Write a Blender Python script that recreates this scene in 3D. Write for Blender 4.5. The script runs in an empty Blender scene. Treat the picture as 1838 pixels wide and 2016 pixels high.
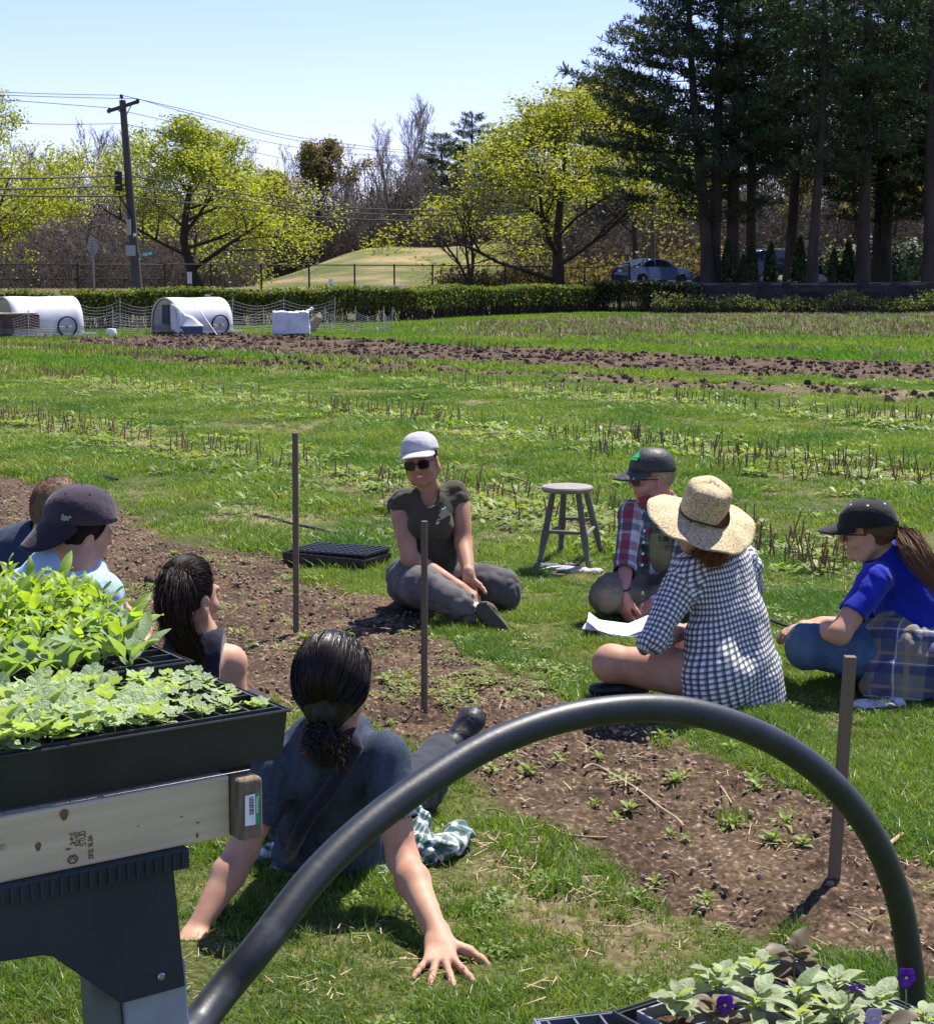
import bpy, bmesh, math, random, time
import numpy as np
from mathutils import Vector, Matrix, noise as mnoise
T0 = time.time()
sc = bpy.context.scene
COL = sc.collection
FL, CU, CV, HZ, EYE = 3350.0, 919.0, 1008.0, 540.0, 1.6
TH = math.atan((CV - HZ) / FL)
cth, sth = math.cos(TH), math.sin(TH)
cam = bpy.data.cameras.new('camera'); camo = bpy.data.objects.new('camera', cam); COL.objects.link(camo)
camo.location = (0, 0, EYE); camo.rotation_euler = (math.pi / 2 - TH, 0, 0)
cam.sensor_fit = 'HORIZONTAL'; cam.sensor_width = 36; cam.lens = 36 * FL / 1838.0
cam.clip_start = 0.1; cam.clip_end = 3000
sc.camera = camo
SUN_EL = math.radians(61.0)
SDX, SDY = 0.60, 0.80                      # horizontal direction towards the sun
world = bpy.data.worlds.new('World'); sc.world = world; world.use_nodes = True
wn = world.node_tree.nodes; wl = world.node_tree.links
sky = wn.new('ShaderNodeTexSky'); sky.sky_type = 'NISHITA'; sky.sun_disc = False
sky.sun_elevation = SUN_EL; sky.sun_rotation = math.atan2(SDX, SDY)
sky.altitude = 50; sky.air_density = 1.0; sky.dust_density = 0.0; sky.ozone_density = 4.0
bg = wn['Background']; tint = wn.new('ShaderNodeMix'); tint.data_type = 'RGBA'; tint.blend_type = 'MULTIPLY'; tint.inputs[0].default_value = 1; tint.inputs[7].default_value = (.78, .655, .86, 1); wl.new(sky.outputs[0], tint.inputs[6]); wl.new(tint.outputs[2], bg.inputs[0]); bg.inputs[1].default_value = 0.12
sun = bpy.data.lights.new('sun', 'SUN'); suno = bpy.data.objects.new('sun', sun); COL.objects.link(suno)
sun.energy = 4.7; sun.angle = math.radians(0.53); sun.color = (1.0, 0.95, 0.87)
sd = Vector((SDX * math.cos(SUN_EL), SDY * math.cos(SUN_EL), math.sin(SUN_EL)))
suno.rotation_euler = sd.to_track_quat('Z', 'Y').to_euler(); suno.location = (10, 10, 30)
sc.view_settings.view_transform = 'Standard'; sc.view_settings.look = 'None'
sc.view_settings.exposure = 1.05; sc.view_settings.gamma = 1.0
try: sc.view_settings.use_curve_mapping = False
except Exception: pass
sc.cycles.max_bounces = 6; sc.cycles.transparent_max_bounces = 12
def ray(u, v):
    xr = (u - CU) / FL; yr = (CV - v) / FL
    return np.array([xr, cth + yr * sth, -sth + yr * cth])
def P(u, v, Y):
    d = ray(u, v); return np.array([0, 0, EYE]) + d * (Y / d[1])
def G(u, v, z=0.0):
    d = ray(u, v); return np.array([0, 0, EYE]) + d * ((z - EYE) / d[2])
def proj(X, Y, Z):
    dep = Y * cth + (EYE - Z) * sth
    return CU + FL * X / dep, CV - FL * (Y * sth - (EYE - Z) * cth) / dep
ORD = 'zeroth first second third fourth fifth sixth seventh eighth ninth tenth eleventh twelfth thirteenth fourteenth fifteenth sixteenth seventeenth eighteenth nineteenth twentieth'.split()
def ordn(n): return ORD[n] if n <= 20 else (('twenty ' if n < 30 else 'thirty ' if n < 40 else 'forty ') + ORD[n % 10] if n % 10 else {30: 'thirtieth', 40: 'fortieth'}[n])
def nrm(v):
    v = np.asarray(v, float); return v / (np.linalg.norm(v) + 1e-12)
rng = np.random.default_rng(7); R = random.Random(11)
def _hash(ix, iy, iz, s):
    h = (ix.astype(np.int64) * 73856093) ^ (iy.astype(np.int64) * 19349663) ^ (iz.astype(np.int64) * 83492791) ^ (s * 2654435)
    h = (h ^ (h >> 13)) * 1274126177 & 0xffffffff
    h = (h ^ (h >> 16)) & 0xffffff
    return h / float(0xffffff) * 2 - 1
def vnoise(p, s=0):
    p = np.asarray(p, float); i = np.floor(p); f = p - i; f = f * f * (3 - 2 * f); i = i.astype(np.int64)
    x, y, z = i[..., 0], i[..., 1], i[..., 2]; fx, fy, fz = f[..., 0], f[..., 1], f[..., 2]
    r = 0
    for dx in (0, 1):
        for dy in (0, 1):
            for dz in (0, 1):
                w = (fx if dx else 1 - fx) * (fy if dy else 1 - fy) * (fz if dz else 1 - fz)
                r = r + w * _hash(x + dx, y + dy, z + dz, s)
    return r
def fbm(p, o=3, s=0):
    p = np.asarray(p, float); r = 0; a = 1.0; t = 0
    for k in range(o):
        r = r + a * vnoise(p * 2 ** k + 17.3 * k, s + k); t += a; a *= .5
    return r / t
def sstep(a, b, x):
    t = np.clip((x - a) / (b - a), 0, 1); return t * t * (3 - 2 * t)
def link(o, parent=None, **kw):
    COL.objects.link(o)
    if parent is not None: o.parent = parent
    for k, v in kw.items():
        if v: o[k] = v
    return o
def E(name, label, category, loc=(0, 0, 0), rz=0.0, group=None):
    o = bpy.data.objects.new(name, None); o.location = tuple(float(c) for c in loc); o.rotation_euler = (0, 0, rz); o.empty_display_size = .1
    return link(o, None, label=label, category=category, group=group)
def mesh_from(name, V, F, smooth=False):
    me = bpy.data.meshes.new(name)
    V = np.asarray(V, np.float32)
    if isinstance(F, np.ndarray):
        n = len(F); k = F.shape[1]
        me.vertices.add(len(V)); me.vertices.foreach_set('co', V.ravel())
        me.loops.add(n * k); me.loops.foreach_set('vertex_index', F.astype(np.int32).ravel())
        me.polygons.add(n); me.polygons.foreach_set('loop_start', np.arange(0, n * k, k, dtype=np.int32))
        me.update(calc_edges=True)
    else:
        me.from_pydata([tuple(map(float, v)) for v in V], [], F); me.update()
    if smooth: me.polygons.foreach_set('use_smooth', np.ones(len(me.polygons), bool))
    return me
def obj(name, me, mat=None, parent=None, world=False, **kw):
    """world=True: the mesh is given in place coordinates and the parent is an unrotated Empty"""
    if world and parent is not None and me.users == 0:
        me.transform(Matrix.Translation(-Vector(parent.location)))
    if mat is not None and len(me.materials) == 0: me.materials.append(mat)
    o = bpy.data.objects.new(name, me)
    return link(o, parent, **kw)
def copy_tree(o, parent=None, mats=None):
    c = o.copy(); COL.objects.link(c)
    if parent is not None: c.parent = parent
    for ch in list(o.children): copy_tree(ch, c)
    return c
def bevel(o, w=.003, seg=2):
    m = o.modifiers.new('bevel', 'BEVEL'); m.width = w; m.segments = seg; m.limit_method = 'ANGLE'; m.angle_limit = math.radians(40)
    m.harden_normals = False
    return o
def frame(d, up=(0, 0, 1)):
    d = nrm(d); u = np.asarray(up, float)
    if abs(np.dot(d, nrm(u))) > .97: u = np.array([1., 0, 0]) if abs(d[0]) < .9 else np.array([0, 1., 0])
    a = nrm(np.cross(d, u)); b = np.cross(a, d)
    return a, b, d
class MB:
    def __init__(s): s.V = []; s.F = []
    def add(s, V, F):
        n = len(s.V); s.V.extend([tuple(v) for v in V]); s.F.extend([tuple(n + i for i in f) for f in F]); return s
    def box(s, c, size, M=None):
        hx, hy, hz = [q / 2 for q in size]; V = []
        for z in (-hz, hz):
            for x, y in ((-hx, -hy), (hx, -hy), (hx, hy), (-hx, hy)):
                v = np.array([x, y, z], float)
                if M is not None: v = M @ v
                V.append(v + np.asarray(c, float))
        return s.add(V, [(3, 2, 1, 0), (4, 5, 6, 7), (0, 1, 5, 4), (1, 2, 6, 5), (2, 3, 7, 6), (3, 0, 4, 7)])
    def tube(s, pts, rad, n=8, cap=True, up=(0, 0, 1)):
        pts = [np.asarray(p, float) for p in pts]
        if np.isscalar(rad): rad = [rad] * len(pts)
        V = []; a = None
        for i, p in enumerate(pts):
            d = pts[min(i + 1, len(pts) - 1)] - pts[max(i - 1, 0)]; d = nrm(d)
            if a is None: a, b, _ = frame(d, up)
            else:
                a = a - d * np.dot(a, d); a = nrm(a); b = np.cross(a, d)
            for k in range(n):
                t = 2 * math.pi * k / n; V.append(p + (a * math.cos(t) + b * math.sin(t)) * rad[i])
        F = []
        for i in range(len(pts) - 1):
            for k in range(n):
                k2 = (k + 1) % n; F.append((i * n + k, i * n + k2, (i + 1) * n + k2, (i + 1) * n + k))
        if cap:
            F.append(tuple(range(n - 1, -1, -1))); F.append(tuple((len(pts) - 1) * n + k for k in range(n)))
        return s.add(V, F)
    def lathe(s, prof, c=(0, 0, 0), n=24, A=None, sq=(1, 1)):
        """prof: (radius, height) list; A = 3 axis rows (x, y, z)"""
        V = []; F = []; c = np.asarray(c, float)
        A = np.eye(3) if A is None else np.asarray(A, float)
        for r, h in prof:
            for k in range(n):
                t = 2 * math.pi * k / n; V.append(c + A[0] * (r * math.cos(t) * sq[0]) + A[1] * (r * math.sin(t) * sq[1]) + A[2] * h)
        m = len(prof)
        for i in range(m - 1):
            for k in range(n):
                k2 = (k + 1) % n; F.append((i * n + k, i * n + k2, (i + 1) * n + k2, (i + 1) * n + k))
        if prof[0] == prof[-1]: return s.add(V, F)
        if prof[0][0] > 1e-6: F.append(tuple(range(n - 1, -1, -1)))
        if prof[-1][0] > 1e-6: F.append(tuple((m - 1) * n + k for k in range(n)))
        return s.add(V, F)
    def grid(s, fn, nu, nv, wrap=False):
        V = [fn(i / (nu - (0 if wrap else 1)), j / (nv - 1)) for j in range(nv) for i in range(nu)]
        F = []
        for j in range(nv - 1):
            for i in range(nu if wrap else nu - 1):
                i2 = (i + 1) % nu; F.append((j * nu + i, j * nu + i2, (j + 1) * nu + i2, (j + 1) * nu + i))
        return s.add(V, F)
    def prism(s, poly, d, A=None, c=(0, 0, 0)):
        """poly in axes A[0],A[1]; extruded by d along A[2]"""
        A = np.eye(3) if A is None else np.asarray(A, float); c = np.asarray(c, float); n = len(poly)
        V = [c + A[0] * x + A[1] * y for x, y in poly] + [c + A[0] * x + A[1] * y + A[2] * d for x, y in poly]
        F = [tuple(range(n - 1, -1, -1)), tuple(range(n, 2 * n))] + [(i, (i + 1) % n, n + (i + 1) % n, n + i) for i in range(n)]
        return s.add(V, F)
    def build(s, name, mat=None, parent=None, smooth=False, world=False, fix=True, **kw):
        me = bpy.data.meshes.new(name); me.from_pydata([tuple(map(float, v)) for v in s.V], [], s.F); me.update()
        if fix:
            bm = bmesh.new(); bm.from_mesh(me); bmesh.ops.recalc_face_normals(bm, faces=bm.faces); bm.to_mesh(me); bm.free()
        if smooth:
            me.polygons.foreach_set('use_smooth', np.ones(len(me.polygons), bool))
            if smooth == 'auto':
                me.set_sharp_from_angle(angle=math.radians(38))
        return obj(name, me, mat, parent, world, **kw)
def solid(o, t, off=0):
    m = o.modifiers.new('thickness', 'SOLIDIFY'); m.thickness = t; m.offset = off; return o
def stroke_text(txt, h, ):
    """tiny vector letters: returns list of strokes (x,y) in a box of height h"""
    L = {'A': [[(0, 0), (.35, 1), (.7, 0)], [(.15, .4), (.55, .4)]], 'B': [[(0, 0), (0, 1), (.5, .9), (.5, .6), (0, .5), (.6, .4), (.6, .1), (0, 0)]],
         'D': [[(0, 0), (0, 1), (.45, .9), (.6, .5), (.45, .1), (0, 0)]], 'E': [[(.6, 0), (0, 0), (0, 1), (.6, 1)], [(0, .5), (.45, .5)]],
         'F': [[(0, 0), (0, 1), (.6, 1)], [(0, .5), (.45, .5)]], 'G': [[(.6, .8), (.3, 1), (0, .7), (0, .3), (.3, 0), (.6, .2), (.6, .5), (.35, .5)]],
         'H': [[(0, 0), (0, 1)], [(.6, 0), (.6, 1)], [(0, .5), (.6, .5)]], 'I': [[(.2, 0), (.2, 1)]], 'K': [[(0, 0), (0, 1)], [(.6, 1), (0, .45), (.6, 0)]],
         'L': [[(0, 1), (0, 0), (.55, 0)]], 'M': [[(0, 0), (0, 1), (.35, .4), (.7, 1), (.7, 0)]], 'N': [[(0, 0), (0, 1), (.6, 0), (.6, 1)]],
         'O': [[(.3, 1), (0, .7), (0, .3), (.3, 0), (.6, .3), (.6, .7), (.3, 1)]], 'P': [[(0, 0), (0, 1), (.5, .95), (.6, .75), (.5, .5), (0, .45)]],
         'R': [[(0, 0), (0, 1), (.5, .95), (.6, .75), (.5, .5), (0, .45)], [(.25, .45), (.6, 0)]], 'S': [[(.6, .85), (.3, 1), (0, .8), (.1, .55), (.5, .45), (.6, .2), (.3, 0), (0, .15)]],
         'T': [[(0, 1), (.7, 1)], [(.35, 1), (.35, 0)]], 'U': [[(0, 1), (0, .2), (.3, 0), (.6, .2), (.6, 1)]], 'Y': [[(0, 1), (.35, .5), (.7, 1)], [(.35, .5), (.35, 0)]],
         'V': [[(0, 1), (.35, 0), (.7, 1)]], 'e': [[(.05, .3), (.5, .35), (.4, .6), (.15, .6), (0, .3), (.2, 0), (.5, .08)]], 'n': [[(0, 0), (0, .6)], [(0, .45), (.25, .6), (.45, .45), (.45, 0)]],
         '-': [[(.1, .5), (.5, .5)]], '.': [[(.1, 0), (.15, .08)]], '1': [[(.1, .8), (.3, 1), (.3, 0)]], '2': [[(0, .8), (.3, 1), (.6, .75), (0, 0), (.6, 0)]],
         '8': [[(.3, 1), (.05, .8), (.3, .55), (.55, .8), (.3, 1)], [(.3, .55), (0, .25), (.3, 0), (.6, .25), (.3, .55)]], '0': [[(.3, 1), (0, .7), (0, .3), (.3, 0), (.6, .3), (.6, .7), (.3, 1)]],
         '3': [[(0, .9), (.4, 1), (.55, .75), (.25, .55), (.6, .3), (.35, 0), (0, .1)]], '6': [[(.5, .95), (.1, .7), (0, .3), (.3, 0), (.6, .25), (.35, .5), (.02, .35)]]}
    out = []; x = 0
    for ch in txt:
        if ch == ' ': x += .5 * h; continue
        for st in L.get(ch, []): out.append([(x + a * h * .8, b * h) for a, b in st])
        x += (.62 if ch not in 'I1.' else .42) * h
    return out, x
def text_mesh(mb, txt, h, w, A, c, d=.0004):
    """strokes as thin raised bars; A rows: right, up, normal"""
    st, tot = stroke_text(txt, h); A = np.asarray(A, float); c = np.asarray(c, float)
    for s_ in st:
        for (x0, y0), (x1, y1) in zip(s_[:-1], s_[1:]):
            dv = np.array([x1 - x0, y1 - y0]); l = np.linalg.norm(dv) + 1e-9; t = dv / l; nn = np.array([-t[1], t[0]]) * w / 2
            p0 = np.array([x0, y0]) - t * w * .4; p1 = np.array([x1, y1]) + t * w * .4
            mb.prism([tuple(p0 - nn), tuple(p1 - nn), tuple(p1 + nn), tuple(p0 + nn)], d, A, c)
    return tot
def _new(name):
    m = bpy.data.materials.new(name); m.use_nodes = True; nt = m.node_tree
    return m, nt, nt.nodes, nt.links, nt.nodes['Principled BSDF']
def c4(c): return (c[0], c[1], c[2], 1)
def mat(name, c1, c2=None, scale=8., rough=.7, bump=0., bscale=80., spec=.35, trans=None, stretch=(1, 1, 1), detail=4, rand=0., wpos=False, c3=None, metal=0., coat=0., sheen=0., tw=.45, bdist=.01, ao=None):
    m, nt, N, L, b = _new(name)
    b.inputs['Roughness'].default_value = rough; b.inputs['Specular IOR Level'].default_value = spec; b.inputs['Metallic'].default_value = metal
    b.inputs['Coat Weight'].default_value = coat
    if sheen: b.inputs['Sheen Weight'].default_value = sheen
    tc = N.new('ShaderNodeTexCoord'); mp = N.new('ShaderNodeMapping'); L.new(N.new('ShaderNodeNewGeometry').outputs['Position'] if wpos else tc.outputs['Object'], mp.inputs['Vector']); mp.inputs['Scale'].default_value = stretch
    col = None
    if c2 is not None:
        nz = N.new('ShaderNodeTexNoise'); nz.inputs['Scale'].default_value = scale; nz.inputs['Detail'].default_value = detail; L.new(mp.outputs[0], nz.inputs['Vector'])
        cr = N.new('ShaderNodeValToRGB'); e = cr.color_ramp.elements; e[0].position = .35; e[1].position = .65; e[0].color = c4(c1); e[1].color = c4(c2)
        if c3 is not None:
            q = e.new(.8); q.color = c4(c3)
        L.new(nz.outputs['Fac'], cr.inputs[0]); col = cr.outputs[0]
    if rand:
        oi = N.new('ShaderNodeObjectInfo'); hs = N.new('ShaderNodeHueSaturation'); mr = N.new('ShaderNodeMapRange'); mr.inputs[3].default_value = 1 - rand; mr.inputs[4].default_value = 1 + rand
        L.new(oi.outputs['Random'], mr.inputs[0]); L.new(mr.outputs[0], hs.inputs['Value'])
        mr2 = N.new('ShaderNodeMapRange'); mr2.inputs[3].default_value = .5 - rand * .06; mr2.inputs[4].default_value = .5 + rand * .06
        mh = N.new('ShaderNodeMath'); mh.operation = 'FRACT'; mm = N.new('ShaderNodeMath'); mm.operation = 'MULTIPLY'; mm.inputs[1].default_value = 7.31
        L.new(oi.outputs['Random'], mm.inputs[0]); L.new(mm.outputs[0], mh.inputs[0]); L.new(mh.outputs[0], mr2.inputs[0]); L.new(mr2.outputs[0], hs.inputs['Hue'])
        if col: L.new(col, hs.inputs['Color'])
        else: hs.inputs['Color'].default_value = c4(c1)
        col = hs.outputs[0]
    if col: L.new(col, b.inputs['Base Color'])
    else: b.inputs['Base Color'].default_value = c4(c1)
    if bump:
        nb = N.new('ShaderNodeTexNoise'); nb.inputs['Scale'].default_value = bscale; nb.inputs['Detail'].default_value = 5; L.new(mp.outputs[0], nb.inputs['Vector'])
        bp = N.new('ShaderNodeBump'); bp.inputs['Strength'].default_value = bump; bp.inputs['Distance'].default_value = bdist
        L.new(nb.outputs['Fac'], bp.inputs['Height']); L.new(bp.outputs[0], b.inputs['Normal'])
    if trans is not None:
        tr = N.new('ShaderNodeBsdfTranslucent'); mx = N.new('ShaderNodeMixShader'); mx.inputs[0].default_value = tw
        if col:
            mc = N.new('ShaderNodeMix'); mc.data_type = 'RGBA'; mc.blend_type = 'MULTIPLY'; mc.inputs[0].default_value = 1
            L.new(col, mc.inputs[6]); mc.inputs[7].default_value = c4(trans); L.new(mc.outputs[2], tr.inputs[0])
        else: tr.inputs[0].default_value = (c1[0] * trans[0], c1[1] * trans[1], c1[2] * trans[2], 1)
        L.new(b.outputs[0], mx.inputs[1]); L.new(tr.outputs[0], mx.inputs[2]); L.new(mx.outputs[0], N['Material Output'].inputs[0])
    return m
def plaid(name, base, bands, rough=.85, wgt=.5, fold=True):
    """bands: list of (axis, period, offset, width, colour, strength) over the UV in metres"""
    m, nt, N, L, b = _new(name); b.inputs['Roughness'].default_value = rough; b.inputs['Specular IOR Level'].default_value = .15
    tc = N.new('ShaderNodeUVMap'); sx = N.new('ShaderNodeSeparateXYZ'); L.new(tc.outputs[0], sx.inputs[0])
    cur = None
    for ax, per, off, w, colr, st in bands:
        a = N.new('ShaderNodeMath'); a.operation = 'MULTIPLY_ADD'; a.inputs[1].default_value = 1 / per; a.inputs[2].default_value = off + 100
        L.new(sx.outputs[ax], a.inputs[0])
        f = N.new('ShaderNodeMath'); f.operation = 'FRACT'; L.new(a.outputs[0], f.inputs[0])
        d = N.new('ShaderNodeMath'); d.operation = 'LESS_THAN'; d.inputs[1].default_value = w; L.new(f.outputs[0], d.inputs[0])
        e = N.new('ShaderNodeMath'); e.operation = 'MULTIPLY'; e.inputs[1].default_value = st; L.new(d.outputs[0], e.inputs[0])
        mx = N.new('ShaderNodeMix'); mx.data_type = 'RGBA'; L.new(e.outputs[0], mx.inputs[0])
        if cur: L.new(cur, mx.inputs[6])
        else: mx.inputs[6].default_value = c4(base)
        mx.inputs[7].default_value = c4(colr); cur = mx.outputs[2]
    L.new(cur, b.inputs['Base Color'])
    to = N.new('ShaderNodeTexCoord'); nb = N.new('ShaderNodeTexNoise'); nb.inputs['Scale'].default_value = 45; nb.inputs['Detail'].default_value = 5; L.new(to.outputs['Object'], nb.inputs['Vector'])
    bp = N.new('ShaderNodeBump'); bp.inputs['Strength'].default_value = .35; bp.inputs['Distance'].default_value = .01; L.new(nb.outputs['Fac'], bp.inputs['Height']); L.new(bp.outputs[0], b.inputs['Normal'])
    return m
def skin(name, c=(.50, .29, .20), c2=(.42, .20, .13)):
    m, nt, N, L, b = _new(name); b.inputs['Roughness'].default_value = .58; b.inputs['Specular IOR Level'].default_value = .28
    tc = N.new('ShaderNodeTexCoord'); nz = N.new('ShaderNodeTexNoise'); nz.inputs['Scale'].default_value = 14; nz.inputs['Detail'].default_value = 4; L.new(tc.outputs['Object'], nz.inputs['Vector'])
    cr = N.new('ShaderNodeValToRGB'); e = cr.color_ramp.elements; e[0].position = .36; e[1].position = .66; e[0].color = c4(c); e[1].color = c4(c2); L.new(nz.outputs[0], cr.inputs[0])
    at = N.new('ShaderNodeAttribute'); at.attribute_name = 'lip'; mx = N.new('ShaderNodeMix'); mx.data_type = 'RGBA'
    L.new(at.outputs['Fac'], mx.inputs[0]); L.new(cr.outputs[0], mx.inputs[6]); mx.inputs[7].default_value = (.42, .13, .10, 1)
    L.new(mx.outputs[2], b.inputs['Base Color'])
    b.inputs['Subsurface Weight'].default_value = .12; b.inputs['Subsurface Radius'].default_value = (.012, .005, .003); b.inputs['Subsurface Scale'].default_value = .6
    n2 = N.new('ShaderNodeTexNoise'); n2.inputs['Scale'].default_value = 160; n2.inputs['Detail'].default_value = 4; L.new(tc.outputs['Object'], n2.inputs['Vector'])
    bp = N.new('ShaderNodeBump'); bp.inputs['Strength'].default_value = .12; bp.inputs['Distance'].default_value = .004; L.new(n2.outputs[0], bp.inputs['Height']); L.new(bp.outputs[0], b.inputs['Normal'])
    return m
def hairmat(name, c, c2, rough=.35, spec=.5):
    m, nt, N, L, b = _new(name)
    at = N.new('ShaderNodeAttribute'); at.attribute_name = 'tone'; mx = N.new('ShaderNodeMix'); mx.data_type = 'RGBA'; L.new(at.outputs['Fac'], mx.inputs[0])
    mx.inputs[6].default_value = c4(c); mx.inputs[7].default_value = c4(c2); L.new(mx.outputs[2], b.inputs['Base Color'])
    b.inputs['Roughness'].default_value = rough; b.inputs['Specular IOR Level'].default_value = spec
    b.inputs['Anisotropic'].default_value = .6
    return m
M = {}
M['skin'] = skin('skin_light', (.50, .29, .185), (.41, .21, .13)); M['skin_tan'] = skin('skin_tan', (.44, .25, .15), (.36, .18, .105)); M['skin_red'] = skin('skin_ruddy', (.50, .26, .19), (.44, .19, .14))
M['hair_black'] = hairmat('hair_black', (.006, .004, .0035), (.015, .009, .0065), .42, .32); M['hair_brown'] = hairmat('hair_brown', (.09, .042, .02), (.19, .10, .05), .6, .15)
M['hair_auburn'] = hairmat('hair_auburn', (.09, .035, .018), (.22, .10, .045), .6, .15); M['hair_blond'] = hairmat('hair_blond', (.34, .25, .14), (.5, .4, .26), .5)
M['hair_short'] = hairmat('hair_short_brown', (.11, .065, .035), (.22, .13, .07), .6, .2)
M['hair_dark'] = hairmat('hair_dark_brown', (.02, .012, .008), (.030, .017, .011), .6, .18)
def cloth(name, c, k=.8, sc_=12, bump=.45): return mat(name, tuple(x * .86 for x in c), tuple(min(1, x * 1.12) for x in c), sc_, .9, bump, 34, .12, sheen=.15)
M['olive'] = cloth('olive_knit', (.060, .057, .036)); M['greypants'] = mat('faded_grey_twill', (.085, .082, .084), (.14, .132, .128), 7, .92, .25, 300, .1, c3=(.17, .15, .115))
M['navy'] = cloth('navy_knit', (.022, .034, .065)); M['lightblue'] = cloth('light_blue_cotton', (.36, .50, .72)); M['tank'] = cloth('dark_navy_tank', (.016, .015, .028))
M['heather'] = mat('heather_slate_tee', (.042, .055, .082), (.06, .075, .105), 90, .95, .2, 300, .08); M['charcoal'] = cloth('charcoal_pants', (.03, .03, .036))
M['sage'] = cloth('sage_tee', (.26, .26, .135)); M['khaki'] = mat('khaki_pants', (.135, .115, .08), (.185, .16, .115), 9, .9, .25, 260, .1)
M['blue'] = cloth('royal_blue_tee', (.010, .022, .30)); M['jeans'] = mat('blue_denim', (.045, .085, .16), (.075, .13, .22), 14, .85, .3, 500, .2, stretch=(1, 1, .4))
M['shorts'] = cloth('dark_shorts', (.03, .03, .035))
M['cap_grey'] = cloth('light_grey_cap', (.45, .43, .43)); M['cap_black'] = cloth('black_cap', (.018, .017, .016)); M['cap_char'] = mat('charcoal_coated_cap', (.03, .028, .026), (.045, .042, .038), 9, .55, .3, 60, .4)
M['cap_plum'] = cloth('faded_plum_cap', (.050, .036, .050)); M['cap_plum2'] = cloth('plum_bill', (.03, .022, .032)); M['sole'] = mat('worn_shoe_sole', (.07, .065, .045), (.11, .10, .075), 30, .85, .5, 120)
M['shoe'] = mat('black_leather_shoe', (.012, .012, .012), (.02, .02, .02), 20, .5, .2, 100, .4); M['shoe_brown'] = mat('brown_clog', (.07, .06, .045), (.10, .085, .06), 20, .8, .3, 100)
M['lens'] = mat('dark_lens', (.008, .008, .01), rough=.06, spec=.6, coat=.5); M['glframe'] = mat('tortoise_frame', (.045, .016, .008), (.09, .03, .012), 60, .3)
M['teeth'] = mat('teeth', (.72, .68, .6), rough=.35); M['white'] = mat('white_thread', (.75, .74, .72)); M['metal'] = mat('steel', (.5, .5, .5), rough=.35, metal=1); M['blackrub'] = mat('black_rubber', (.015, .015, .015), rough=.6)
M['green_logo'] = mat('green_print', (.03, .38, .10)); M['cream_logo'] = mat('cream_print', (.30, .31, .22)); M['red_logo'] = mat('red_print', (.20, .03, .03)); M['olive_logo'] = mat('olive_thread', (.24, .27, .17))
M['ink'] = mat('faded_ink', (.07, .09, .05))
M['gingham'] = plaid('black_white_gingham', (.82, .82, .80), [(0, .0200, 0, .36, (.06, .06, .08), .72), (1, .0200, 0, .36, (.06, .06, .08), .72), (0, .0200, .12, .09, (.02, .022, .04), .85), (1, .0200, .12, .09, (.02, .022, .04), .85), (0, .0200, -.12, .09, (.02, .022, .04), .85), (1, .0200, -.12, .09, (.02, .022, .04), .85)])
M['flannel'] = plaid('red_teal_flannel', (.48, .47, .50), [(0, .16, 0, .30, (.22, .015, .035), .85), (0, .16, .62, .26, (.01, .085, .085), .85), (1, .15, 0, .28, (.20, .02, .05), .6), (1, .15, .58, .22, (.015, .06, .10), .65), (0, .16, .33, .05, (.7, .7, .7), .5), (1, .15, .3, .06, (.6, .6, .6), .4)])
M['flannel2'] = plaid('grey_blue_flannel', (.17, .165, .16), [(0, .13, 0, .28, (.035, .045, .12), .7), (1, .13, 0, .25, (.035, .045, .13), .7), (0, .13, .5, .12, (.30, .22, .10), .6), (1, .13, .45, .1, (.30, .22, .12), .6), (0, .13, .7, .03, (.6, .6, .6), .5), (1, .13, .7, .03, (.6, .6, .6), .5)])
M['flannel3'] = plaid('green_white_flannel', (.55, .58, .56), [(0, .045, 0, .55, (.03, .09, .08), .8), (1, .045, 0, .55, (.03, .09, .08), .75), (0, .045, .2, .08, (.7, .7, .7), .6), (1, .045, .2, .08, (.7, .7, .7), .5)])
def strawmat():
    m, nt, N, L, b = _new('woven_straw'); tc = N.new('ShaderNodeTexCoord'); b.inputs['Roughness'].default_value = .75
    wv = N.new('ShaderNodeTexNoise'); wv.inputs['Scale'].default_value = 130; wv.inputs['Detail'].default_value = 2; L.new(tc.outputs['Object'], wv.inputs[0])
    cr = N.new('ShaderNodeValToRGB'); e = cr.color_ramp.elements; e[0].position = .32; e[1].position = .62; e[0].color = (.25, .17, .075, 1); e[1].color = (.60, .47, .26, 1); L.new(wv.outputs[0], cr.inputs[0]); L.new(cr.outputs[0], b.inputs['Base Color'])
    bp = N.new('ShaderNodeBump'); bp.inputs['Strength'].default_value = .8; bp.inputs['Distance'].default_value = .003; L.new(wv.outputs[0], bp.inputs['Height']); L.new(bp.outputs[0], b.inputs['Normal'])
    return m
M['straw'] = strawmat(); M['leatherband'] = mat('leather_band', (.06, .035, .015), rough=.6)
LT = (1.7, 1.6, .55)
M['grass'] = mat('grass_blade', (.070, .155, .026), (.165, .235, .048), .8, .4, wpos=True, trans=(1.7, 1.6, .6), rand=.28, tw=.42, spec=.3)
M['grass_far'] = mat('grass_far', (.075, .175, .024), (.165, .225, .045), .22, .6, wpos=True, trans=(1.6, 1.6, .6), rand=.3, tw=.42, spec=.25)
M['grass_pale'] = mat('grass_pale', (.20, .235, .07), (.27, .27, .10), 1.4, .6, trans=(1.5, 1.4, .6), rand=.3, tw=.4)
M['drygrass'] = mat('dry_straw', (.30, .22, .12), (.42, .33, .2), 8, .8, rand=.3)
M['weed'] = mat('weed_leaf', (.16, .23, .04), (.22, .29, .06), 12, .5, trans=(1.7, 1.6, .5), rand=.25, tw=.4)
M['seed_lime'] = mat('lime_seedling_leaf', (.20, .32, .05), (.27, .38, .07), 18, .5, trans=(1.9, 1.75, .5), rand=.18, tw=.45)
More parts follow.
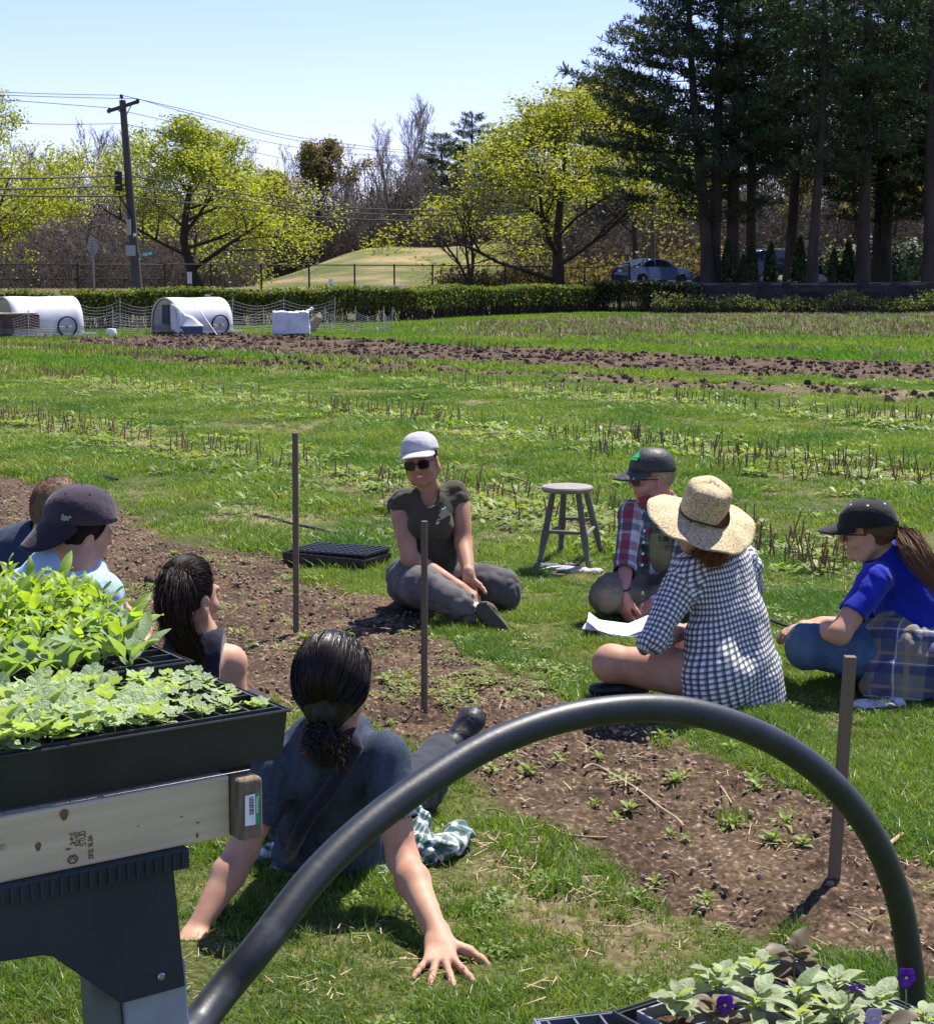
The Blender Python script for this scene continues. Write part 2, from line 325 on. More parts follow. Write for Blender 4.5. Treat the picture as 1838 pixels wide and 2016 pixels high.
M['seed_sage'] = mat('grey_green_leaf', (.22, .32, .14), (.28, .37, .19), 30, .7, trans=(1.5, 1.6, .4), rand=.12, tw=.38, bump=.3, bscale=300)
M['seed_mint'] = mat('pale_crinkled_leaf', (.33, .43, .21), (.47, .55, .34), 60, .75, .6, 260, trans=(1.4, 1.5, .4), rand=.18, tw=.33)
M['viola_leaf'] = mat('viola_leaf', (.27, .33, .17), (.36, .40, .25), 40, .5, .3, 200, trans=(1.6, 1.6, .4), rand=.2, tw=.35)
M['viola_dark'] = mat('viola_dark_leaf', (.14, .11, .07), (.2, .17, .10), 40, .5, trans=(1.5, 1.4, .5), rand=.2, tw=.35)
M['petal'] = mat('purple_petal', (.10, .012, .26), (.17, .03, .36), 60, .6, trans=(1.6, 1, 1.8), tw=.4); M['petal_pale'] = mat('lilac_petal', (.42, .34, .5)); M['stem'] = mat('green_stem', (.20, .26, .08), rough=.6)
M['maple'] = mat('spring_maple_leaf', (.25, .30, .045), (.34, .38, .075), .9, .6, trans=(1.5, 1.4, .4), tw=.45, rand=.08)
M['maple2'] = mat('spring_lime_leaf', (.21, .23, .045), (.28, .28, .06), .9, .6, trans=(1.5, 1.4, .5), tw=.45, rand=.12)
M['budding'] = mat('budding_leaf', (.20, .17, .06), (.26, .22, .09), 1.2, .7, trans=(1.4, 1.3, .6), tw=.4, rand=.15)
M['needle'] = mat('pine_needles', (.028, .050, .025), (.055, .080, .036), .7, .6, trans=(1.2, 1.3, .6), tw=.22, rand=.2, spec=.25)
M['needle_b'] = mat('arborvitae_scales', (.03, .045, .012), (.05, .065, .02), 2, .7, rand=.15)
M['bark'] = mat('dark_bark', (.035, .028, .022), (.06, .048, .038), 3, .9, .6, 12, stretch=(1, 1, .25), bdist=.04)
M['bark_grey'] = mat('grey_bark', (.105, .088, .078), (.16, .135, .12), 2, .9, .4, 12, stretch=(1, 1, .3), rand=.2, bdist=.03)
M['bark_pale'] = mat('pale_twigs', (.24, .21, .18), (.30, .27, .23), 2, .9); M['twig'] = mat('brown_twigs', (.15, .125, .11), (.21, .175, .155), .8, .9, rand=.25)
M['brush'] = mat('brown_brush', (.095, .075, .056), (.17, .138, .105), .5, .95, rand=.2)
M['hedge'] = mat('hedge_leaf', (.10, .135, .025), (.16, .185, .038), 1.5, .6, trans=(1.5, 1.5, .5), tw=.35)
M['hedge_twig'] = mat('hedge_twig', (.05, .04, .028), (.09, .07, .05), 3, .9); M['cane'] = mat('cut_cane', (.17, .085, .045), (.28, .155, .09), 6, .8, rand=.35)
M['plastic'] = mat('black_plastic', (.012, .013, .014), (.02, .02, .021), 12, .42, .08, 30, .45); M['plastic2'] = mat('dusty_black_plastic', (.022, .024, .025), (.04, .04, .038), 30, .5, .1, 60, .45)
M['potting'] = mat('potting_soil', (.035, .02, .012), (.11, .065, .038), 160, .95, 1.0, 300, c3=(.4, .33, .25)); M['galv'] = mat('galvanised_wire', (.22, .22, .22), rough=.5, metal=.6)
M['saw'] = mat('dark_resin', (.026, .029, .034), (.036, .039, .044), 6, .7, .25, 400, .3); M['saw_leg'] = mat('pale_grey_resin', (.24, .26, .30), (.30, .32, .36), 12, .75, .15, 300); M['saw_leg2'] = mat('grey_resin_leg', (.11, .12, .115), rough=.7)
M['pine_bd'] = mat('spruce_board', (.50, .40, .25), (.62, .51, .34), 2.5, .75, .25, 60, stretch=(1, 1, 14), c3=(.40, .29, .17), bdist=.002)
M['oldwood'] = mat('weathered_stake', (.10, .072, .046), (.19, .142, .098), 6, .9, .5, 60, stretch=(1, 1, .06), bdist=.004); M['stoolwood'] = mat('weathered_stool', (.11, .095, .08), (.17, .15, .13), 9, .75, .3, 60, stretch=(1, 1, .2), bdist=.003)
M['stooltop'] = mat('pale_stool_top', (.20, .175, .15), (.30, .265, .225), 5, .55, .2, 30, stretch=(1, 8, 1), bdist=.002); M['endgrain'] = mat('end_grain', (.13, .095, .065), (.21, .16, .11), 25, .85, .5, 120, stretch=(6, 1, 1), bdist=.003)
M['pipe'] = mat('black_poly_pipe', (.009, .011, .014), (.018, .02, .025), 14, .46, .25, 70, .5, c3=(.06, .065, .07), stretch=(1, 1, 1), bdist=.002)
M['paper'] = mat('white_paper', (.78, .78, .82)); M['label_green'] = mat('label_green', (.02, .30, .13)); M['black'] = mat('black_ink', (.02, .02, .02)); M['stamp'] = mat('brown_stamp', (.16, .09, .05)); M['knot'] = mat('knot', (.20, .10, .05), (.12, .06, .03), 80)
M['coopwhite'] = mat('white_coop_plastic', (.70, .70, .70), (.80, .80, .80), 3, .5, trans=(.9, .9, .9), tw=.2); M['tarp'] = mat('white_tarp', (.50, .53, .58), (.68, .70, .74), 3, .6, .4, 10, bdist=.05); M['net'] = mat('white_net', (.36, .36, .34)); M['greynet'] = mat('grey_net', (.22, .22, .21))
M['pole'] = mat('utility_pole_wood', (.060, .050, .048), (.095, .08, .075), 2, .9, .4, 14, stretch=(1, 1, .1)); M['wire'] = mat('wire', (.02, .02, .022), rough=.6); M['wire_pale'] = mat('aluminium_wire', (.03, .03, .033), rough=.5)
M['fence'] = mat('black_fence_steel', (.01, .01, .01), rough=.5); M['signback'] = mat('aluminium_sign', (.30, .30, .30), rough=.5, metal=.3); M['signgreen'] = mat('green_sign', (.0, .20, .12)); M['yellow'] = mat('yellow_card', (.70, .62, .25))
M['carblue'] = mat('car_paint_silver_blue', (.045, .075, .15), rough=.25, metal=.6, coat=.8); M['cardark'] = mat('car_paint_dark', (.012, .016, .03), rough=.25, metal=.3, coat=.8); M['glass'] = mat('car_glass', (.02, .025, .03), rough=.05, spec=.8); M['tyre'] = mat('tyre', (.015, .015, .015), rough=.8); M['taillight'] = mat('tail_light', (.45, .02, .01), rough=.2)
M['rock'] = mat('fieldstone', (.22, .21, .19), (.36, .34, .31), 5, .9, .6, 20); M['wallstone'] = mat('dark_wall_stone', (.022, .022, .024), (.05, .048, .046), 4, .95, .6, 14, rand=.35); M['mulch'] = mat('brown_mulch', (.09, .05, .03), (.15, .09, .055), 20, .95, .6, 60); M['road'] = mat('asphalt', (.05, .05, .05), (.065, .064, .062), 8, .9)
M['clod'] = mat('soil_clod', (.085, .052, .03), (.14, .092, .058), 30, .95, .8, 150, rand=.2); M['string'] = mat('twine', (.42, .33, .19), rough=.9); M['sticky'] = mat('dry_stalk', (.36, .26, .15), rough=.8, rand=.2); M['tubing'] = mat('drip_tubing', (.018, .02, .022), rough=.45)
M['denimglove'] = mat('blue_grey_glove', (.07, .09, .12), (.12, .14, .17), 30, .9); M['whiteglove'] = mat('white_glove', (.30, .29, .28), (.42, .41, .39), 30, .9); M['rustwood'] = mat('dark_brown_wood', (.07, .04, .03), (.11, .065, .05), 5, .9)
def groundmat():
    m, nt, N, L, b = _new('field_ground'); b.inputs['Roughness'].default_value = .95; b.inputs['Specular IOR Level'].default_value = .12
    at = N.new('ShaderNodeAttribute'); at.attribute_name = 'zone'; sp = N.new('ShaderNodeSeparateColor'); L.new(at.outputs['Color'], sp.inputs[0])
    tc = N.new('ShaderNodeTexCoord')
    def noise(s, d=4): n = N.new('ShaderNodeTexNoise'); n.inputs['Scale'].default_value = s; n.inputs['Detail'].default_value = d; L.new(tc.outputs['Object'], n.inputs[0]); return n
    def ramp(src, stops):
        r = N.new('ShaderNodeValToRGB'); e = r.color_ramp.elements
        while len(e) < len(stops): e.new(.5)
        for i, (p, c) in enumerate(stops): e[i].position = p; e[i].color = c4(c)
        L.new(src, r.inputs[0]); return r
    def mix(f, a, c):
        x = N.new('ShaderNodeMix'); x.data_type = 'RGBA'; L.new(f, x.inputs[0]); L.new(a, x.inputs[6]); L.new(c, x.inputs[7]); return x
    green0 = ramp(noise(.9, 6).outputs[0], [(.3, (.045, .055, .016)), (.5, (.085, .105, .026)), (.68, (.16, .15, .06))])
    mottle = ramp(noise(70, 4).outputs[0], [(.4, (.5, .5, .5)), (.6, (1.25, 1.1, 1.3))]); green = N.new('ShaderNodeMix'); green.data_type = 'RGBA'; green.blend_type = 'MULTIPLY'; green.inputs[0].default_value = 1; L.new(green0.outputs[0], green.inputs[6]); L.new(mottle.outputs[0], green.inputs[7])  # fine random mottling multiplied over the green
    fine = ramp(noise(55, 3).outputs[0], [(.32, (.05, .034, .021)), (.5, (.095, .066, .041)), (.62, (.15, .108, .070)), (.71, (.36, .29, .21))])
    coarse = ramp(noise(3.2, 5).outputs[0], [(.35, (.55, .5, .5)), (.65, (1.05, 1., .95))])
    soil = N.new('ShaderNodeMix'); soil.data_type = 'RGBA'; soil.blend_type = 'MULTIPLY'; soil.inputs[0].default_value = 1; L.new(fine.outputs[0], soil.inputs[6]); L.new(coarse.outputs[0], soil.inputs[7])
    straw = ramp(noise(30, 4).outputs[0], [(.35, (.13, .09, .05)), (.55, (.27, .21, .12)), (.7, (.38, .31, .2))])
    tan = ramp(noise(.25, 5).outputs[0], [(.36, (.085, .11, .03)), (.5, (.15, .145, .055)), (.64, (.30, .22, .12))])
    a = mix(sp.outputs[0], green.outputs[2], soil.outputs[2]); a = mix(sp.outputs[1], a.outputs[2], straw.outputs[0]); a = mix(sp.outputs[2], a.outputs[2], tan.outputs[0])
    L.new(a.outputs[2], b.inputs['Base Color'])
    bp = N.new('ShaderNodeBump'); bp.inputs['Strength'].default_value = .9; bp.inputs['Distance'].default_value = .02
    n1 = noise(38, 6); L.new(n1.outputs[0], bp.inputs['Height']); L.new(bp.outputs[0], b.inputs['Normal'])
    return m
M['ground'] = groundmat()
M['crumb'] = mat('soil_crumb', (.17, .122, .08), (.28, .205, .14), 40, .95, rand=.3)
M['flannel_sunpaint'] = plaid('flannel_painted_sun', (.55, .54, .55), [(0, .13, 0, .28, (.12, .12, .2), .6), (1, .13, 0, .25, (.10, .10, .2), .6)])  # lighter copy of the tied flannel, sunlight painted into the cloth colour
HX = np.array([-30, -18, -12.9, -9.3, -5.7, -2.1, -.36, 3.8, 8.2, 9.0, 40]); HY = np.array([40, 43.5, 47, 50, 53.6, 58, 63, 70.2, 76.5, 72.0, 72.0])
def hedge_y(X): return np.interp(X, HX, HY)
def height(X, Y):
    X = np.asarray(X, float); Y = np.asarray(Y, float)
    Yh = hedge_y(X)
    h = .75 * sstep(Yh + 3, Yh + 24, Y)
    kn = 3.0 * sstep(97, 128, Y) * sstep(-17.5, -4.5, X + (Y - 120) * .03) * (1 - .55 * sstep(2, 16, X)) * (1 + .06 * np.sin(X * .5))
    h = h + kn
    terr = 1.2 * sstep(72.25, 72.7, Y) * sstep(8.3, 9.0, X)
    h = np.maximum(h, terr)
    return h
def poly_field(X, Y, pts, soft=.02, ns=.25, seed=3):
    W = np.array([G(u, v)[:2] for u, v in pts]); Px = X; Py = Y
    ins = np.zeros(X.shape, bool); dm = np.full(X.shape, 1e9)
    for i in range(len(W)):
        a = W[i]; b = W[(i + 1) % len(W)]
        c = ((a[1] > Py) != (b[1] > Py)) & (Px < (b[0] - a[0]) * (Py - a[1]) / (b[1] - a[1] + 1e-12) + a[0]); ins ^= c
        e = b - a; L2 = e @ e + 1e-12; t = np.clip(((Px - a[0]) * e[0] + (Py - a[1]) * e[1]) / L2, 0, 1)
        dm = np.minimum(dm, np.hypot(Px - a[0] - t * e[0], Py - a[1] - t * e[1]))
    s = np.where(ins, dm, -dm)
    nz = fbm(np.stack([X * 1.6, Y * 1.6, X * 0], -1), 4, seed)
    s = s + nz * ns * np.clip(Y / 8, .6, 2) + .06 * np.clip(Y / 10, 0, 3)
    w = soft * np.maximum(Y, 3)
    return sstep(-w, w, s)
BED = [(-60, 930), (60, 950), (150, 962), (250, 1022), (330, 1062), (420, 1088), (540, 1098), (600, 1142), (700, 1172), (800, 1172), (852, 1205), (800, 1240), (905, 1300), (1060, 1345), (1150, 1405), (1290, 1440), (1400, 1500), (1560, 1560), (1640, 1580), (1720, 1640), (1780, 1690), (1900, 1740), (1900, 1990), (1760, 1900), (1500, 1850), (1330, 1790), (1230, 1700), (1080, 1640), (980, 1600), (900, 1530), (830, 1480), (700, 1420), (560, 1380), (420, 1330), (200, 1250), (-60, 1180)]
BED2 = [(930, 1650), (1050, 1640), (1200, 1700), (1300, 1800), (1250, 1880), (1080, 1860), (960, 1760)]
T1 = [(120, 672), (400, 656), (620, 664), (1000, 686), (1400, 703), (1900, 722), (1900, 752), (1400, 737), (1000, 716), (600, 698), (300, 688)]
T2 = [(300, 700), (560, 706), (900, 728), (1300, 748), (1900, 775), (1900, 792), (1400, 768), (1000, 747), (600, 722), (300, 710)]
T3 = [(1450, 762), (1900, 770), (1900, 802), (1600, 786)]
FARSTUB = [(900, 640), (1300, 622), (1900, 616), (1900, 668), (1400, 662), (950, 668)]
def rowdist(X, Y): return .796 * X + .605 * Y
ROWS = [(7.35, .6), (10.95, .65), (14.95, .7)]
def zones(X, Y):
    X = np.asarray(X, float); Y = np.asarray(Y, float); z = np.zeros(X.shape + (3,))
    near = (Y < 14); soil = np.zeros(X.shape); straw = np.zeros(X.shape)
    if near.any():
        s = poly_field(X[near], Y[near], BED, .012, .16)
        s2 = poly_field(X[near], Y[near], BED2, .02, .25, 9)
        soil[near] = np.maximum(s, s2 * .5); straw[near] = np.clip(s2 * (1 - s) * .75, 0, 1)
    far = (Y > 16) & (Y < 85)
    if far.any():
        a = poly_field(X[far], Y[far], T1, .006, .5, 5); b = poly_field(X[far], Y[far], T2, .006, .7, 6) * .9; c = poly_field(X[far], Y[far], T3, .01, .4, 7); d = poly_field(X[far], Y[far], FARSTUB, .02, 1.0, 8)
        q = fbm(np.stack([X[far] * .9, Y[far] * .5, X[far] * 0], -1), 3, 31)
        soil[far] = np.maximum(a * np.clip(1.1 + q * .6, 0, 1), b * np.clip(.9 + q * 1.2, 0, 1)); straw[far] = np.maximum(c * .9, d * (.12 + .6 * (np.sin((X[far] * .796 + Y[far] * .605) * 2.6) > .2)))
    rd = rowdist(X, Y)
    for s_, w in ROWS:
        m = np.exp(-((rd - s_) / w) ** 2) * (Y > 7.5) * (Y < 60) * (.75 + .35 * vnoise(np.stack([X * 1.3, Y * 1.3, X * 0], -1), 77))
        straw = np.maximum(straw, m * .95)
    pt = fbm(np.stack([X * .8, Y * .8, X * 0 + 3], -1), 3, 41)
    straw = np.maximum(straw, sstep(.18, .5, pt) * .7 * (Y > 8.5) * (Y < 30))
    tan = sstep(92, 100, Y) * sstep(-18, -15, X) * (1 - sstep(8, 14, X)) * .95
    wood = np.maximum(sstep(86, 100, Y) * (1 - sstep(-18, -15, X)), sstep(128, 134, Y))
    wood = np.maximum(wood, sstep(7.4, 8.0, X) * (Y > 71.6) * (Y < 82))
    z[..., 0] = np.clip(np.maximum(soil, wood * .9), 0, 1); z[..., 1] = np.clip(np.maximum(straw * (1 - soil), wood * .25), 0, 1); z[..., 2] = np.clip(tan * (1 - wood), 0, 1)
    return z
ys = [3.0]
while ys[-1] < 2400:
    y = ys[-1]; ys.append(y * (1.0048 if y < 11 else 1.008 if y < 95 else 1.05))
ys = np.array(ys); nx = 231; xs = np.linspace(-.43, .43, nx)
YY = np.repeat(ys[:, None], nx, 1); XX = YY * xs[None, :]
Zn = zones(XX, YY); HH = height(XX, YY)
pp = np.stack([XX, YY, XX * 0], -1)
clod = (np.abs(fbm(pp * 9, 3, 51)) * .050 + np.abs(fbm(pp * 26, 2, 52)) * .030 - .018 + .015 * vnoise(pp * 2.2, 53)) * Zn[..., 0] * (YY < 14)
clod += (fbm(pp * 2.5, 3, 58) * .09) * Zn[..., 0] * (YY >= 14) * (YY < 85)
HH = HH + np.clip(clod, -.02, .2) - .012 * (1 - Zn[..., 0]) * 0
ny = len(ys); idx = np.arange(ny * nx).reshape(ny, nx)
Fq = np.stack([idx[:-1, :-1], idx[:-1, 1:], idx[1:, 1:], idx[1:, :-1]], -1).reshape(-1, 4)
me = mesh_from('ground', np.stack([XX, YY, HH], -1).reshape(-1, 3), Fq, True)
ca = me.color_attributes.new('zone', 'FLOAT_COLOR', 'POINT'); cv = np.ones((ny * nx, 4), np.float32); cv[:, :3] = Zn.reshape(-1, 3); ca.data.foreach_set('color', cv.ravel())
obj('ground', me, M['ground'], kind='structure')
mb = MB()
def wide(i, j):
    X = -1500 + 3000 * i; Y = -300 + 2600 * j
    return (X, Y, -.06)
V = []; 
gx = np.concatenate([np.linspace(-1500, -60, 12), np.linspace(-50, 50, 21), np.linspace(60, 1500, 12)]); gy = np.concatenate([[-300, -60, -10, 2], np.linspace(5, 140, 28), [200, 400, 900, 2300]])
A_, B_ = np.meshgrid(gx, gy); hz = height(A_, B_) - .12 - np.where((B_ > 60), 1.4, 0)
i2 = np.arange(A_.size).reshape(A_.shape); F2 = np.stack([i2[:-1, :-1], i2[:-1, 1:], i2[1:, 1:], i2[1:, :-1]], -1).reshape(-1, 4)
me = mesh_from('outer_ground', np.stack([A_, B_, hz], -1).reshape(-1, 3), F2, True)
obj('outer_ground', me, mat('outer_field', (.05, .085, .018), (.09, .12, .03), .6, .95), kind='structure')
def gz(X, Y): return float(height(X, Y))
def scatter(name, pts, rot, scl, variants, m, label, category='grass'):
    """one uncountable cover: small meshes instanced on a cloud of points"""
    src = bpy.data.collections.new(name + '_kinds')
    for i, me in enumerate(variants):
        if not me.materials: me.materials.append(m)
        src.objects.link(bpy.data.objects.new('%s_kind_%02d' % (name, i), me))
    n = len(pts); me = bpy.data.meshes.new(name); me.vertices.add(n); me.vertices.foreach_set('co', np.asarray(pts, np.float32).ravel())
    a = me.attributes.new('rot', 'FLOAT_VECTOR', 'POINT'); a.data.foreach_set('vector', np.asarray(rot, np.float32).ravel())
    a = me.attributes.new('scl', 'FLOAT', 'POINT'); a.data.foreach_set('value', np.asarray(scl, np.float32))
    a = me.attributes.new('kid', 'INT', 'POINT'); a.data.foreach_set('value', rng.integers(0, len(variants), n).astype(np.int32))
    o = obj(name, me, m, label=label, category=category, kind='stuff')
    ng = bpy.data.node_groups.new(name, 'GeometryNodeTree'); ng.interface.new_socket('Geometry', in_out='INPUT', socket_type='NodeSocketGeometry'); ng.interface.new_socket('Geometry', in_out='OUTPUT', socket_type='NodeSocketGeometry')
    N = ng.nodes; L = ng.links; gi = N.new('NodeGroupInput'); go = N.new('NodeGroupOutput'); ip = N.new('GeometryNodeInstanceOnPoints'); ci = N.new('GeometryNodeCollectionInfo')
    ci.inputs['Collection'].default_value = src; ci.inputs['Separate Children'].default_value = True; ci.inputs['Reset Children'].default_value = True
    def att(nm, ty):
        x = N.new('GeometryNodeInputNamedAttribute'); x.data_type = ty; x.inputs[0].default_value = nm; return x
    ra, sa, ka = att('rot', 'FLOAT_VECTOR'), att('scl', 'FLOAT'), att('kid', 'INT')
    L.new(gi.outputs[0], ip.inputs['Points']); L.new(ci.outputs[0], ip.inputs['Instance']); ip.inputs['Pick Instance'].default_value = True
    L.new(ka.outputs['Attribute'], ip.inputs['Instance Index']); L.new(ra.outputs['Attribute'], ip.inputs['Rotation']); L.new(sa.outputs['Attribute'], ip.inputs['Scale']); L.new(ip.outputs[0], go.inputs[0])
    md = o.modifiers.new('scatter', 'NODES'); md.node_group = ng
    return o
def blade_tuft(n, h0, h1, w, r, lean=.5, seg=3):
    V = []; F = []
    for _ in range(n):
        a = R.random() * 6.28; rr = r * math.sqrt(R.random()); x, y = rr * math.cos(a), rr * math.sin(a); b = R.random() * 6.28; h = R.uniform(h0, h1); ln = R.uniform(.1, lean) * h; c = R.random() * 6.28
        dx, dy = math.cos(b), math.sin(b); px, py = math.cos(c) * w / 2, math.sin(c) * w / 2; i0 = len(V)
        for k in range(seg + 1):
            t = k / seg; cx, cy, cz = x + dx * ln * t * t, y + dy * ln * t * t, h * (t - .25 * t * t * (ln / h)); ww = (1 - t ** 1.6)
            if k < seg: V += [(cx - px * ww, cy - py * ww, cz - .004), (cx + px * ww, cy + py * ww, cz - .004)]
            else: V.append((cx, cy, cz))
        for k in range(seg - 1): F.append((i0 + 2 * k, i0 + 2 * k + 1, i0 + 2 * k + 3, i0 + 2 * k + 2))
        F.append((i0 + 2 * seg - 2, i0 + 2 * seg - 1, i0 + 2 * seg))
    return mesh_from('tuft', V, F, True)
def rosette(n, l0, l1, wr=.45, lift=.5, r=.01):
    V = []; F = []
    for q in range(n):
        a = 6.28 * q / n + R.uniform(-.4, .4); l = R.uniform(l0, l1); w = l * wr; up = R.uniform(.1, lift); d = np.array([math.cos(a), math.sin(a), 0]); s_ = np.array([-d[1], d[0], 0]); i0 = len(V); o = d * r
        for t, ww in ((0, .12), (.35, .55), (.7, 1), (.92, .7), (1, .1)):
            c = o + d * l * t + np.array([0, 0, l * (up * t - .35 * t * t) + .004])
            V += [c - s_ * w * ww / 2, c + s_ * w * ww / 2]
        for k in range(4): F.append((i0 + 2 * k, i0 + 2 * k + 1, i0 + 2 * k + 3, i0 + 2 * k + 2))
    return mesh_from('rosette', V, F, True)
def clump(nr, rad, l0, l1):
    V = []; F = []
    for _ in range(nr):
        me = rosette(R.randint(4, 6), l0, l1, .5, .9); a = R.random() * 6.28; rr = rad * math.sqrt(R.random()); o = np.array([rr * math.cos(a), rr * math.sin(a), R.uniform(0, .02)]); i0 = len(V)
        V += [np.array(v.co) + o for v in me.vertices]; F += [tuple(i0 + i for i in p.vertices) for p in me.polygons]; bpy.data.meshes.remove(me)
    return mesh_from('clump', V, F, True)
def sticks(n, l0, l1, r):
    V = []; F = []
    for _ in range(n):
        a = R.random() * 6.28; l = R.uniform(l0, l1); c = np.array([R.uniform(-r, r), R.uniform(-r, r), R.uniform(.003, .02)]); d = np.array([math.cos(a), math.sin(a), R.uniform(-.15, .25)]) * l / 2; s_ = np.array([-d[1], d[0], 0]); s_ = s_ / (np.linalg.norm(s_) + 1e-9) * .0014; i0 = len(V)
        V += [c - d - s_, c - d + s_, c + d + s_ * .5, c + d - s_ * .5]; F.append((i0, i0 + 1, i0 + 2, i0 + 3))
    return mesh_from('sticks', V, F)
def fan(n, y0, y1, xr=.36):
    Y = np.sqrt(rng.uniform(y0 * y0, y1 * y1, n)); return Y * rng.uniform(-xr, xr, n), Y
def place(X, Y, tilt=.12):
    z = height(X, Y); n = len(X)
    return np.stack([X, Y, z], -1), np.stack([rng.uniform(-tilt, tilt, n), rng.uniform(-tilt, tilt, n), rng.uniform(0, 6.28, n)], -1)
QG = 1.0
TR = [(878, 1905, .13), (368, 1880, .14), (660, 1105, .34), (620, 1090, .25), (740, 1100, .2), (965, 1235, .1), (1120, 1125, .22), (1215, 1250, .16), (1725, 1385, .12), (1210, 1372, .14), (870, 1690, .2)]
def trod(X, Y):
    m = np.ones(len(X))
    for u, v, r_ in TR:
        g_ = G(u, v); m = np.minimum(m, .38 + .62 * sstep(r_ * .7, r_ * 1.1, np.hypot(X - g_[0], (Y - g_[1]) * .8)))
    return m
X, Y = fan(int(80000 * QG), 3.2, 9.5); Z = zones(X, Y); pz = fbm(np.stack([X * 3, Y * 3, X * 0], -1), 3, 61)
keep = rng.random(len(X)) < np.clip((1 - Z[:, 0] * 1.25) * (1 - .6 * Z[:, 1]) * (.85 + pz * .9), 0.0, 1); X, Y, pzk = X[keep], Y[keep], pz[keep]
p_, r_ = place(X, Y)
scatter('lawn_grass', p_, r_, np.clip(.75 + pzk * .9 + rng.uniform(-.15, .25, len(X)), .4, 1.7) * trod(X, Y), [blade_tuft(15, .016, .050, .0046, .038, 1.4) for _ in range(6)], M['grass'], 'bright green short lawn grass around the seated group')
k2 = rng.random(len(X)) < .18
scatter('pale_grass', p_[k2] + [.01, .01, 0], r_[k2], rng.uniform(.6, 1.2, k2.sum()), [blade_tuft(9, .014, .04, .0036, .04, 1.6) for _ in range(4)], M['grass_pale'], 'paler yellow green grass blades mixed through the near lawn')
X, Y = fan(int(62000 * QG), 9.0, 27); Z = zones(X, Y); pz = fbm(np.stack([X * 1.2, Y * 1.2, X * 0], -1), 3, 62)
keep = rng.random(len(X)) < np.clip((1 - 1.4 * Z[:, 0]) * (1 - .75 * Z[:, 1]) * (.9 + pz * .9), 0, 1); X, Y, pz = X[keep], Y[keep], pz[keep]; p_, r_ = place(X, Y)
scatter('field_grass', p_, r_, np.clip(.9 + pz * .9, .4, 1.8), [blade_tuft(22, .022, .07, .009, .09, 1.3, 2) for _ in range(5)], M['grass'], 'green grass growing between the cut cane rows')
X, Y = fan(int(80000 * QG), 26, 80); Z = zones(X, Y); pz = fbm(np.stack([X * .4, Y * .4, X * 0], -1), 3, 63)
keep = (rng.random(len(X)) < np.clip((1 - 1.5 * Z[:, 0]) * (1 - .8 * Z[:, 1]) * (.95 + pz * .6), 0, 1)) & (Y < hedge_y(X) + 1); X, Y = X[keep], Y[keep]; p_, r_ = place(X, Y)
scatter('distant_grass', p_, r_, rng.uniform(.7, 1.4, len(X)), [blade_tuft(16, .03, .09, .02, .22, 1.2, 2) for _ in range(4)], M['grass_far'], 'green grass of the far field running to the hedge')
X, Y = fan(4200, 3.3, 9.8); Z = zones(X, Y); pz = fbm(np.stack([X * 1.4, Y * 1.4, X * 0], -1), 2, 66)
keep = rng.random(len(X)) < np.clip(np.where(Z[:, 0] > .6, .04 + .6 * (pz > .22), .05 + .35 * (pz > .1)), 0, 1); X, Y = X[keep], Y[keep]; p_, r_ = place(X, Y)
p_[:, 2] += .005
scatter('low_weeds', p_, r_, rng.uniform(.5, 1.15, len(X)), [clump(7, .05, .012, .026) for _ in range(4)], M['weed'], 'patches of small leaved chickweed on the soil and lawn', 'weeds')
X, Y = fan(16000, 9, 26); rd = rowdist(X, Y); w = sum(np.exp(-((rd - s_ + .1) / .6) ** 2) for s_, _ in ROWS)
keep = rng.random(len(X)) < np.clip(w * .42 + .015, 0, 1); X, Y = X[keep], Y[keep]; p_, r_ = place(X, Y)
scatter('row_weeds', p_, r_, rng.uniform(.9, 2.0, len(X)), [clump(6, .06, .02, .045) for _ in range(4)], M['weed'], 'leafy yellow green weeds growing among the cut cane rows', 'weeds')
X, Y = fan(30000, 3.3, 26); Z = zones(X, Y)
keep = rng.random(len(X)) < np.clip(Z[:, 1] * .9 + .02 + .05 * (Y < 9) + .06 * Z[:, 0], 0, 1); X, Y = X[keep], Y[keep]; p_, r_ = place(X, Y); p_[:, 2] += .006
scatter('dry_straw_bits', p_, r_, rng.uniform(.6, 1.5, len(X)), [sticks(9, .012, .055, .07) for _ in range(6)], M['drygrass'], 'bits of dry straw and dead stems lying over soil and grass', 'straw')
X, Y = fan(26000, 3.3, 13); Z = zones(X, Y); keep = rng.random(len(X)) < np.clip(Z[:, 0] - .25, 0, 1); X, Y = X[keep], Y[keep]; p_, r_ = place(X, Y)
p_[:, 2] += .010; r_ = r_ * np.array([20, 20, 1])
def crumb(r):
    bm = bmesh.new(); bmesh.ops.create_icosphere(bm, subdivisions=1, radius=r)
    for v in bm.verts: v.co *= R.uniform(.65, 1.3)
    me = bpy.data.meshes.new('crumb'); bm.to_mesh(me); bm.free(); return me
scatter('soil_crumbs', p_, r_, rng.uniform(.25, 1.0, len(X)) ** 2 * 1.3 + .2, [crumb(.0075) for _ in range(5)], M['crumb'], 'loose crumbs of brown soil over the garden bed', 'soil')
print('ground', time.time() - T0)
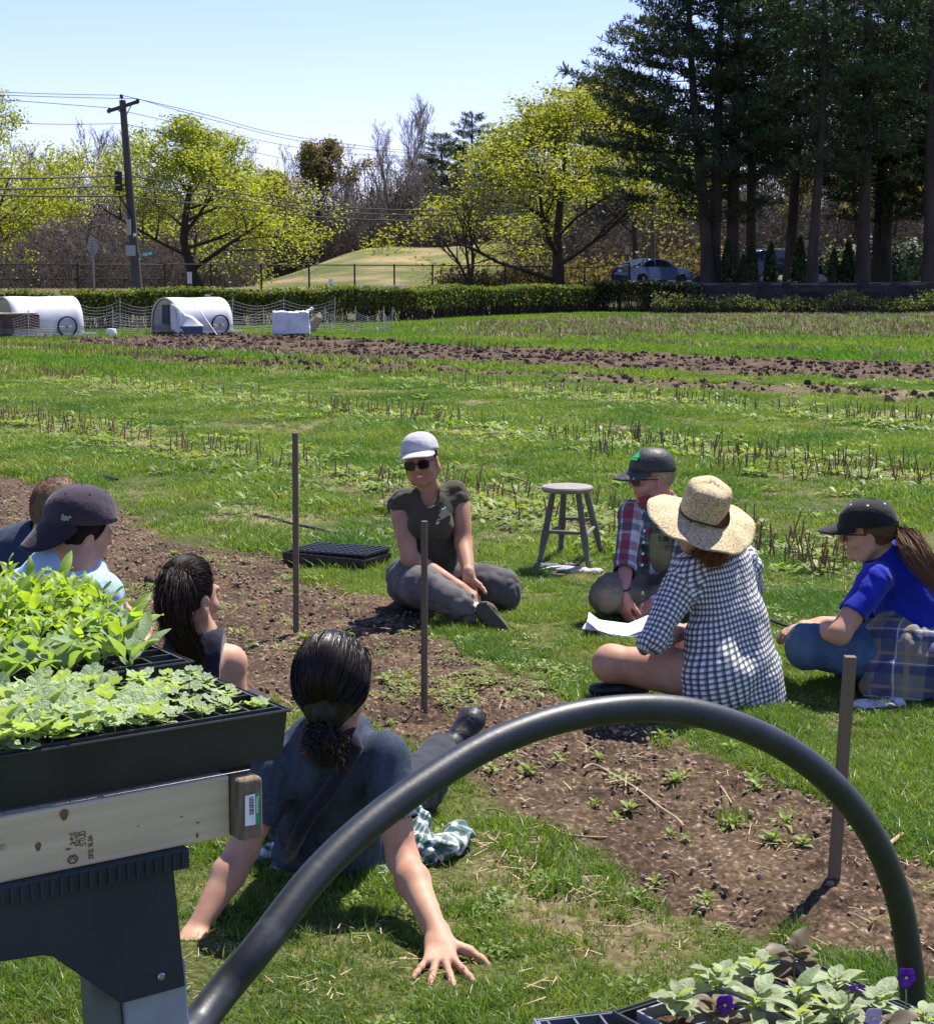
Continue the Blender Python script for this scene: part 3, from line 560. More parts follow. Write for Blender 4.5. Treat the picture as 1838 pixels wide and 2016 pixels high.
def ribbons(segs):
    """segs: array (n, 8): p0 xyz, p1 xyz, w0, w1 -> flat crossed strips (2 quads each, so that they have a body from every side)"""
    s_ = np.asarray(segs, float); p0, p1 = s_[:, :3], s_[:, 3:6]; w0, w1 = s_[:, 6:7], s_[:, 7:8]
    d = p1 - p0; d /= np.linalg.norm(d, axis=1, keepdims=True) + 1e-9
    up = np.tile([[.13, .99, .05]], (len(d), 1)); a = np.cross(d, up); a /= np.linalg.norm(a, axis=1, keepdims=True) + 1e-9; b = np.cross(d, a)
    V = []; 
    c3 = [(math.cos(t), math.sin(t)) for t in (0, 2.094, 4.189)]
    for (p, w) in ((p0, w0), (p1, w1)):
        for cc, ss in c3: V.append(p + (a * cc + b * ss) * w * .5)
    V = np.stack(V, 1); n = len(s_)
    F = np.array([[0, 1, 4, 3], [1, 2, 5, 4], [2, 0, 3, 5]]); F = (np.arange(n)[:, None, None] * 6 + F[None]).reshape(-1, 4)
    return V.reshape(-1, 3), F
def leaf_cards(C, size, seed=0, elong=1.0, droop=0.):
    r = np.random.default_rng(seed); n = len(C); a = r.normal(size=(n, 3)); a /= np.linalg.norm(a, axis=1, keepdims=True); t = r.normal(size=(n, 3)); b = np.cross(a, t); b /= np.linalg.norm(b, axis=1, keepdims=True); c = np.cross(a, b)
    s_ = size * r.uniform(.6, 1.3, (n, 1)); bend = a * s_ * .25
    V = np.stack([C - b * s_ * .5 * elong, C + c * s_ * .4 + bend * .4, C + b * s_ * .55 * elong, C - c * s_ * .4 + bend], 1).reshape(-1, 3)
    F = (np.arange(n)[:, None] * 4 + np.array([[0, 1, 2, 3]]))
    return V, F
def skeleton(seed, H, r0, fork=.28, nl=6, spread=.75, up=.25, levels=4, kids=(7, 6, 5, 4), ratio=.55, wob=.12, lean=0., l1=.62, a0=.6):
    r = random.Random(seed); segs = [[] for _ in range(6)]; tips = []
    def grow(p, d, L_, rad, lev):
        ns = 5 if lev < 2 else 3; pts = [p.copy()]; dd = d.copy()
        for i in range(ns):
            dd = nrm(dd + np.array([r.gauss(0, wob), r.gauss(0, wob), r.gauss(0, wob * .5) + up * (.35 if lev else .1)])); pts.append(pts[-1] + dd * L_ / ns)
        rads = [rad * (1 - .75 * i / ns) for i in range(ns + 1)]
        segs[lev].append((pts, rads))
        if lev >= levels: tips.append(pts[1]); tips.append(pts[2]); tips.append(pts[-1]); return
        k = kids[lev]
        for i in range(k):
            t = (fork if lev == 0 else .25) + (1 - (fork if lev == 0 else .25)) * (i + r.random() * .8) / k; t = min(t, .98)
            j = min(int(t * ns), ns - 1); q = pts[j] + (pts[j + 1] - pts[j]) * (t * ns - j); ax = nrm(pts[j + 1] - pts[j]); az = (i * 2.4 + r.uniform(-.5, .5)) if lev == 0 else r.random() * 6.28
            a, b, _ = frame(ax, (0, 0, 1) if abs(ax[2]) < .9 else (1, 0, 0)); ang = spread * r.uniform(.75, 1.2) * (1.25 - .6 * t if lev == 0 else 1)
            nd = nrm(ax * math.cos(ang) + (a * math.cos(az) + b * math.sin(az)) * math.sin(ang))
            ll = L_ * ratio * (1.15 - .55 * t) * r.uniform(.8, 1.2) if lev else H * l1 * (1.2 - .75 * t) * r.uniform(.85, 1.1)
            grow(q, nd, ll, rads[j] * (.5 if lev == 0 else .55) + .004, lev + 1)
        if lev: tips.append(pts[-1])
    grow(np.zeros(3), nrm(np.array([lean, 0, 1.])), H * .86, r0, 0)
    return segs, np.array(tips)
def tree_meshes(name, seed, H, r0, thick=1.0, twig_w=.02, **kw):
    segs, tips = skeleton(seed, H, r0, **kw); mb = MB(); thin = []
    for lev, L_ in enumerate(segs):
        for pts, rads in L_:
            if lev <= 1: mb.tube(pts, [max(x, .015) * thick for x in rads], 8 if lev == 0 else 5, False)
            else:
                for i in range(len(pts) - 1): thin.append(list(pts[i]) + list(pts[i + 1]) + [max(rads[i] * 2 * thick, twig_w), max(rads[i + 1] * 2 * thick, twig_w * .7)])
    me = bpy.data.meshes.new(name + '_trunk'); me.from_pydata([tuple(v) for v in mb.V], [], mb.F); me.update(); me.polygons.foreach_set('use_smooth', np.ones(len(me.polygons), bool))
    V, F = ribbons(thin)
    return me, (V, F), tips, np.array(thin)
def put_tree(name, label, x, y, z, parts, scale=1., rz=0., group=None, cat='tree'):
    t = E(name, label, cat, (x, y, z), rz, group); t.scale = (scale,) * 3 if np.isscalar(scale) else scale
    for pn, me, m in parts:
        if not me.materials: me.materials.append(m)
        link(bpy.data.objects.new(pn, me), t, kind='stuff' if pn == 'branch' else None)
    return t
def crown_in(T, seed=0, n_in=1): return T
def maple(seed, H, r0, leafsize, per, jit, name, **kw):
    tr, (V, F), tips, thin = tree_meshes(name, seed, H, r0, **kw); r = np.random.default_rng(seed)
    tm = mesh_from(name + '_branches', V, F)
    q = (thin[:, :3] + thin[:, 3:6]) / 2; small = thin[:, 6] < .06; q = q[small]
    w_ = tips[:, 2:3] / tips[:, 2].mean(); sh_ = tips[:, :2].mean(0)
    tips = tips.copy(); tips[:, :2] -= sh_ * np.clip(w_, 0, 1.3); q[:, :2] -= sh_ * np.clip(q[:, 2:3] / tips[:, 2].mean(), 0, 1.3)
    for me_ in (tr, tm):
        for v_ in me_.vertices: k_ = min(1.3, max(0, v_.co.z / tips[:, 2].mean())); v_.co.x -= sh_[0] * k_; v_.co.y -= sh_[1] * k_
    C = np.concatenate([np.repeat(tips, per, 0), q]); C = C + r.normal(size=C.shape) * jit
    LV, LF = leaf_cards(C, leafsize, seed); cm = mesh_from(name + '_crown', LV, LF)
    return tr, tm, cm
def maple_parts(ms, lm): return [('trunk', ms[0], M['bark']), ('branch', ms[1], M['bark']), ('crown', ms[2], lm)]
mA = maple(3, 11.5, .28, .15, 7, .34, 'maple_a', levels=4, kids=(12, 6, 5, 3), spread=.92, up=.10, fork=.10, l1=.58, ratio=.56, twig_w=.03)
mB_ = maple(8, 12.0, .30, .15, 7, .36, 'maple_b', levels=4, kids=(13, 6, 5, 3), spread=.88, up=.13, fork=.09, l1=.60, ratio=.56, twig_w=.03)
def W(u, v, Y): p = P(u, v, Y); return float(p[0]), float(p[1]), float(p[2])
def T_at(u, Y): x = float(P(u, 540, Y)[0]); return x, Y, gz(x, Y)
x, y, z = T_at(400, 90); put_tree('maple_tree', 'yellow green maple in new leaf behind the utility pole, left of the grassy knoll', x, y, z - .3, maple_parts(mA, M['maple']), (1.12, 1.0, .73), .4)
x, y, z = T_at(1100, 96); put_tree('maple_tree', 'tall yellow green maple with dark forked trunk right of the grassy knoll', x, y, z - .3, maple_parts(mB_, M['maple']), (1.40, 1.25, .82), 1.0)
x, y, z = T_at(-85, 80); put_tree('maple_tree', 'yellow green maple cut off by the left edge of the view', x, y, z - 1.9, maple_parts(mB_, M['maple']), (.95, .9, .83), 2.2)
mC = maple(21, 11, .22, .26, 3, .3, 'lime', levels=4, kids=(9, 5, 4, 3), spread=.5, up=.3, fork=.3, l1=.5, ratio=.6, twig_w=.03)
for u, Y, s_, rz, lb in ((630, 134, .86, .5, 'narrow pale lime tree just coming into leaf above the brown woods'), (1250, 112, 1.0, 1.2, 'lime green tree behind the dark pines, over the parked sedan'), (1395, 118, .75, 2.0, 'small lime tree glimpsed between the two leftmost pine trunks'), (1680, 125, .8, 3.1, 'lime tree glimpsed under the pines right of the thin trunk'), (1185, 122, 1.12, 4.1, 'tall pale lime tree rising behind the largest maple'), (540, 130, .72, 5.1, 'small olive lime tree left of the narrow pale lime tree'), (1560, 130, .8, 5.6, 'lime tree glimpsed beyond the dark parked wagon'), (300, 131, .62, 2.6, 'small olive tree behind the left maple'), (480, 133, .66, 3.6, 'small olive tree right of the left maple'), (1760, 120, .7, 1.6, 'lime foliage low behind the rightmost pines')):
    x, y, z = T_at(u, Y); put_tree('budding_tree', lb, x, y, z - .2, maple_parts(mC, M['maple2'] if u not in (540, 630, 300, 480) else M['budding']), (s_, s_, s_ * .95), rz, 'trees coming into leaf beyond the road')
bare = []
for i, kw in enumerate((dict(H=12, r0=.17, spread=.45, up=.32, kids=(8, 5, 4, 3), l1=.5), dict(H=11, r0=.15, spread=.6, up=.2, kids=(8, 5, 4, 3), l1=.5), dict(H=12, r0=.2, spread=.4, up=.35, kids=(9, 5, 4, 3), l1=.55), dict(H=10, r0=.13, spread=.7, up=.1, kids=(7, 6, 4, 3), l1=.5), dict(H=12, r0=.18, spread=.5, up=.25, kids=(9, 6, 4, 3), l1=.45))):
    H = kw.pop('H'); r0 = kw.pop('r0'); tr, (V, F), tips, thin = tree_meshes('bare%d' % i, 40 + i, H, r0, fork=.25, ratio=.58, twig_w=.028, **kw); bare.append((tr, mesh_from('bare%d_twigs' % i, V, F)))
kinds_txt = ['leafless brown tree', 'leafless grey brown tree']
bp_ = [(30, 118, .95), (80, 112, .8), (120, 125, 1.0), (165, 110, .85), (205, 130, 1.15), (240, 120, 1.05), (285, 128, 1.15), (330, 135, 1.3), (372, 122, 1.05), (440, 130, 1.2), (480, 138, 1.1), (520, 126, 1.2), (560, 137, .95), (590, 142, 1.0), (650, 138, .9), (690, 133, .85), (712, 130, .55), (740, 131, .8), (770, 140, .95), (800, 134, .75), (835, 136, .8), (870, 131, .78), (905, 138, .8), (940, 130, .7), (975, 134, .75), (0, 124, 1.05), (1010, 128, .7), (140, 140, 1.2), (60, 138, 1.1), (415, 142, 1.2), (1340, 128, .8), (1450, 135, .9), (1500, 122, .75), (1610, 138, .9), (1650, 124, .7), (1730, 135, .95), (1800, 126, .8), (1830, 138, 1.0), (1060, 140, .9), (1140, 142, .9)]
near_by = {165: 'left of the utility pole', 240: 'directly behind the utility pole', 712: 'standing alone on the rim of the grassy knoll', 800: 'above the middle of the knoll', 940: 'over the right shoulder of the knoll', 0: 'at the left edge of the woods', 520: 'rising above the left maple', 1830: 'behind the pines at the right edge'}
pi_ = 0
for i, (u, Y, s_) in enumerate(sorted(bp_)):
    k = i % 5; x, y, z = T_at(u, Y)
    lb = ('%s %s' % (kinds_txt[i % 2], near_by[u])) if u in near_by else 'leafless tree in the brown woods, %s counting from the left' % ordn(i + 1)
    t = put_tree('bare_tree', lb, x, y, z - .2, [('trunk', bare[k][0], M['bark_grey']), ('crown', bare[k][1], M['twig'])], (s_ * .92, s_ * .92, s_ * .78), i * 1.3, 'leafless trees in the woods')
x, y, z = T_at(790, 150); tr, (V, F), tips, thin = tree_meshes('palebare', 77, 14, .16, levels=4, kids=(12, 6, 4, 3), spread=.42, up=.4, fork=.35, l1=.5, ratio=.6, twig_w=.035)
put_tree('bare_tree', 'pale leafless fan shaped tree against the sky left of the distant dark pines', x, y, z, [('trunk', tr, M['bark_pale']), ('crown', mesh_from('palecrown', V, F), M['bark_pale'])], (.85, .85, .82))
t = E('bare_tree', 'bare tree with three leaning dark stems at the right foot of the knoll', 'tree', T_at(925, 92))
for k, (ln, H) in enumerate(((-.35, 4.6), (-.12, 5.2), (.25, 4.4))):
    tr, (V, F), tips, thin = tree_meshes('stem%d' % k, 90 + k, H, .10, levels=3, kids=(7, 5, 4, 3), lean=ln, spread=.6, twig_w=.022, l1=.5)
    tr.materials.append(M['bark']); link(bpy.data.objects.new('trunk', tr), t); m2 = mesh_from('stemtw%d' % k, V, F); m2.materials.append(M['bark']); link(bpy.data.objects.new('branch', m2), t, kind='stuff')
def brush(name, label, boxes, n, h, w, m, seed=5, leaf=0, leafm=None, cat='undergrowth'):
    r = np.random.default_rng(seed); segs = []; LC = []
    for (u0, u1, Y0, Y1, hh) in boxes:
        k = int(n * abs(u1 - u0) / 100.); u = r.uniform(u0, u1, k); Y = r.uniform(Y0, Y1, k); X = (u - CU) / FL * Y
        z = height(X, Y); H_ = hh * r.uniform(.35, 1.1, k) * (1 + .35 * np.sin(u * .05 + Y)); lean = r.normal(size=(k, 2)) * .35
        p = np.stack([X, Y, z], -1)
        for q in range(3):
            d = np.stack([lean[:, 0] + r.normal(size=k) * .25, lean[:, 1], np.ones(k)], -1) * (H_ / 3)[:, None]; p2 = p + d
            segs.append(np.concatenate([p, p2, np.full((k, 1), w * (1 - q * .25)), np.full((k, 1), w * (.8 - q * .25))], 1))
            for z_ in range(3):
                b = p + d * r.random((k, 1)); e = b + r.normal(size=(k, 3)) * np.array([.5, .4, .45]) * h; segs.append(np.concatenate([b, e, np.full((k, 1), w * .6), np.full((k, 1), w * .4)], 1))
                if leaf: LC.append(e)
            p = p2
    V, F = ribbons(np.concatenate(segs)); obj(name, mesh_from(name, V, F), m, label=label, category=cat, kind='stuff')
    if leaf:
        C = np.concatenate(LC); C = C[r.random(len(C)) < leaf]; V, F = leaf_cards(C, .22, seed); obj(name + '_leaves', mesh_from(name + '_leaves', V, F), leafm, label=label + ', its small leaves', category=cat, kind='stuff')
brush('woodland_brush', 'brown leafless undergrowth filling the foot of the woods', [(-60, 505, 104, 126, 3.6), (-60, 540, 128, 142, 5.6), (520, 1000, 131, 142, 3.2), (990, 1240, 112, 134, 3.0), (1240, 1900, 120, 140, 4.5)], 340, .9, .045, M['brush'], 5, .12, M['brush'])
brush('road_shrubs', 'grey green budding shrubs beyond the road behind the parked sedan', [(1290, 1420, 104, 110, 2.6), (1000, 1240, 100, 106, 1.3), (870, 1000, 94, 99, 1.0), (1640, 1700, 100, 104, 2.0)], 200, .5, .03, M['hedge_twig'], 9, .7, M['budding'])
r_ = np.random.default_rng(2); segs = []
for k in range(5200):
    u = r_.uniform(-120, 1960); Y = r_.uniform(146, 185); X = (u - CU) / FL * Y; H_ = r_.uniform(4, 10.5) * (.92 if u < 560 else .7 if u < 1000 else .95)
    b = np.array([X, Y, gz(X, Y)]); t = b + [r_.normal() * .6, 0, H_]; segs.append(list(b) + list(t) + [.18, .05])
    for q in range(9):
        s0 = b + (t - b) * r_.uniform(.12, 1); e = s0 + np.array([r_.normal() * 1.1, r_.normal(), r_.uniform(.2, 1.6)]); segs.append(list(s0) + list(e) + [.06, .03])
V, F = ribbons(np.array(segs)); obj('distant_wood', mesh_from('distant_wood', V, F), M['brush'], label='distant brown leafless wood closing the view behind the nearer trees', category='woods', kind='stuff')
def clump_cards(C, D, size, n=9, seed=0, width=.17):
    r = np.random.default_rng(seed); m = len(C); C = np.repeat(C, n, 0); D = np.repeat(D, n, 0); d = r.normal(size=C.shape) * .75 + D * .55 + np.array([0, 0, .35]); d /= np.linalg.norm(d, axis=1, keepdims=True)
    s_ = size * r.uniform(.6, 1.2, (len(C), 1)); t = r.normal(size=C.shape); a = np.cross(d, t); a /= np.linalg.norm(a, axis=1, keepdims=True); a *= s_ * width
    V = np.stack([C - a * .5, C + d * s_ * .6 - a, C + d * s_, C + d * s_ * .6 + a], 1).reshape(-1, 3)
    return V, np.arange(len(C))[:, None] * 4 + np.array([[0, 1, 2, 3]])
def pine(name, seed, H, r0, first, Lmax, dens=1., top=.9, trunks=((0, 0, 0, 0, 1),)):
    r = random.Random(seed); mb = MB(); thin = []; C = []; D = []
    for (ox, oy, lx, ly, hs) in trunks:
        Ht = H * hs; tp = []
        for i in range(11):
            t = i / 10; tp.append(np.array([ox + lx * t + .12 * math.sin(t * 6 + seed), oy + ly * t + .1 * math.cos(t * 5), Ht * t]))
        mb.tube(tp, [r0 * (1 - .82 * i / 10) * (1.25 if i == 0 else 1) for i in range(11)], 10, False)
        z = first
        while z < Ht - .3:
            t = z / Ht; j = min(int(t * 10), 9); q = tp[j] + (tp[j + 1] - tp[j]) * (t * 10 - j); nb = r.choice((3, 4, 5)); a0 = r.random() * 6.28
            prof = min(1, (z - first) / (Ht * .18) * .6 + .55) * (1 - max(0, (t - .55) / .47)) + .12
            for b in range(nb):
                if r.random() < .12: continue
                az = a0 + 6.28 * b / nb + r.uniform(-.35, .35); L_ = Lmax * prof * r.uniform(.55, 1.15); rise = r.uniform(-.12, .22) + .35 * max(0, t - .5); d = np.array([math.cos(az), math.sin(az), rise]); pts = [q.copy()]; bare_in = r.uniform(.2, .42)
                for k in range(5):
                    d = nrm(d + np.array([r.gauss(0, .09), r.gauss(0, .09), .055])); pts.append(pts[-1] + d * L_ / 5)
                for k in range(5): thin.append(list(pts[k]) + list(pts[k + 1]) + [max(.03, .12 * (1 - k / 5) * (1 - .6 * t)), max(.02, .12 * (1 - (k + 1) / 5) * (1 - .6 * t))])
                ns = int(L_ * 4.2 * dens)
                for k in range(ns):
                    tt = bare_in + (1 - bare_in) * (k + r.random()) / max(ns, 1); tt = min(tt, .99); m = int(tt * 5); base = pts[m] + (pts[m + 1] - pts[m]) * (tt * 5 - m); sd_ = 1 if k % 2 else -1
                    sl = L_ * .30 * (1.1 - .5 * tt) * r.uniform(.6, 1.2); s_ = nrm(np.array([d[0] - sd_ * d[1] * 1.1, d[1] + sd_ * d[0] * 1.1, r.uniform(-.05, .35)])); e = base + s_ * sl
                    thin.append(list(base) + list(e) + [.025, .015])
                    nc = max(2, int(sl * 4.5))
                    for c in range(nc):
                        f = .3 + .7 * (c + r.random()) / nc; C.append(base + s_ * sl * f + np.array([r.gauss(0, .07), r.gauss(0, .07), r.gauss(0, .05) + .04])); D.append(s_)
            z += r.uniform(.32, .62) * (1 + .5 * (t < .3))
        for _ in range(5):
            zz = r.uniform(first * .4, first); az = r.random() * 6.28; b = tp[int(zz / Ht * 10)]; b = np.array([b[0], b[1], zz]); e = b + np.array([math.cos(az), math.sin(az), r.uniform(-.1, .3)]) * r.uniform(.5, 1.6); thin.append(list(b) + list(e) + [.05, .02])
    me = bpy.data.meshes.new(name); me.from_pydata([tuple(v) for v in mb.V], [], mb.F); me.update(); me.polygons.foreach_set('use_smooth', np.ones(len(me.polygons), bool))
    V, F = ribbons(np.array(thin)); bm_ = mesh_from(name + '_br', V, F); V, F = clump_cards(np.array(C), np.array(D), .36, 9, seed, .085); cm = mesh_from(name + '_needles', V, F)
    print(name, len(C)); return [('trunk', me, M['bark']), ('branch', bm_, M['bark']), ('crown', cm, M['needle'])]
pA = pine('pineA', 1, 18.5, .31, 3.0, 4.7, .72, trunks=((0, 0, -1.3, 0, .93), (.25, .3, .55, .2, 1.0)))
pB = pine('pineB', 2, 19.5, .33, 4.6, 3.7, .64); pC = pine('pineC', 5, 19, .26, 5.0, 3.3, .62)
pD = pine('pineD', 9, 18.5, .35, 2.0, 5.6, .85)
for u, Y, ps, s_, rz, lb in ((1390, 81, pA, 1.0, .0, 'leftmost tall pine, its trunk forking low, branches reaching over the sedan'), (1442, 83, pB, 1.04, .8, 'tall straight dark pine second from the left in the grove'), (1476, 86, pC, 1.08, 2.3, 'tall pine just right of the straight dark pine, close beside it'), (1604, 78, pC, .98, .3, 'thin trunked pine standing by the stone wall, right of the parked wagon'), (1695, 80, pB, 1.0, 3.9, 'thick trunked pine in the right part of the grove'), (1824, 78, pB, 1.02, 5.2, 'thick trunked pine at the right edge of the view'), (1745, 92, pA, 1.1, 1.4, 'farther pine between the two thick trunks on the right'), (1558, 95, pB, 1.05, 2.9, 'farther pine behind the parked wagon'), (1890, 88, pA, 1.1, 2.2, 'pine whose branches enter from the right edge')):
    x, y, z = T_at(u, Y); put_tree('pine_tree', lb, x, y, z - .15, ps, s_, rz, 'tall dark pines beyond the wall')
for u, Y, s_, rz, lb in ((868, 148, .60, 1., 'distant dark pine with broad crown left of the largest maple'), (930, 150, .69, 2.6, 'distant dark pine nearest the largest maple'), (1180, 150, .66, 0.4, 'distant dark pine half hidden behind the largest maple'), (845, 143, .42, 4.0, 'small distant dark pine on the knoll behind bare trees')):
    x, y, z = T_at(u, Y); put_tree('pine_tree', lb, x, y, z - 1.2, pD, (s_ * 1.15, s_ * 1.15, s_), rz, 'distant pines')
def shrub_mesh(seed, n, rx, rz_, sz):
    r = np.random.default_rng(seed); d = r.normal(size=(n, 3)); d /= np.linalg.norm(d, axis=1, keepdims=True); rad = r.uniform(.55, 1, (n, 1)) ** .5; C = d * rad * np.array([rx, rx, rz_]) * (1 + .25 * fbm(d * 2.2, 2, seed)[:, None]); C[:, 2] = np.abs(C[:, 2] + rz_ * .15)
    return mesh_from('shrub', *leaf_cards(C, sz, seed))
dk = [shrub_mesh(i, 900, 1.3, 1.9, .22) for i in range(3)]
for i, (u, Y, s_) in enumerate(((1668, 96, 1.0), (1722, 98, 1.25), (1752, 94, .95), (1785, 97, 1.2), (1640, 104, 1.0), (1480, 104, .9), (1810, 100, 1.0))):
    x, y, z = T_at(u, Y); t = E('evergreen_shrub', ['dark evergreen shrub right of the thin pine', 'large dark evergreen shrub behind the thick pine trunk', 'dark shrub between the two thick pine trunks', 'dark shrub just left of the rightmost pine trunk', 'dark shrub far behind the thin pine', 'dark shrub behind the leftmost cone shrubs', 'dark shrub at the right edge behind the grove'][i], 'shrub', (x, y, z)); t.scale = (s_,) * 3
    m2 = dk[i % 3]; 
    if not m2.materials: m2.materials.append(M['needle'])
    link(bpy.data.objects.new('foliage', m2), t); mb = MB(); mb.tube([(0, 0, -.1), (.05, 0, .8)], [.06, .03], 6); mb.build('stem', M['bark'], t)
def cone_mesh(seed):
    r = np.random.default_rng(seed); n = 1300; t = r.random(n) ** .8; a = r.uniform(0, 6.28, n); rad = .34 * (1 - t) ** .7 * (1 + .12 * r.normal(size=n)) * np.minimum(1, t * 6 + .5); C = np.stack([rad * np.cos(a), rad * np.sin(a), .08 + t * 1.75], -1)
    return mesh_from('cone', *leaf_cards(C, .13, seed, 1.5))
cn = [cone_mesh(i) for i in range(2)]
for i, (u, s_, lb) in enumerate(((1431, 1.05, 'leftmost dark cone shaped arborvitae'), (1478, 1.0, 'cone shaped arborvitae just left of the parked wagon'), (1516, .98, 'cone shaped arborvitae in front of the wagon tail'), (1573, 1.12, 'cone shaped arborvitae at the right end of the wagon'), (1640, .85, 'small cone arborvitae right of the thin pine trunk'), (1462, .7, 'shorter cone arborvitae between the two straight pine trunks'), (1668, 1.0, 'cone arborvitae farthest to the right'))):
    x, y, z = T_at(u, 80.5); t = E('arborvitae', 'green brown ' + lb if 'dark' not in lb else lb, 'shrub', (x, y, z - .03), i * 1., 'cone shaped arborvitae along the drive'); t.scale = (s_, s_, s_ * 1.05)
    if not cn[i % 2].materials: cn[i % 2].materials.append(M['needle_b'])
    link(bpy.data.objects.new('foliage', cn[i % 2]), t); mb = MB(); mb.tube([(0, 0, -.05), (0, 0, .5)], [.03, .02], 6); mb.build('stem', M['bark'], t)
print('trees', time.time() - T0)
import openvdb
class Vol:
    def __init__(s, lo, hi, h):
        s.lo = np.asarray(lo, float); s.h = h; n = np.ceil((np.asarray(hi, float) - s.lo) / h).astype(int) + 1
        s.a = np.full(n, .08, np.float32); s.n = n
    def _box(s, lo, hi):
        i0 = np.clip(np.floor((lo - s.lo) / s.h).astype(int), 0, s.n); i1 = np.clip(np.ceil((hi - s.lo) / s.h).astype(int) + 1, 0, s.n)
        if np.any(i1 <= i0): return None, None
        sl = tuple(slice(a, b) for a, b in zip(i0, i1))
        ax = [s.lo[k] + s.h * np.arange(i0[k], i1[k]) for k in range(3)]
        return sl, (ax[0][:, None, None], ax[1][None, :, None], ax[2][None, None, :])
    def _put(s, sl, d, k, op='u'):
        a = s.a[sl]; d = d.astype(np.float32)
        if op == 'u': h = np.clip(.5 + .5 * (a - d) / k, 0, 1); s.a[sl] = a * (1 - h) + d * h - k * h * (1 - h)
        elif op == 's': d = -d; h = np.clip(.5 + .5 * (d - a) / k, 0, 1); s.a[sl] = a * (1 - h) + d * h + k * h * (1 - h)
        elif op == 'i': h = np.clip(.5 + .5 * (d - a) / k, 0, 1); s.a[sl] = a * (1 - h) + d * h + k * h * (1 - h)
    def cap(s, a, b, ra, rb, k=.015, flat=None, op='u', bulge=0.):
        a = np.asarray(a, float); b = np.asarray(b, float); m = max(ra, rb) * (1 + abs(bulge)) + k * 1.5 + s.h * 4
        sl, X = s._box(np.minimum(a, b) - m, np.maximum(a, b) + m)
        if sl is None: return s
        e = b - a; L2 = e @ e + 1e-12; px, py, pz = X[0] - a[0], X[1] - a[1], X[2] - a[2]
        t = np.clip((px * e[0] + py * e[1] + pz * e[2]) / L2, 0, 1)
        qx, qy, qz = px - t * e[0], py - t * e[1], pz - t * e[2]
        if flat is not None:
            n, f = nrm(flat[0]), flat[1]; dn = (qx * n[0] + qy * n[1] + qz * n[2]) * (f - 1); qx, qy, qz = qx + n[0] * dn, qy + n[1] * dn, qz + n[2] * dn
        r = ra + (rb - ra) * t
        if bulge: r = r * (1 + bulge * np.sin(math.pi * np.clip(t * 1.05, 0, 1)))
        d = np.sqrt(qx * qx + qy * qy + qz * qz) - r
        if flat is not None: d = d / (1 + (flat[1] - 1) * .35)
        s._put(sl, d, k, op); return s
    def ell(s, c, r, A=None, k=.015, op='u'):
        c = np.asarray(c, float); r = np.asarray(r, float); A = np.eye(3) if A is None else np.asarray(A, float); m = r.max() + k * 1.5 + s.h * 4
        sl, X = s._box(c - m, c + m)
        if sl is None: return s
        p = [X[i] - c[i] for i in range(3)]; q = [(p[0] * A[i][0] + p[1] * A[i][1] + p[2] * A[i][2]) / r[i] for i in range(3)]
        l = np.sqrt(q[0] ** 2 + q[1] ** 2 + q[2] ** 2); g = np.sqrt((q[0] / r[0]) ** 2 + (q[1] / r[1]) ** 2 + (q[2] / r[2]) ** 2) + 1e-9
        s._put(sl, np.clip(l * (l - 1) / g, -.2, .2), k, op); return s
    def cut(s, p, d, r, L=.12, k=.003):
        """removes a flat ended cylinder starting at p along d"""
        p = np.asarray(p, float); d = nrm(d); sl, X = s._box(p - r - L - .01, p + r + L + .01)
        if sl is None: return s
        x, y, z = X[0] - p[0], X[1] - p[1], X[2] - p[2]; t = x * d[0] + y * d[1] + z * d[2]; q = np.sqrt((x - t * d[0]) ** 2 + (y - t * d[1]) ** 2 + (z - t * d[2]) ** 2); s._put(sl, np.maximum(np.maximum(q - r, -t), t - L), k, 's'); return s
    def sleeve(s, sh, el, f, r0, r1, k=.02, ri=None):
        q = lerp(sh, el, f); d = nrm(np.asarray(el, float) - sh); s.cap(sh, q + d * .03, r0, r1, k); s.cut(q, d, r1 + .022, .10); s.cut(q - d * .02, d, (ri or r1 - .008), .06); return s
    def plane(s, p, n, k=.006, lo=None, hi=None, op='i'):
        """keeps the side n points away from"""
        sl, X = s._box(s.lo if lo is None else np.asarray(lo, float), s.lo + s.n * s.h if hi is None else np.asarray(hi, float)); n = nrm(n)
        d = (X[0] - p[0]) * n[0] + (X[1] - p[1]) * n[1] + (X[2] - p[2]) * n[2]; s._put(sl, d + 0 * s.a[sl], k, op); return s
    def chain(s, pts, rads, k=.015, **kw):
        for i in range(len(pts) - 1): s.cap(pts[i], pts[i + 1], rads[i], rads[i + 1], k, **kw)
        return s
    def mesh(s, name, disp=None):
        g = openvdb.FloatGrid(background=.08); g.copyFromArray(np.ascontiguousarray(s.a), tolerance=0.0); p, q = g.convertToQuads(0.0)
        V = p * s.h + s.lo; F = q[:, ::-1]
        me = mesh_from(name, V, F, True)
        if disp is not None:
            n = np.empty(len(V) * 3, np.float32); me.vertices.foreach_get('normal', n); n = n.reshape(-1, 3)
            V = V + n * disp(V, n)[:, None]; me.vertices.foreach_set('co', V.astype(np.float32).ravel()); me.update()
        return me
def lerp(a, b, t): return np.asarray(a, float) * (1 - t) + np.asarray(b, float) * t
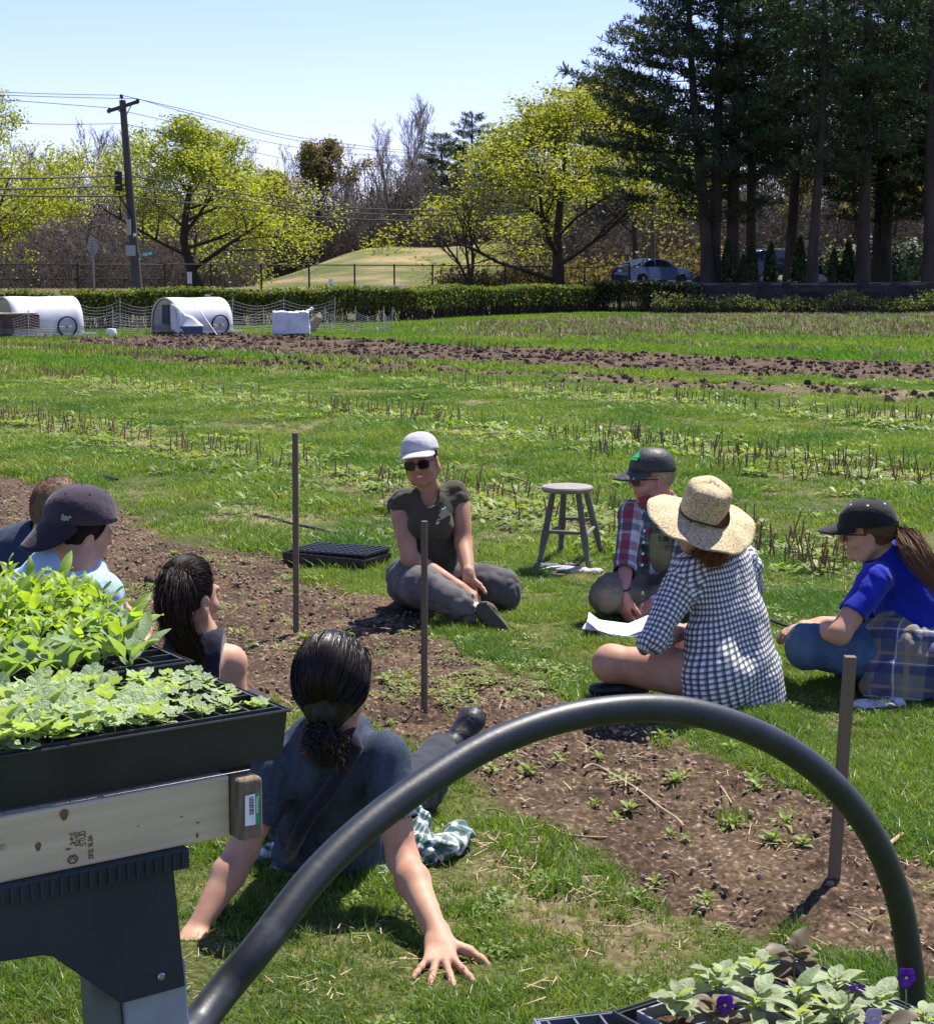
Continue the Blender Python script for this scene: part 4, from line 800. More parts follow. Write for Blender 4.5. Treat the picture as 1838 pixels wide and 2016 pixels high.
def wrinkles(amp, sc=(9, 9, 9), seed=0, amp2=.35, dirs=None):
    """cloth folds: ridged noise stretched across dirs"""
    def f(V, n):
        if dirs is None: q = V * np.array(sc)
        else:
            d = nrm(dirs); t = V @ d; q = (V - t[:, None] * d) * sc[0] + t[:, None] * d * sc[1]
        w = q + .6 * np.stack([vnoise(q * .6, seed + 5), vnoise(q * .6, seed + 6), vnoise(q * .6, seed + 7)], -1)
        r = 1 - np.abs(vnoise(w, seed)) * 2.2
        r2 = 1 - np.abs(vnoise(w * 2.3, seed + 1)) * 2.2
        return amp * (np.clip(r, -.6, 1) * .7 + amp2 * np.clip(r2, -.6, 1)) + amp * .5 * vnoise(V * 5, seed + 2)
    return f
def bone_uv(me, bones):
    """cylindrical UV in metres along the nearest bone; bones: (a, b, ref, radius)"""
    nv = len(me.vertices); V = np.empty(nv * 3, np.float32); me.vertices.foreach_get('co', V); V = V.reshape(-1, 3).astype(float)
    nl = len(me.loops); li = np.empty(nl, np.int32); me.loops.foreach_get('vertex_index', li); F = li.reshape(-1, 4); C = V[F].mean(1)
    best = np.full(len(C), 1e9); bi = np.zeros(len(C), int)
    for i, (a, b, ref, rad) in enumerate(bones):
        a = np.asarray(a, float); e = np.asarray(b, float) - a; t = np.clip((C - a) @ e / (e @ e), 0, 1); d = np.linalg.norm(C - a - t[:, None] * e, axis=1) / rad; m = d < best; best[m] = d[m]; bi[m] = i
    UV = np.zeros((len(F), 4, 2))
    for i, (a, b, ref, rad) in enumerate(bones):
        m = bi == i
        if not m.any(): continue
        a = np.asarray(a, float); e = nrm(np.asarray(b, float) - a); r = np.asarray(ref, float); r = nrm(r - e * (r @ e)); s_ = np.cross(e, r)
        p = V[F[m]] - a; h = p @ e; ang = np.arctan2(p @ s_, p @ r); c = C[m] - a; ca = np.arctan2(c @ s_, c @ r)[:, None]; ang = ca + (ang - ca + math.pi) % (2 * math.pi) - math.pi
        UV[m, :, 0] = ang * rad; UV[m, :, 1] = h
    uv = me.uv_layers.new(name='UVMap'); uv.data.foreach_set('uv', UV.reshape(-1).astype(np.float32))
def head(v, c, f, u, neck=None, s=1., nr=.054, smile=False, male=False):
    c = np.asarray(c, float); f = nrm(f); u = nrm(np.asarray(u, float) - f * np.dot(u, f)); r = np.cross(f, u); A = [r, f, u]
    def L(x, y, z): return c + (r * x + f * y + u * z) * s
    v.ell(L(0, -.012, .022), np.array([.076, .094, .094]) * s, A, .01); v.ell(L(0, .022, -.03), np.array([.061, .070, .086]) * s, A, .02)
    v.ell(L(0, .040, -.078), np.array([.043, .040, .034]) * s, A, .022); v.ell(L(0, .074, -.100), np.array([.019, .015, .015]) * s, A, .018)
    for q in (-1, 1):
        v.ell(L(q * .036, .066, -.036), np.array([.024, .02, .022]) * s, A, .02)
        v.cap(L(q * .036, .085, .016), L(q * .008, .092, .017), .009 * s, .010 * s, .016)
        v.ell(L(q * .078, -.004, -.018), np.array([.008, .019, .031]) * s, A, .006); v.ell(L(q * .085, .000, -.016), np.array([.004, .010, .016]) * s, A, .004, 's')
        v.ell(L(q * .034, .092, -.002), np.array([.016, .010, .010]) * s, A, .010, 's'); v.ell(L(q * .034, .080, -.003), np.array([.013, .012, .012]) * s, A, .004)
        v.cap(L(q * .045, .03, -.095), L(q * .066, -.005, -.058), .018 * s, .018 * s, .025)
    v.cap(L(0, .090, .008), L(0, .111, -.027), .0075 * s, .0115 * s, .012); v.ell(L(.0115, .100, -.033), np.array([.0075] * 3) * s, A, .006); v.ell(L(-.0115, .100, -.033), np.array([.0075] * 3) * s, A, .006)
    v.cap(L(-.020, .080, -.060), L(.020, .080, -.060), .007 * s, .007 * s, .006); v.cap(L(-.017, .082, -.0705), L(.017, .082, -.0705), .0078 * s, .0078 * s, .005)
    if smile:
        v.cap(L(-.022, .092, -.063), L(.022, .092, -.063), .0055 * s, .0055 * s, .003, op='s')
    if neck is not None:
        n = np.asarray(neck, float); v.cap(L(0, -.022, -.05), n, nr * s, (nr + .008) * s, .03)
    return A
def hand(v, w, d, n, t, k=.006, s=1., curl=(.25, .3, .35, .4), spread=.10, thumb=(.75, .55), tcurl=.2):
    """wrist w, finger direction d, palm normal n (out of the palm), t towards the thumb; returns finger tips"""
    w = np.asarray(w, float); d = nrm(d); n = nrm(np.asarray(n, float) - d * np.dot(n, d)); t = nrm(np.asarray(t, float) - d * np.dot(t, d) - n * np.dot(t, n)); tips = []
    v.cap(w - d * .02 * s, w + d * .02 * s, .026 * s, .030 * s, .015, flat=(n, 1.45))
    for o in (.024, .008, -.008, -.023): v.cap(w + d * .012 * s + t * o * .7 * s, w + d * .082 * s + t * o * 1.12 * s, .0145 * s, .0115 * s, .012, flat=(n, 1.15))
    offs = (.028, .0095, -.0095, -.027); lens = ((.040, .024, .020), (.044, .028, .021), (.041, .026, .020), (.032, .019, .017))
    for i in range(4):
        p = w + d * (.084 - (.004 if i in (0, 2) else 0) - (.010 if i == 3 else 0)) * s + t * offs[i] * s; sp = (1.5 - i) * spread; q = nrm(d + t * sp); a = curl[i] * .7
        for j, L_ in enumerate(lens[i]):
            dd = q * math.cos(a) + n * math.sin(a); p2 = p + dd * L_ * s; r0 = (.0092, .0082, .0076)[j] * s * (.88 if i == 3 else 1); v.cap(p, p2, r0, r0 * .92, k); v.ell(p, (r0 * 1.06,) * 3, None, .004); p = p2; a += curl[i]
        tips.append(p)
    p = w + d * .022 * s + t * .024 * s + n * .004 * s; a = 0; dd = nrm(d * thumb[0] + t * thumb[1] + n * .15)
    for L_, r0 in ((.042, .0150), (.032, .0108), (.026, .0094)):
        p2 = p + dd * L_ * s; v.cap(p, p2, r0 * s, r0 * .85 * s, .008); p = p2; dd = nrm(dd + d * tcurl * .8 + n * tcurl)
    tips.append(p); return tips
def limb(v, pts, rads, k=.02, bulge=.04, **kw):
    for i in range(len(pts) - 1): v.cap(pts[i], pts[i + 1], rads[i], rads[i + 1], k, bulge=bulge, **kw)
def lipmark(me, c, A, s=1.):
    V = np.empty(len(me.vertices) * 3, np.float32); me.vertices.foreach_get('co', V); p = (V.reshape(-1, 3) - c) @ np.array(A).T / s
    m = sstep(.030, .022, np.abs(p[:, 0])) * sstep(.07, .076, p[:, 1]) * sstep(.020, .013, np.abs(p[:, 2] + .065)); at = me.attributes.new('lip', 'FLOAT', 'POINT'); at.data.foreach_set('value', (m * .6).astype(np.float32))
def cap_hat(parent, c, f, u, m, m2=None, s=1., bill=.075, mesh_back=False, tall=1., eyelets=None, tilt=0., button=True, back=False, billdrop=.35):
    c = np.asarray(c, float); f = nrm(f); u = nrm(np.asarray(u, float) - f * np.dot(u, f)); r = np.cross(f, u); o = c + u * .026 * s
    mb = MB()
    def dome(i, j):
        a = i * 2 * math.pi; e = (j ** .9) * math.pi / 2; x = math.cos(a); y = math.sin(a); cr = math.cos(e) ** (.80); rr = 1 + .012 * math.cos(6 * a) * math.sin(2 * e) + .012 * math.sin(3 * a + 5 * e)
        return o + (r * x * .0855 * cr * rr + f * (y * .103 * cr * rr) + u * (.090 * tall * math.sin(e) ** .92)) * s
    mb.grid(dome, 48, 16, True); cr_ = mb.build('crown', m, parent, smooth=True, world=True); solid(cr_, .003, 1)
    mb = MB()
    for k in range(6):
        a = k * math.pi / 3 + math.pi / 6; pts = [dome(a / (2 * math.pi), j / 10) + u * .001 for j in range(11)]; mb.tube(pts, .0013, 4, False)
    mb.build('seam', m2 or m, cr_ if False else parent, world=True, kind=None)
    mb = MB()
    bdir = -1 if back else 1
    def bl(i, j):
        x = (i * 2 - 1); a = x * 1.12; base = r * math.sin(a) * .0855 + f * bdir * math.cos(a) * .101; ext = bill * (1 - abs(x) ** 2.6) ** .5 * j
        return o + (base + f * bdir * ext + u * (-.016 * x * x * (.3 + j) - billdrop * ext + .004)) * s
    mb.grid(bl, 25, 8); b = mb.build('bill', m2 or m, parent, smooth=True, world=True); solid(b, .005)
    if button:
        mb = MB(); mb.lathe([(0, .006), (.005, .004), (.007, 0)], o + u * .090 * tall * s, 10, [r, f, u]); mb.build('button', m2 or m, parent, smooth=True, world=True)
    if eyelets:
        for k in range(6):
            a = (k * math.pi / 3) / (2 * math.pi); p = dome(a, .58); n_ = nrm(p - o); mb = MB(); fa, fb, _ = frame(n_); mb.lathe([(.0045, .0), (.0045, .004), (.002, .004), (.002, .001)], p, 10, [fa, fb, n_]); mb.build('eyelet', M[eyelets], parent, world=True)
    return o, r, f, u, dome
def sunglasses(parent, c, A, s=1., col='glframe'):
    r, f, u = A
    t = MB()
    def L(x, y, z): return c + (r * x + f * y + u * z) * s
    for q in (-1, 1):
        mb = MB(); prof = []
        ctr = L(q * .034, .104, -.004); fr = nrm(f + r * q * .22); ra, ub, _ = nrm(np.cross(fr, u)), u, fr
        pts = [(math.copysign(abs(math.cos(a)) ** .75, math.cos(a)) * .027 * s, math.copysign(abs(math.sin(a)) ** .75, math.sin(a)) * .021 * s) for a in [6.283 * k / 20 for k in range(20)]]
        mb.prism([(x * .92, y * .92) for x, y in pts], .003 * s, [ra, ub, fr], ctr - fr * .001); mb.build('lens', M['lens'], parent, world=True)
        t.tube([ctr + ra * x + ub * y for x, y in pts + pts[:1]], .0026 * s, 6, False); 
        tm = MB(); tm.tube([L(q * .061, .098, .006), L(q * .074, .05, .004), L(q * .080, -.002, .0)], [.0032 * s, .0028 * s, .0025 * s], 6); tm.build('temple', M[col], parent, world=True)
    t.tube([L(-.009, .107, .002), L(0, .110, .006), L(.009, .107, .002)], .0024 * s, 6); t.build('frame', M[col], parent, world=True)
def strands(name, paths, w, m, parent, seed=0, tones=None):
    """paths: (n, k, 3) arrays -> narrow hair strips with a tone attribute"""
    Pn = np.asarray(paths, float); n, k, _ = Pn.shape; e_ = np.linspace(0, 1, k)[None, :, None]; Pn = Pn + np.stack([fbm(Pn * 16, 2, 60 + i) for i in range(3)], -1) * .007 * np.minimum(1, e_ * 3); r = np.random.default_rng(seed)
    d = np.gradient(Pn, axis=1); d /= np.linalg.norm(d, axis=2, keepdims=True) + 1e-9; vw = Pn - np.array([0, 0, EYE]); a = np.cross(d, vw); a /= np.linalg.norm(a, axis=2, keepdims=True) + 1e-9
    ra = r.normal(size=(n, 1, 3)) * .5; a = a + ra; a /= np.linalg.norm(a, axis=2, keepdims=True)
    taper = np.clip(1.15 - np.linspace(0, 1, k) ** 3, .15, 1)[None, :, None] * w * r.uniform(.6, 1.3, (n, 1, 1))
    V = np.stack([Pn - a * taper * .5, Pn + a * taper * .5], 2).reshape(-1, 3); i = (np.arange(n)[:, None] * k + np.arange(k - 1)[None, :]) * 2
    F = np.stack([i, i + 1, i + 3, i + 2], -1).reshape(-1, 4); me = mesh_from(name, V, F, True)
    at = me.attributes.new('tone', 'FLOAT', 'POINT'); tn = np.clip(.5 + .55 * fbm(Pn[:, k // 3] * 38, 2, 4) + r.normal(size=n) * .14, 0, 1) if tones is None else tones; at.data.foreach_set('value', np.repeat(tn, k * 2).astype(np.float32))
    return obj(name, me, m, parent, world=True)
def face_bits(parent, c, A, s=1., teeth=True):
    r, f, u = A
    if teeth:
        mb = MB()
        for k in range(-4, 5): mb.box(c + (r * k * .0045 + f * (.0885 - abs(k) ** 2 * .0004) + u * (-.0625 + k * k * .00022)) * s, (.0042 * s, .004 * s, .0075 * s), np.array([r, f, u]).T)
        mb.build('teeth', M['teeth'], parent, world=True, kind='stuff')

def person(label, base): return E('person', label, 'person', base)
def bbox(pts, m): q = np.array(pts); return q.min(0) - m, q.max(0) + m
def scalp_paths(c, A, tie, n, rad=(.081, .100, .102), k=16, seed=0, tail=None, zmin=-.25, ymax=.62, bulk=.004, tail_r=.022, off=(0, -.012, .024)):
    """strands lying on the skull from the hairline to the tie point, then down a tail spline"""
    r = np.random.default_rng(seed); rr, f, u = A; out = []; cc = c + rr * off[0] + f * off[1] + u * off[2]; ra = np.array(rad)
    tl = nrm(np.array([np.dot(tie - cc, rr), np.dot(tie - cc, f), np.dot(tie - cc, u)]) / ra)
    S = []
    while len(S) < n:
        q = r.normal(size=3); q /= np.linalg.norm(q)
        if q[1] > ymax or q[2] < zmin - .1 or (q[2] < .15 and q[1] > .25): continue
        S.append(q)
    S = np.array(S); kk = k if tail is None else k // 2
    t = np.linspace(0, 1, kk)[None, :, None]; w = np.arccos(np.clip(S @ tl, -1, 1))[:, None, None] + 1e-4
    arc = (np.sin((1 - t) * w) * S[:, None, :] + np.sin(t * w) * tl[None, None, :]) / np.sin(w)
    lift = 1 + (bulk + r.random((n, 1, 1)) * .012) * 1.0 + .003 * np.sin(t * 9 + r.random((n, 1, 1)) * 6)
    P_ = arc * lift * ra; P_ = cc + P_[..., 0:1] * rr + P_[..., 1:2] * f + P_[..., 2:3] * u
    if tail is not None:
        T = np.asarray(tail, float); m = k - kk; tt = np.linspace(0, 1, m + 1)[1:]; seg = np.linspace(0, 1, len(T)); base = np.stack([np.interp(tt, seg, T[:, i]) for i in range(3)], -1)
        o = r.normal(size=(n, 1, 3)) * tail_r; env = (np.minimum(1, tt * 2.2 + .18) * (1 - .45 * tt ** 2))[None, :, None]; wav = .25 * tail_r * np.sin(tt[None, :, None] * 14 + r.random((n, 1, 3)) * 6.28)
        Tp = base[None] + o * env + wav * env; P_ = np.concatenate([P_, Tp], 1)
    return P_
def hairbase(c, A, parent, m, rad=(.078, .098, .099), off=(0, -.012, .024), cuts=(), h=.006, extra=None, name='hair'):
    c = np.asarray(c, float); rr, f, u = A; v = Vol(c - .3, c + .3, h); cc = c + rr * off[0] + f * off[1] + u * off[2]; v.ell(cc, rad, A)
    if extra: extra(v)
    for p, n in cuts: v.plane(c + rr * p[0] + f * p[1] + u * p[2], rr * n[0] + f * n[1] + u * n[2], .01)
    me = v.mesh(name, wrinkles(.0025, (40, 40, 12), 3)); return obj(name, me, m, parent, world=True)
def shoe(parent, heel, toe, up, m, s=1., sole=None, name='shoe', w=.043, hgt=.05):
    heel = np.asarray(heel, float); toe = np.asarray(toe, float); d = nrm(toe - heel); a = np.cross(d, nrm(up)); a = nrm(a); up = np.cross(a, d); L_ = np.linalg.norm(toe - heel)
    v = Vol(*bbox([heel, toe], .14), .005); v.cap(heel + up * .036, heel + d * L_ * .45 + up * .034, .035, .036, .02, flat=(a, 1.05)); v.cap(heel + d * L_ * .4 + up * .032, toe - d * .03 + up * .026, .042, .038, .03, flat=(up, 1.45)); v.cap(heel + up * .05, heel + up * .09 - d * .005, .036, .038, .02)
    v.plane(heel, -up, .004); o = obj(name, v.mesh(name), m, parent, world=True)
    mb = MB(); pts = []
    for k in range(24):
        t = 2 * math.pi * k / 24; x = math.cos(t); y = math.sin(t); ww = .036 + .008 * x; pts.append((x * (L_ / 2 + .022), y * ww))
    mb.prism(pts, .016, [d, a, up], (heel + toe) / 2 - up * .012); so = mb.build('sole', sole or m, o if False else parent, world=True); bevel(so, .004)
    return o
def build_center():
    p = person('smiling woman in light grey cap, dark sunglasses and sleeveless olive shirt, sitting cross legged', G(870, 1208)); Y0 = 8.0
    Hc = P(829, 906, 7.93); u = nrm(np.array([-.16, -.03, 1])); f = nrm(np.array([-.20, -1, -.10])); NB = P(846, 972, 8.02); CH = P(846, 1010, 8.0); BE = P(850, 1085, 8.05); PE = P(848, 1148, 8.1)
    shR, elR, wrR = P(787, 992, 8.0), P(806, 1098, 7.88), P(905, 1156, 7.70); shL, elL, wrL = P(901, 977, 8.04), P(912, 1070, 7.95), P(923, 1134, 7.76)
    lo, hi = bbox([Hc + [0, 0, .16], PE, elR, wrL, wrR], .13); hi[2] += .02
    v = Vol(lo, hi, .0048); A = head(v, Hc, f, u, NB, .97, .048, smile=True)
    v.cap(NB, CH, .06, .08, .03, flat=((0, 1, 0), 1.3)); v.cap(shR, shL, .04, .04, .03); v.cap(CH, PE, .09, .09, .03, flat=((0, 1, 0), 1.35))
    limb(v, [shR, elR, wrR], [.052, .040, .026], .02, .10); limb(v, [shL, elL, wrL], [.052, .040, .026], .02, .10)
    v.ell(shR, (.050,) * 3); v.ell(shL, (.050,) * 3)
    hand(v, wrL, (.05, -.18, -1), (-.35, -.9, .1), (.9, -.3, .1), curl=(.35, .45, .5, .5), spread=.12, s=.95, thumb=(.55, .75))
    hand(v, wrR, (.8, -.25, -.5), (0, .4, -1), (.2, -.8, .3), curl=(.5, .6, .6, .6), spread=.05, s=.93)
    me = v.mesh('body'); lipmark(me, Hc, A, .97); b = obj('body', me, M['skin_tan'], p, world=True)
    face_bits(p, Hc, A, .97); sunglasses(p, Hc, A, .97)
    cap_hat(p, Hc + u * .013 - f * .002, nrm(f + u * .16), nrm(u - f * .16), M['cap_grey'], None, 1.02, .062, billdrop=.42)
    hairbase(Hc, A, p, M['hair_dark'], rad=(.0775, .094, .088), cuts=(((0, .028, 0), (0, .95, .2)), ((0, 0, -.055), (0, 0, -1))))
    lo, hi = bbox([NB + [0, 0, .05], PE, shR, shL], .16); v = Vol(lo, hi, .006); fl = ((0, 1, 0), 1.3)
    v.cap(lerp(NB, CH, .25), CH, .075, .125, .03, flat=fl); v.cap(CH, BE, .135, .125, .03, flat=fl); v.cap(BE, PE + [0, 0, .0], .125, .15, .03, flat=((0, 1, 0), 1.2)); v.cap(shR + (NB - shR) * .1, shL + (NB - shL) * .1, .052, .052, .03); v.cap(shR + [.02, 0, .012], lerp(shR, elR, .03), .066, .064, .03); v.cap(shL + [-.02, 0, .012], lerp(shL, elL, .03), .064, .062, .03)
    v.ell(CH + [-.055, -.085, -.05], (.055, .04, .055), None, .04); v.ell(CH + [.062, -.08, -.05], (.055, .04, .055), None, .04)
    v.cap(NB + [-.002, -.02, .07], NB + [-.002, -.10, .0], .052, .046, .004, op='s')
    for sh, sg, el in ((shR, -1, elR), (shL, 1, elL)):
        d_ = nrm(nrm(el - sh) + [sg * .75, 0, 0]); v.cut(sh + [sg * .012, 0, -.052] + d_ * .012, d_, .085, .10)
    me = v.mesh('shirt', wrinkles(.007, (11, 7), 4, dirs=(.3, 0, 1))); obj('shirt', me, M['olive'], p, world=True)
    f2 = nrm(np.array([.12, -1, .05])); r2 = np.array([1, .12, 0.]); r2 = nrm(r2); r2 = r2 * math.cos(.3) + np.array([0, 0, 1]) * math.sin(.3); u2 = np.cross(r2, -f2) * -1; u2 = nrm(np.cross(f2, r2)) * -1 if False else nrm(np.cross(r2, f2)) * -1
    if u2[2] < 0: u2 = -u2
    pc = P(872, 1014, 7.9) ; mb = MB()
    sc_ = .0022; poly = [(-19, -8), (-14, -4), (-7, -4), (-9, 2), (-2, 9), (1, 14), (5, 12), (11, 15), (13, 6), (15, 1), (14, -3), (-2, -7)]
    mb.prism([(x * sc_, y * sc_) for x, y in poly], .03, [r2, u2, -f2], pc + f2 * .012); mb.build('print', M['cream_logo'], p, world=True)
    mb = MB(); mb.prism([(-7 * sc_, -15 * sc_), (15 * sc_, -9 * sc_), (15 * sc_, -4.5 * sc_), (-7 * sc_, -10 * sc_)], .03, [r2, u2, -f2], pc + f2 * .0125); mb.build('print', M['red_logo'], p, world=True)
    mb = MB(); text_mesh(mb, 'RUN', .009, .0022, [r2, u2, -f2], pc + f2 * .0128 + r2 * (-.043) - u2 * .031, .03); mb.build('print', M['white'], p, world=True)
    kR, aR = P(832, 1168, 7.72), P(938, 1212, 7.62); kL, aL = P(985, 1170, 8.0), P(905, 1188, 8.22); hR, hL = P(812, 1172, 8.08), P(880, 1172, 8.1)
    kR[2] = max(kR[2], .17); kL[2] = .12; aL[2] = .07; hR[2] = .13; hL[2] = .13; aR[2] = .085
    lo, hi = bbox([kR, aR, kL, aL, hR, PE], .2); lo[2] = -.01; v = Vol(lo, hi, .0062)
    v.cap(hR, hL, .125, .125, .03); v.cap(PE + [0, 0, -.03], PE + [0, 0, .02], .135, .13, .03, flat=fl); v.cap(hR + [-.01, 0, .02], kR, .118, .098, .03); v.cap(kR, aR + [-.03, 0, .0], .090, .072, .025); v.cap(hL, kL, .118, .100, .03); v.cap(kL, aL, .095, .08, .02)
    v.ell(P(1000, 1176, 7.98), (.06, .07, .075), None, .02); v.cap(aR + [-.01, -.0, .01], aR + [.05, 0, 0], .058, .055, .006, op='s'); v.plane(aR + [.012, 0, 0], (1, -.25, -.25), .004, aR + [0, -.15, -.12], aR + [.2, .15, .14])
    v.plane((0, 0, .004), (0, 0, -1), .004)
    me = v.mesh('trousers', wrinkles(.011, (11, 11, 11), 12, .3)); obj('trousers', me, M['greypants'], p, world=True)
    mb = MB(); mb.tube([aR + [-.03, .01, 0], aR + [.03, 0, -.004]], [.037, .035], 12); mb.build('sock', mat('white_sock', (.6, .58, .55)), p, smooth='auto', world=True)
    c = P(966, 1217, 7.56); v = Vol(c - .16, c + .16, .005); d = nrm([.45, -.1, -.55]); n = nrm([.05, -1, .15]); a = np.cross(d, n)
    v.ell(c - d * .028 + n * .0, (.058, .030, .050), [d, n, a], .01); v.ell(c + d * .06, (.055, .034, .040), [d, n, a], .02); v.ell(c + d * .03 - n * .03, (.09, .035, .042), [d, n, a], .02)
    obj('shoe', v.mesh('shoe', wrinkles(.002, (30, 30, 30), 4)), M['shoe_brown'], p, world=True)
    mb = MB(); pts = []
    for k in range(30):
        t = 2 * math.pi * k / 30; x, y = math.cos(t), math.sin(t); pts.append((x * .105 + .015, y * (.042 + .010 * math.cos(2 * t + .5) - .004 * x)))
    mb.prism(pts, .014, [d, a, n], c + n * .018); s_ = mb.build('sole', M['sole'], p, world=True); bevel(s_, .006, 3)
    mb = MB()
    for k in range(9):
        for q in (-1, 0, 1): mb.box(c + n * .033 + d * (-.07 + .021 * k) + a * q * .021, (.010, .014, .003), np.array([d, a, n]).T)
    mb.build('tread', M['sole'], s_, kind='stuff'); mo = s_.children[0]; mo.data.transform(Matrix.Translation(-Vector(p.location)))
build_center()
def build_flannel():
    p = person('blond person in charcoal cap with green print, red and teal flannel and khaki trousers', G(1285, 1212))
    Hc = P(1283, 941, 7.98); u = nrm([-.05, .0, 1]); f = nrm([-.93, -.36, -.06]); NB = P(1305, 988, 8.05); CH = P(1295, 1030, 8.0); PE = P(1290, 1150, 8.12)
    shR, elR, wrR = P(1243, 1012, 7.98), P(1232, 1105, 7.88), P(1226, 1168, 7.72); shL, elL, wrL = P(1352, 1012, 8.1), P(1345, 1120, 7.96), P(1285, 1190, 7.74)
    v = Vol(*bbox([Hc + [0, 0, .1], PE, elR, wrR, elL, wrL, NB], .14), .0052); A = head(v, Hc, f, u, NB, .98, .052)
    v.cap(shR, shL, .04, .04, .03); v.cap(NB, CH, .06, .07, .03, flat=((0, 1, 0), 1.3)); v.cap(CH, PE, .08, .08, .03, flat=((0, 1, 0), 1.35)); limb(v, [shR, elR, wrR], [.046, .038, .026]); limb(v, [shL, elL, wrL], [.046, .038, .026])
    hand(v, wrR, (.12, -.25, -1), (.7, .5, 0), (.5, -.85, 0), curl=(.35, .4, .45, .5), spread=.03, s=1.0, thumb=(.8, .4)); hand(v, wrL, (-.85, -.2, -.42), (-.3, .6, -.7), (-.3, -.8, -.2), curl=(.35, .4, .45, .5), spread=.03, s=1.0, thumb=(.8, .4))
    me = v.mesh('body'); lipmark(me, Hc, A); obj('body', me, M['skin_red'], p, world=True)
    sunglasses(p, Hc, A, .98); o, r, f_, u_, dome = cap_hat(p, Hc + u * .006, nrm(f + u * .08), u, M['cap_char'], None, 1.10, .080, tall=1.08, billdrop=.48)
    pc = dome(.285, .42); n = nrm(pc - o + u_ * .02); a = nrm(np.cross(u_, n)); b = np.cross(n, a); s_ = .0026
    mb = MB(); mb.prism([(x * s_, y * s_) for x, y in [(-9, -6), (9, -6), (8, -2), (6, 3), (3, 2), (1, 9), (-2, 10), (-4, 5), (-6, 3), (-7, -2)]], .006, [a, b, n], pc - n * .001); mb.prism([(x * s_, y * s_) for x, y in [(-10, -11), (10, -11), (9, -8), (-9, -8)]], .006, [a, b, n], pc - n * .0015); mb.build('print', M['green_logo'], p, world=True)
    pa = scalp_paths(Hc, A, Hc - A[1] * .085 - A[2] * .075, 900, seed=5, zmin=-.5, rad=(.082, .100, .098), tail=[Hc - A[1] * .085 - A[2] * .075, Hc - A[1] * .09 - A[2] * .13, Hc - A[1] * .08 - A[2] * .17], tail_r=.014)
    strands('hair', pa, .003, M['hair_blond'], p, 3); hairbase(Hc, A, p, M['hair_blond'], rad=(.077, .096, .094), cuts=(((0, .015, 0), (0, 1, .1)), ((0, 0, -.07), (0, 0, -1))))
    fl = ((.2, 1, 0), 1.3); v = Vol(*bbox([NB, PE, shR, shL], .14), .006); v.cap(lerp(NB, CH, .3), CH, .075, .12, .03, flat=fl); v.cap(CH, PE, .122, .130, .03, flat=fl); v.cap(NB + [-.03, -.03, .05], NB + [-.05, -.09, .01], .055, .05, .004, op='s')
    obj('tee', v.mesh('tee', wrinkles(.007, (10, 6), 14, dirs=(.2, 0, 1))), M['sage'], p, world=True)
    n = nrm([-.22, -1, .06]); a = nrm(np.cross([0, 0, 1], n)) * -1; a = a if a[0] > 0 else -a; b = nrm(np.cross(n, a)); b = b if b[2] > 0 else -b
    for txt, h, w, (uu, vv) in (('MERITT', .036, .006, (1300, 1049)), ('1983', .024, .003, (1308, 1066)), ):
        mb = MB(); c0 = P(uu, vv, 7.905); st, tot = stroke_text(txt, h); text_mesh(mb, txt, h, w, [a, b, -n], c0 - a * tot * .55 + n * .016, .035); mb.build('print', M['ink'], p, world=True)
    mb = MB(); c0 = P(1318, 1081, 7.9); mb.prism([(x * .0022, y * .0022) for x, y in [(-12, 2), (-9, 6), (6, 5), (12, 8), (9, 3), (4, 0), (3, -5), (1, -5), (1, 0), (-6, 0), (-8, -4), (-9, -1)]], .035, [a, b, -n], c0 + n * .016); mb.build('print', M['ink'], p, world=True)
    v = Vol(*bbox([NB + [0, 0, .02], PE + [0, 0, -.05], shR, shL, elR, elL], .15), .006); v.cap(lerp(NB, CH, .2), CH, .085, .135, .03, flat=fl); v.cap(CH, PE + [0, 0, .03], .14, .15, .03, flat=fl); v.cap(shR, shL, .058, .058, .03)
    cuR = lerp(elR, wrR, .28); cuL = lerp(elL, wrL, .25); v.cap(shR, elR, .064, .058, .02); v.cap(elR, cuR, .056, .056, .01); v.cap(lerp(elR, cuR, .35), cuR, .060, .062, .004); v.cap(shL, elL, .064, .058, .02); v.cap(elL, cuL, .056, .056, .01)
    for e, c_ in ((elR, cuR), (elL, cuL)):
        d = nrm(c_ - e); v.plane(c_ + d * .022, d, .003, c_ - .1, c_ + .1)
        v.cap(c_ + d * .0, c_ + d * .08, .045, .05, .003, op='s')
    s0, s1 = P(1293, 960, 7.85), P(1283, 1165, 7.85); fr = nrm([-.18, -1, 0])
    v.cap(P(1310, 985, 7.98) + fr * .12, P(1295, 1160, 8.0) + fr * .16, .050, .085, .006, op='s', flat=(fr, .5)); v.cap(NB + [-.02, -.03, .05], NB + [-.05, -.10, 0], .062, .06, .004, op='s')
    me = v.mesh('flannel_shirt', wrinkles(.008, (11, 7), 24, dirs=(.1, 0, 1))); bone_uv(me, [(PE, NB, (0, -1, 0), .15), (shR, elR, (0, -1, 0), .06), (elR, cuR, (0, -1, 0), .06), (shL, elL, (0, -1, 0), .06), (elL, cuL, (0, -1, 0), .06)]); obj('flannel_shirt', me, M['flannel'], p, world=True)
    mb = MB()
    for t in (.3, .45, .6, .75):
        c_ = lerp(P(1272, 1000, 7.84), P(1262, 1150, 7.80), t); fa, fb, _ = frame(nrm([-.2, -1, 0])); m1 = MB(); m1.lathe([(.0055, 0), (.0055, .02), (.002, .021)], c_ + [0, .01, 0], 10, [fa, fb, nrm([-.2, -1, 0])]); m1.build('button', M['white'], p, world=True)
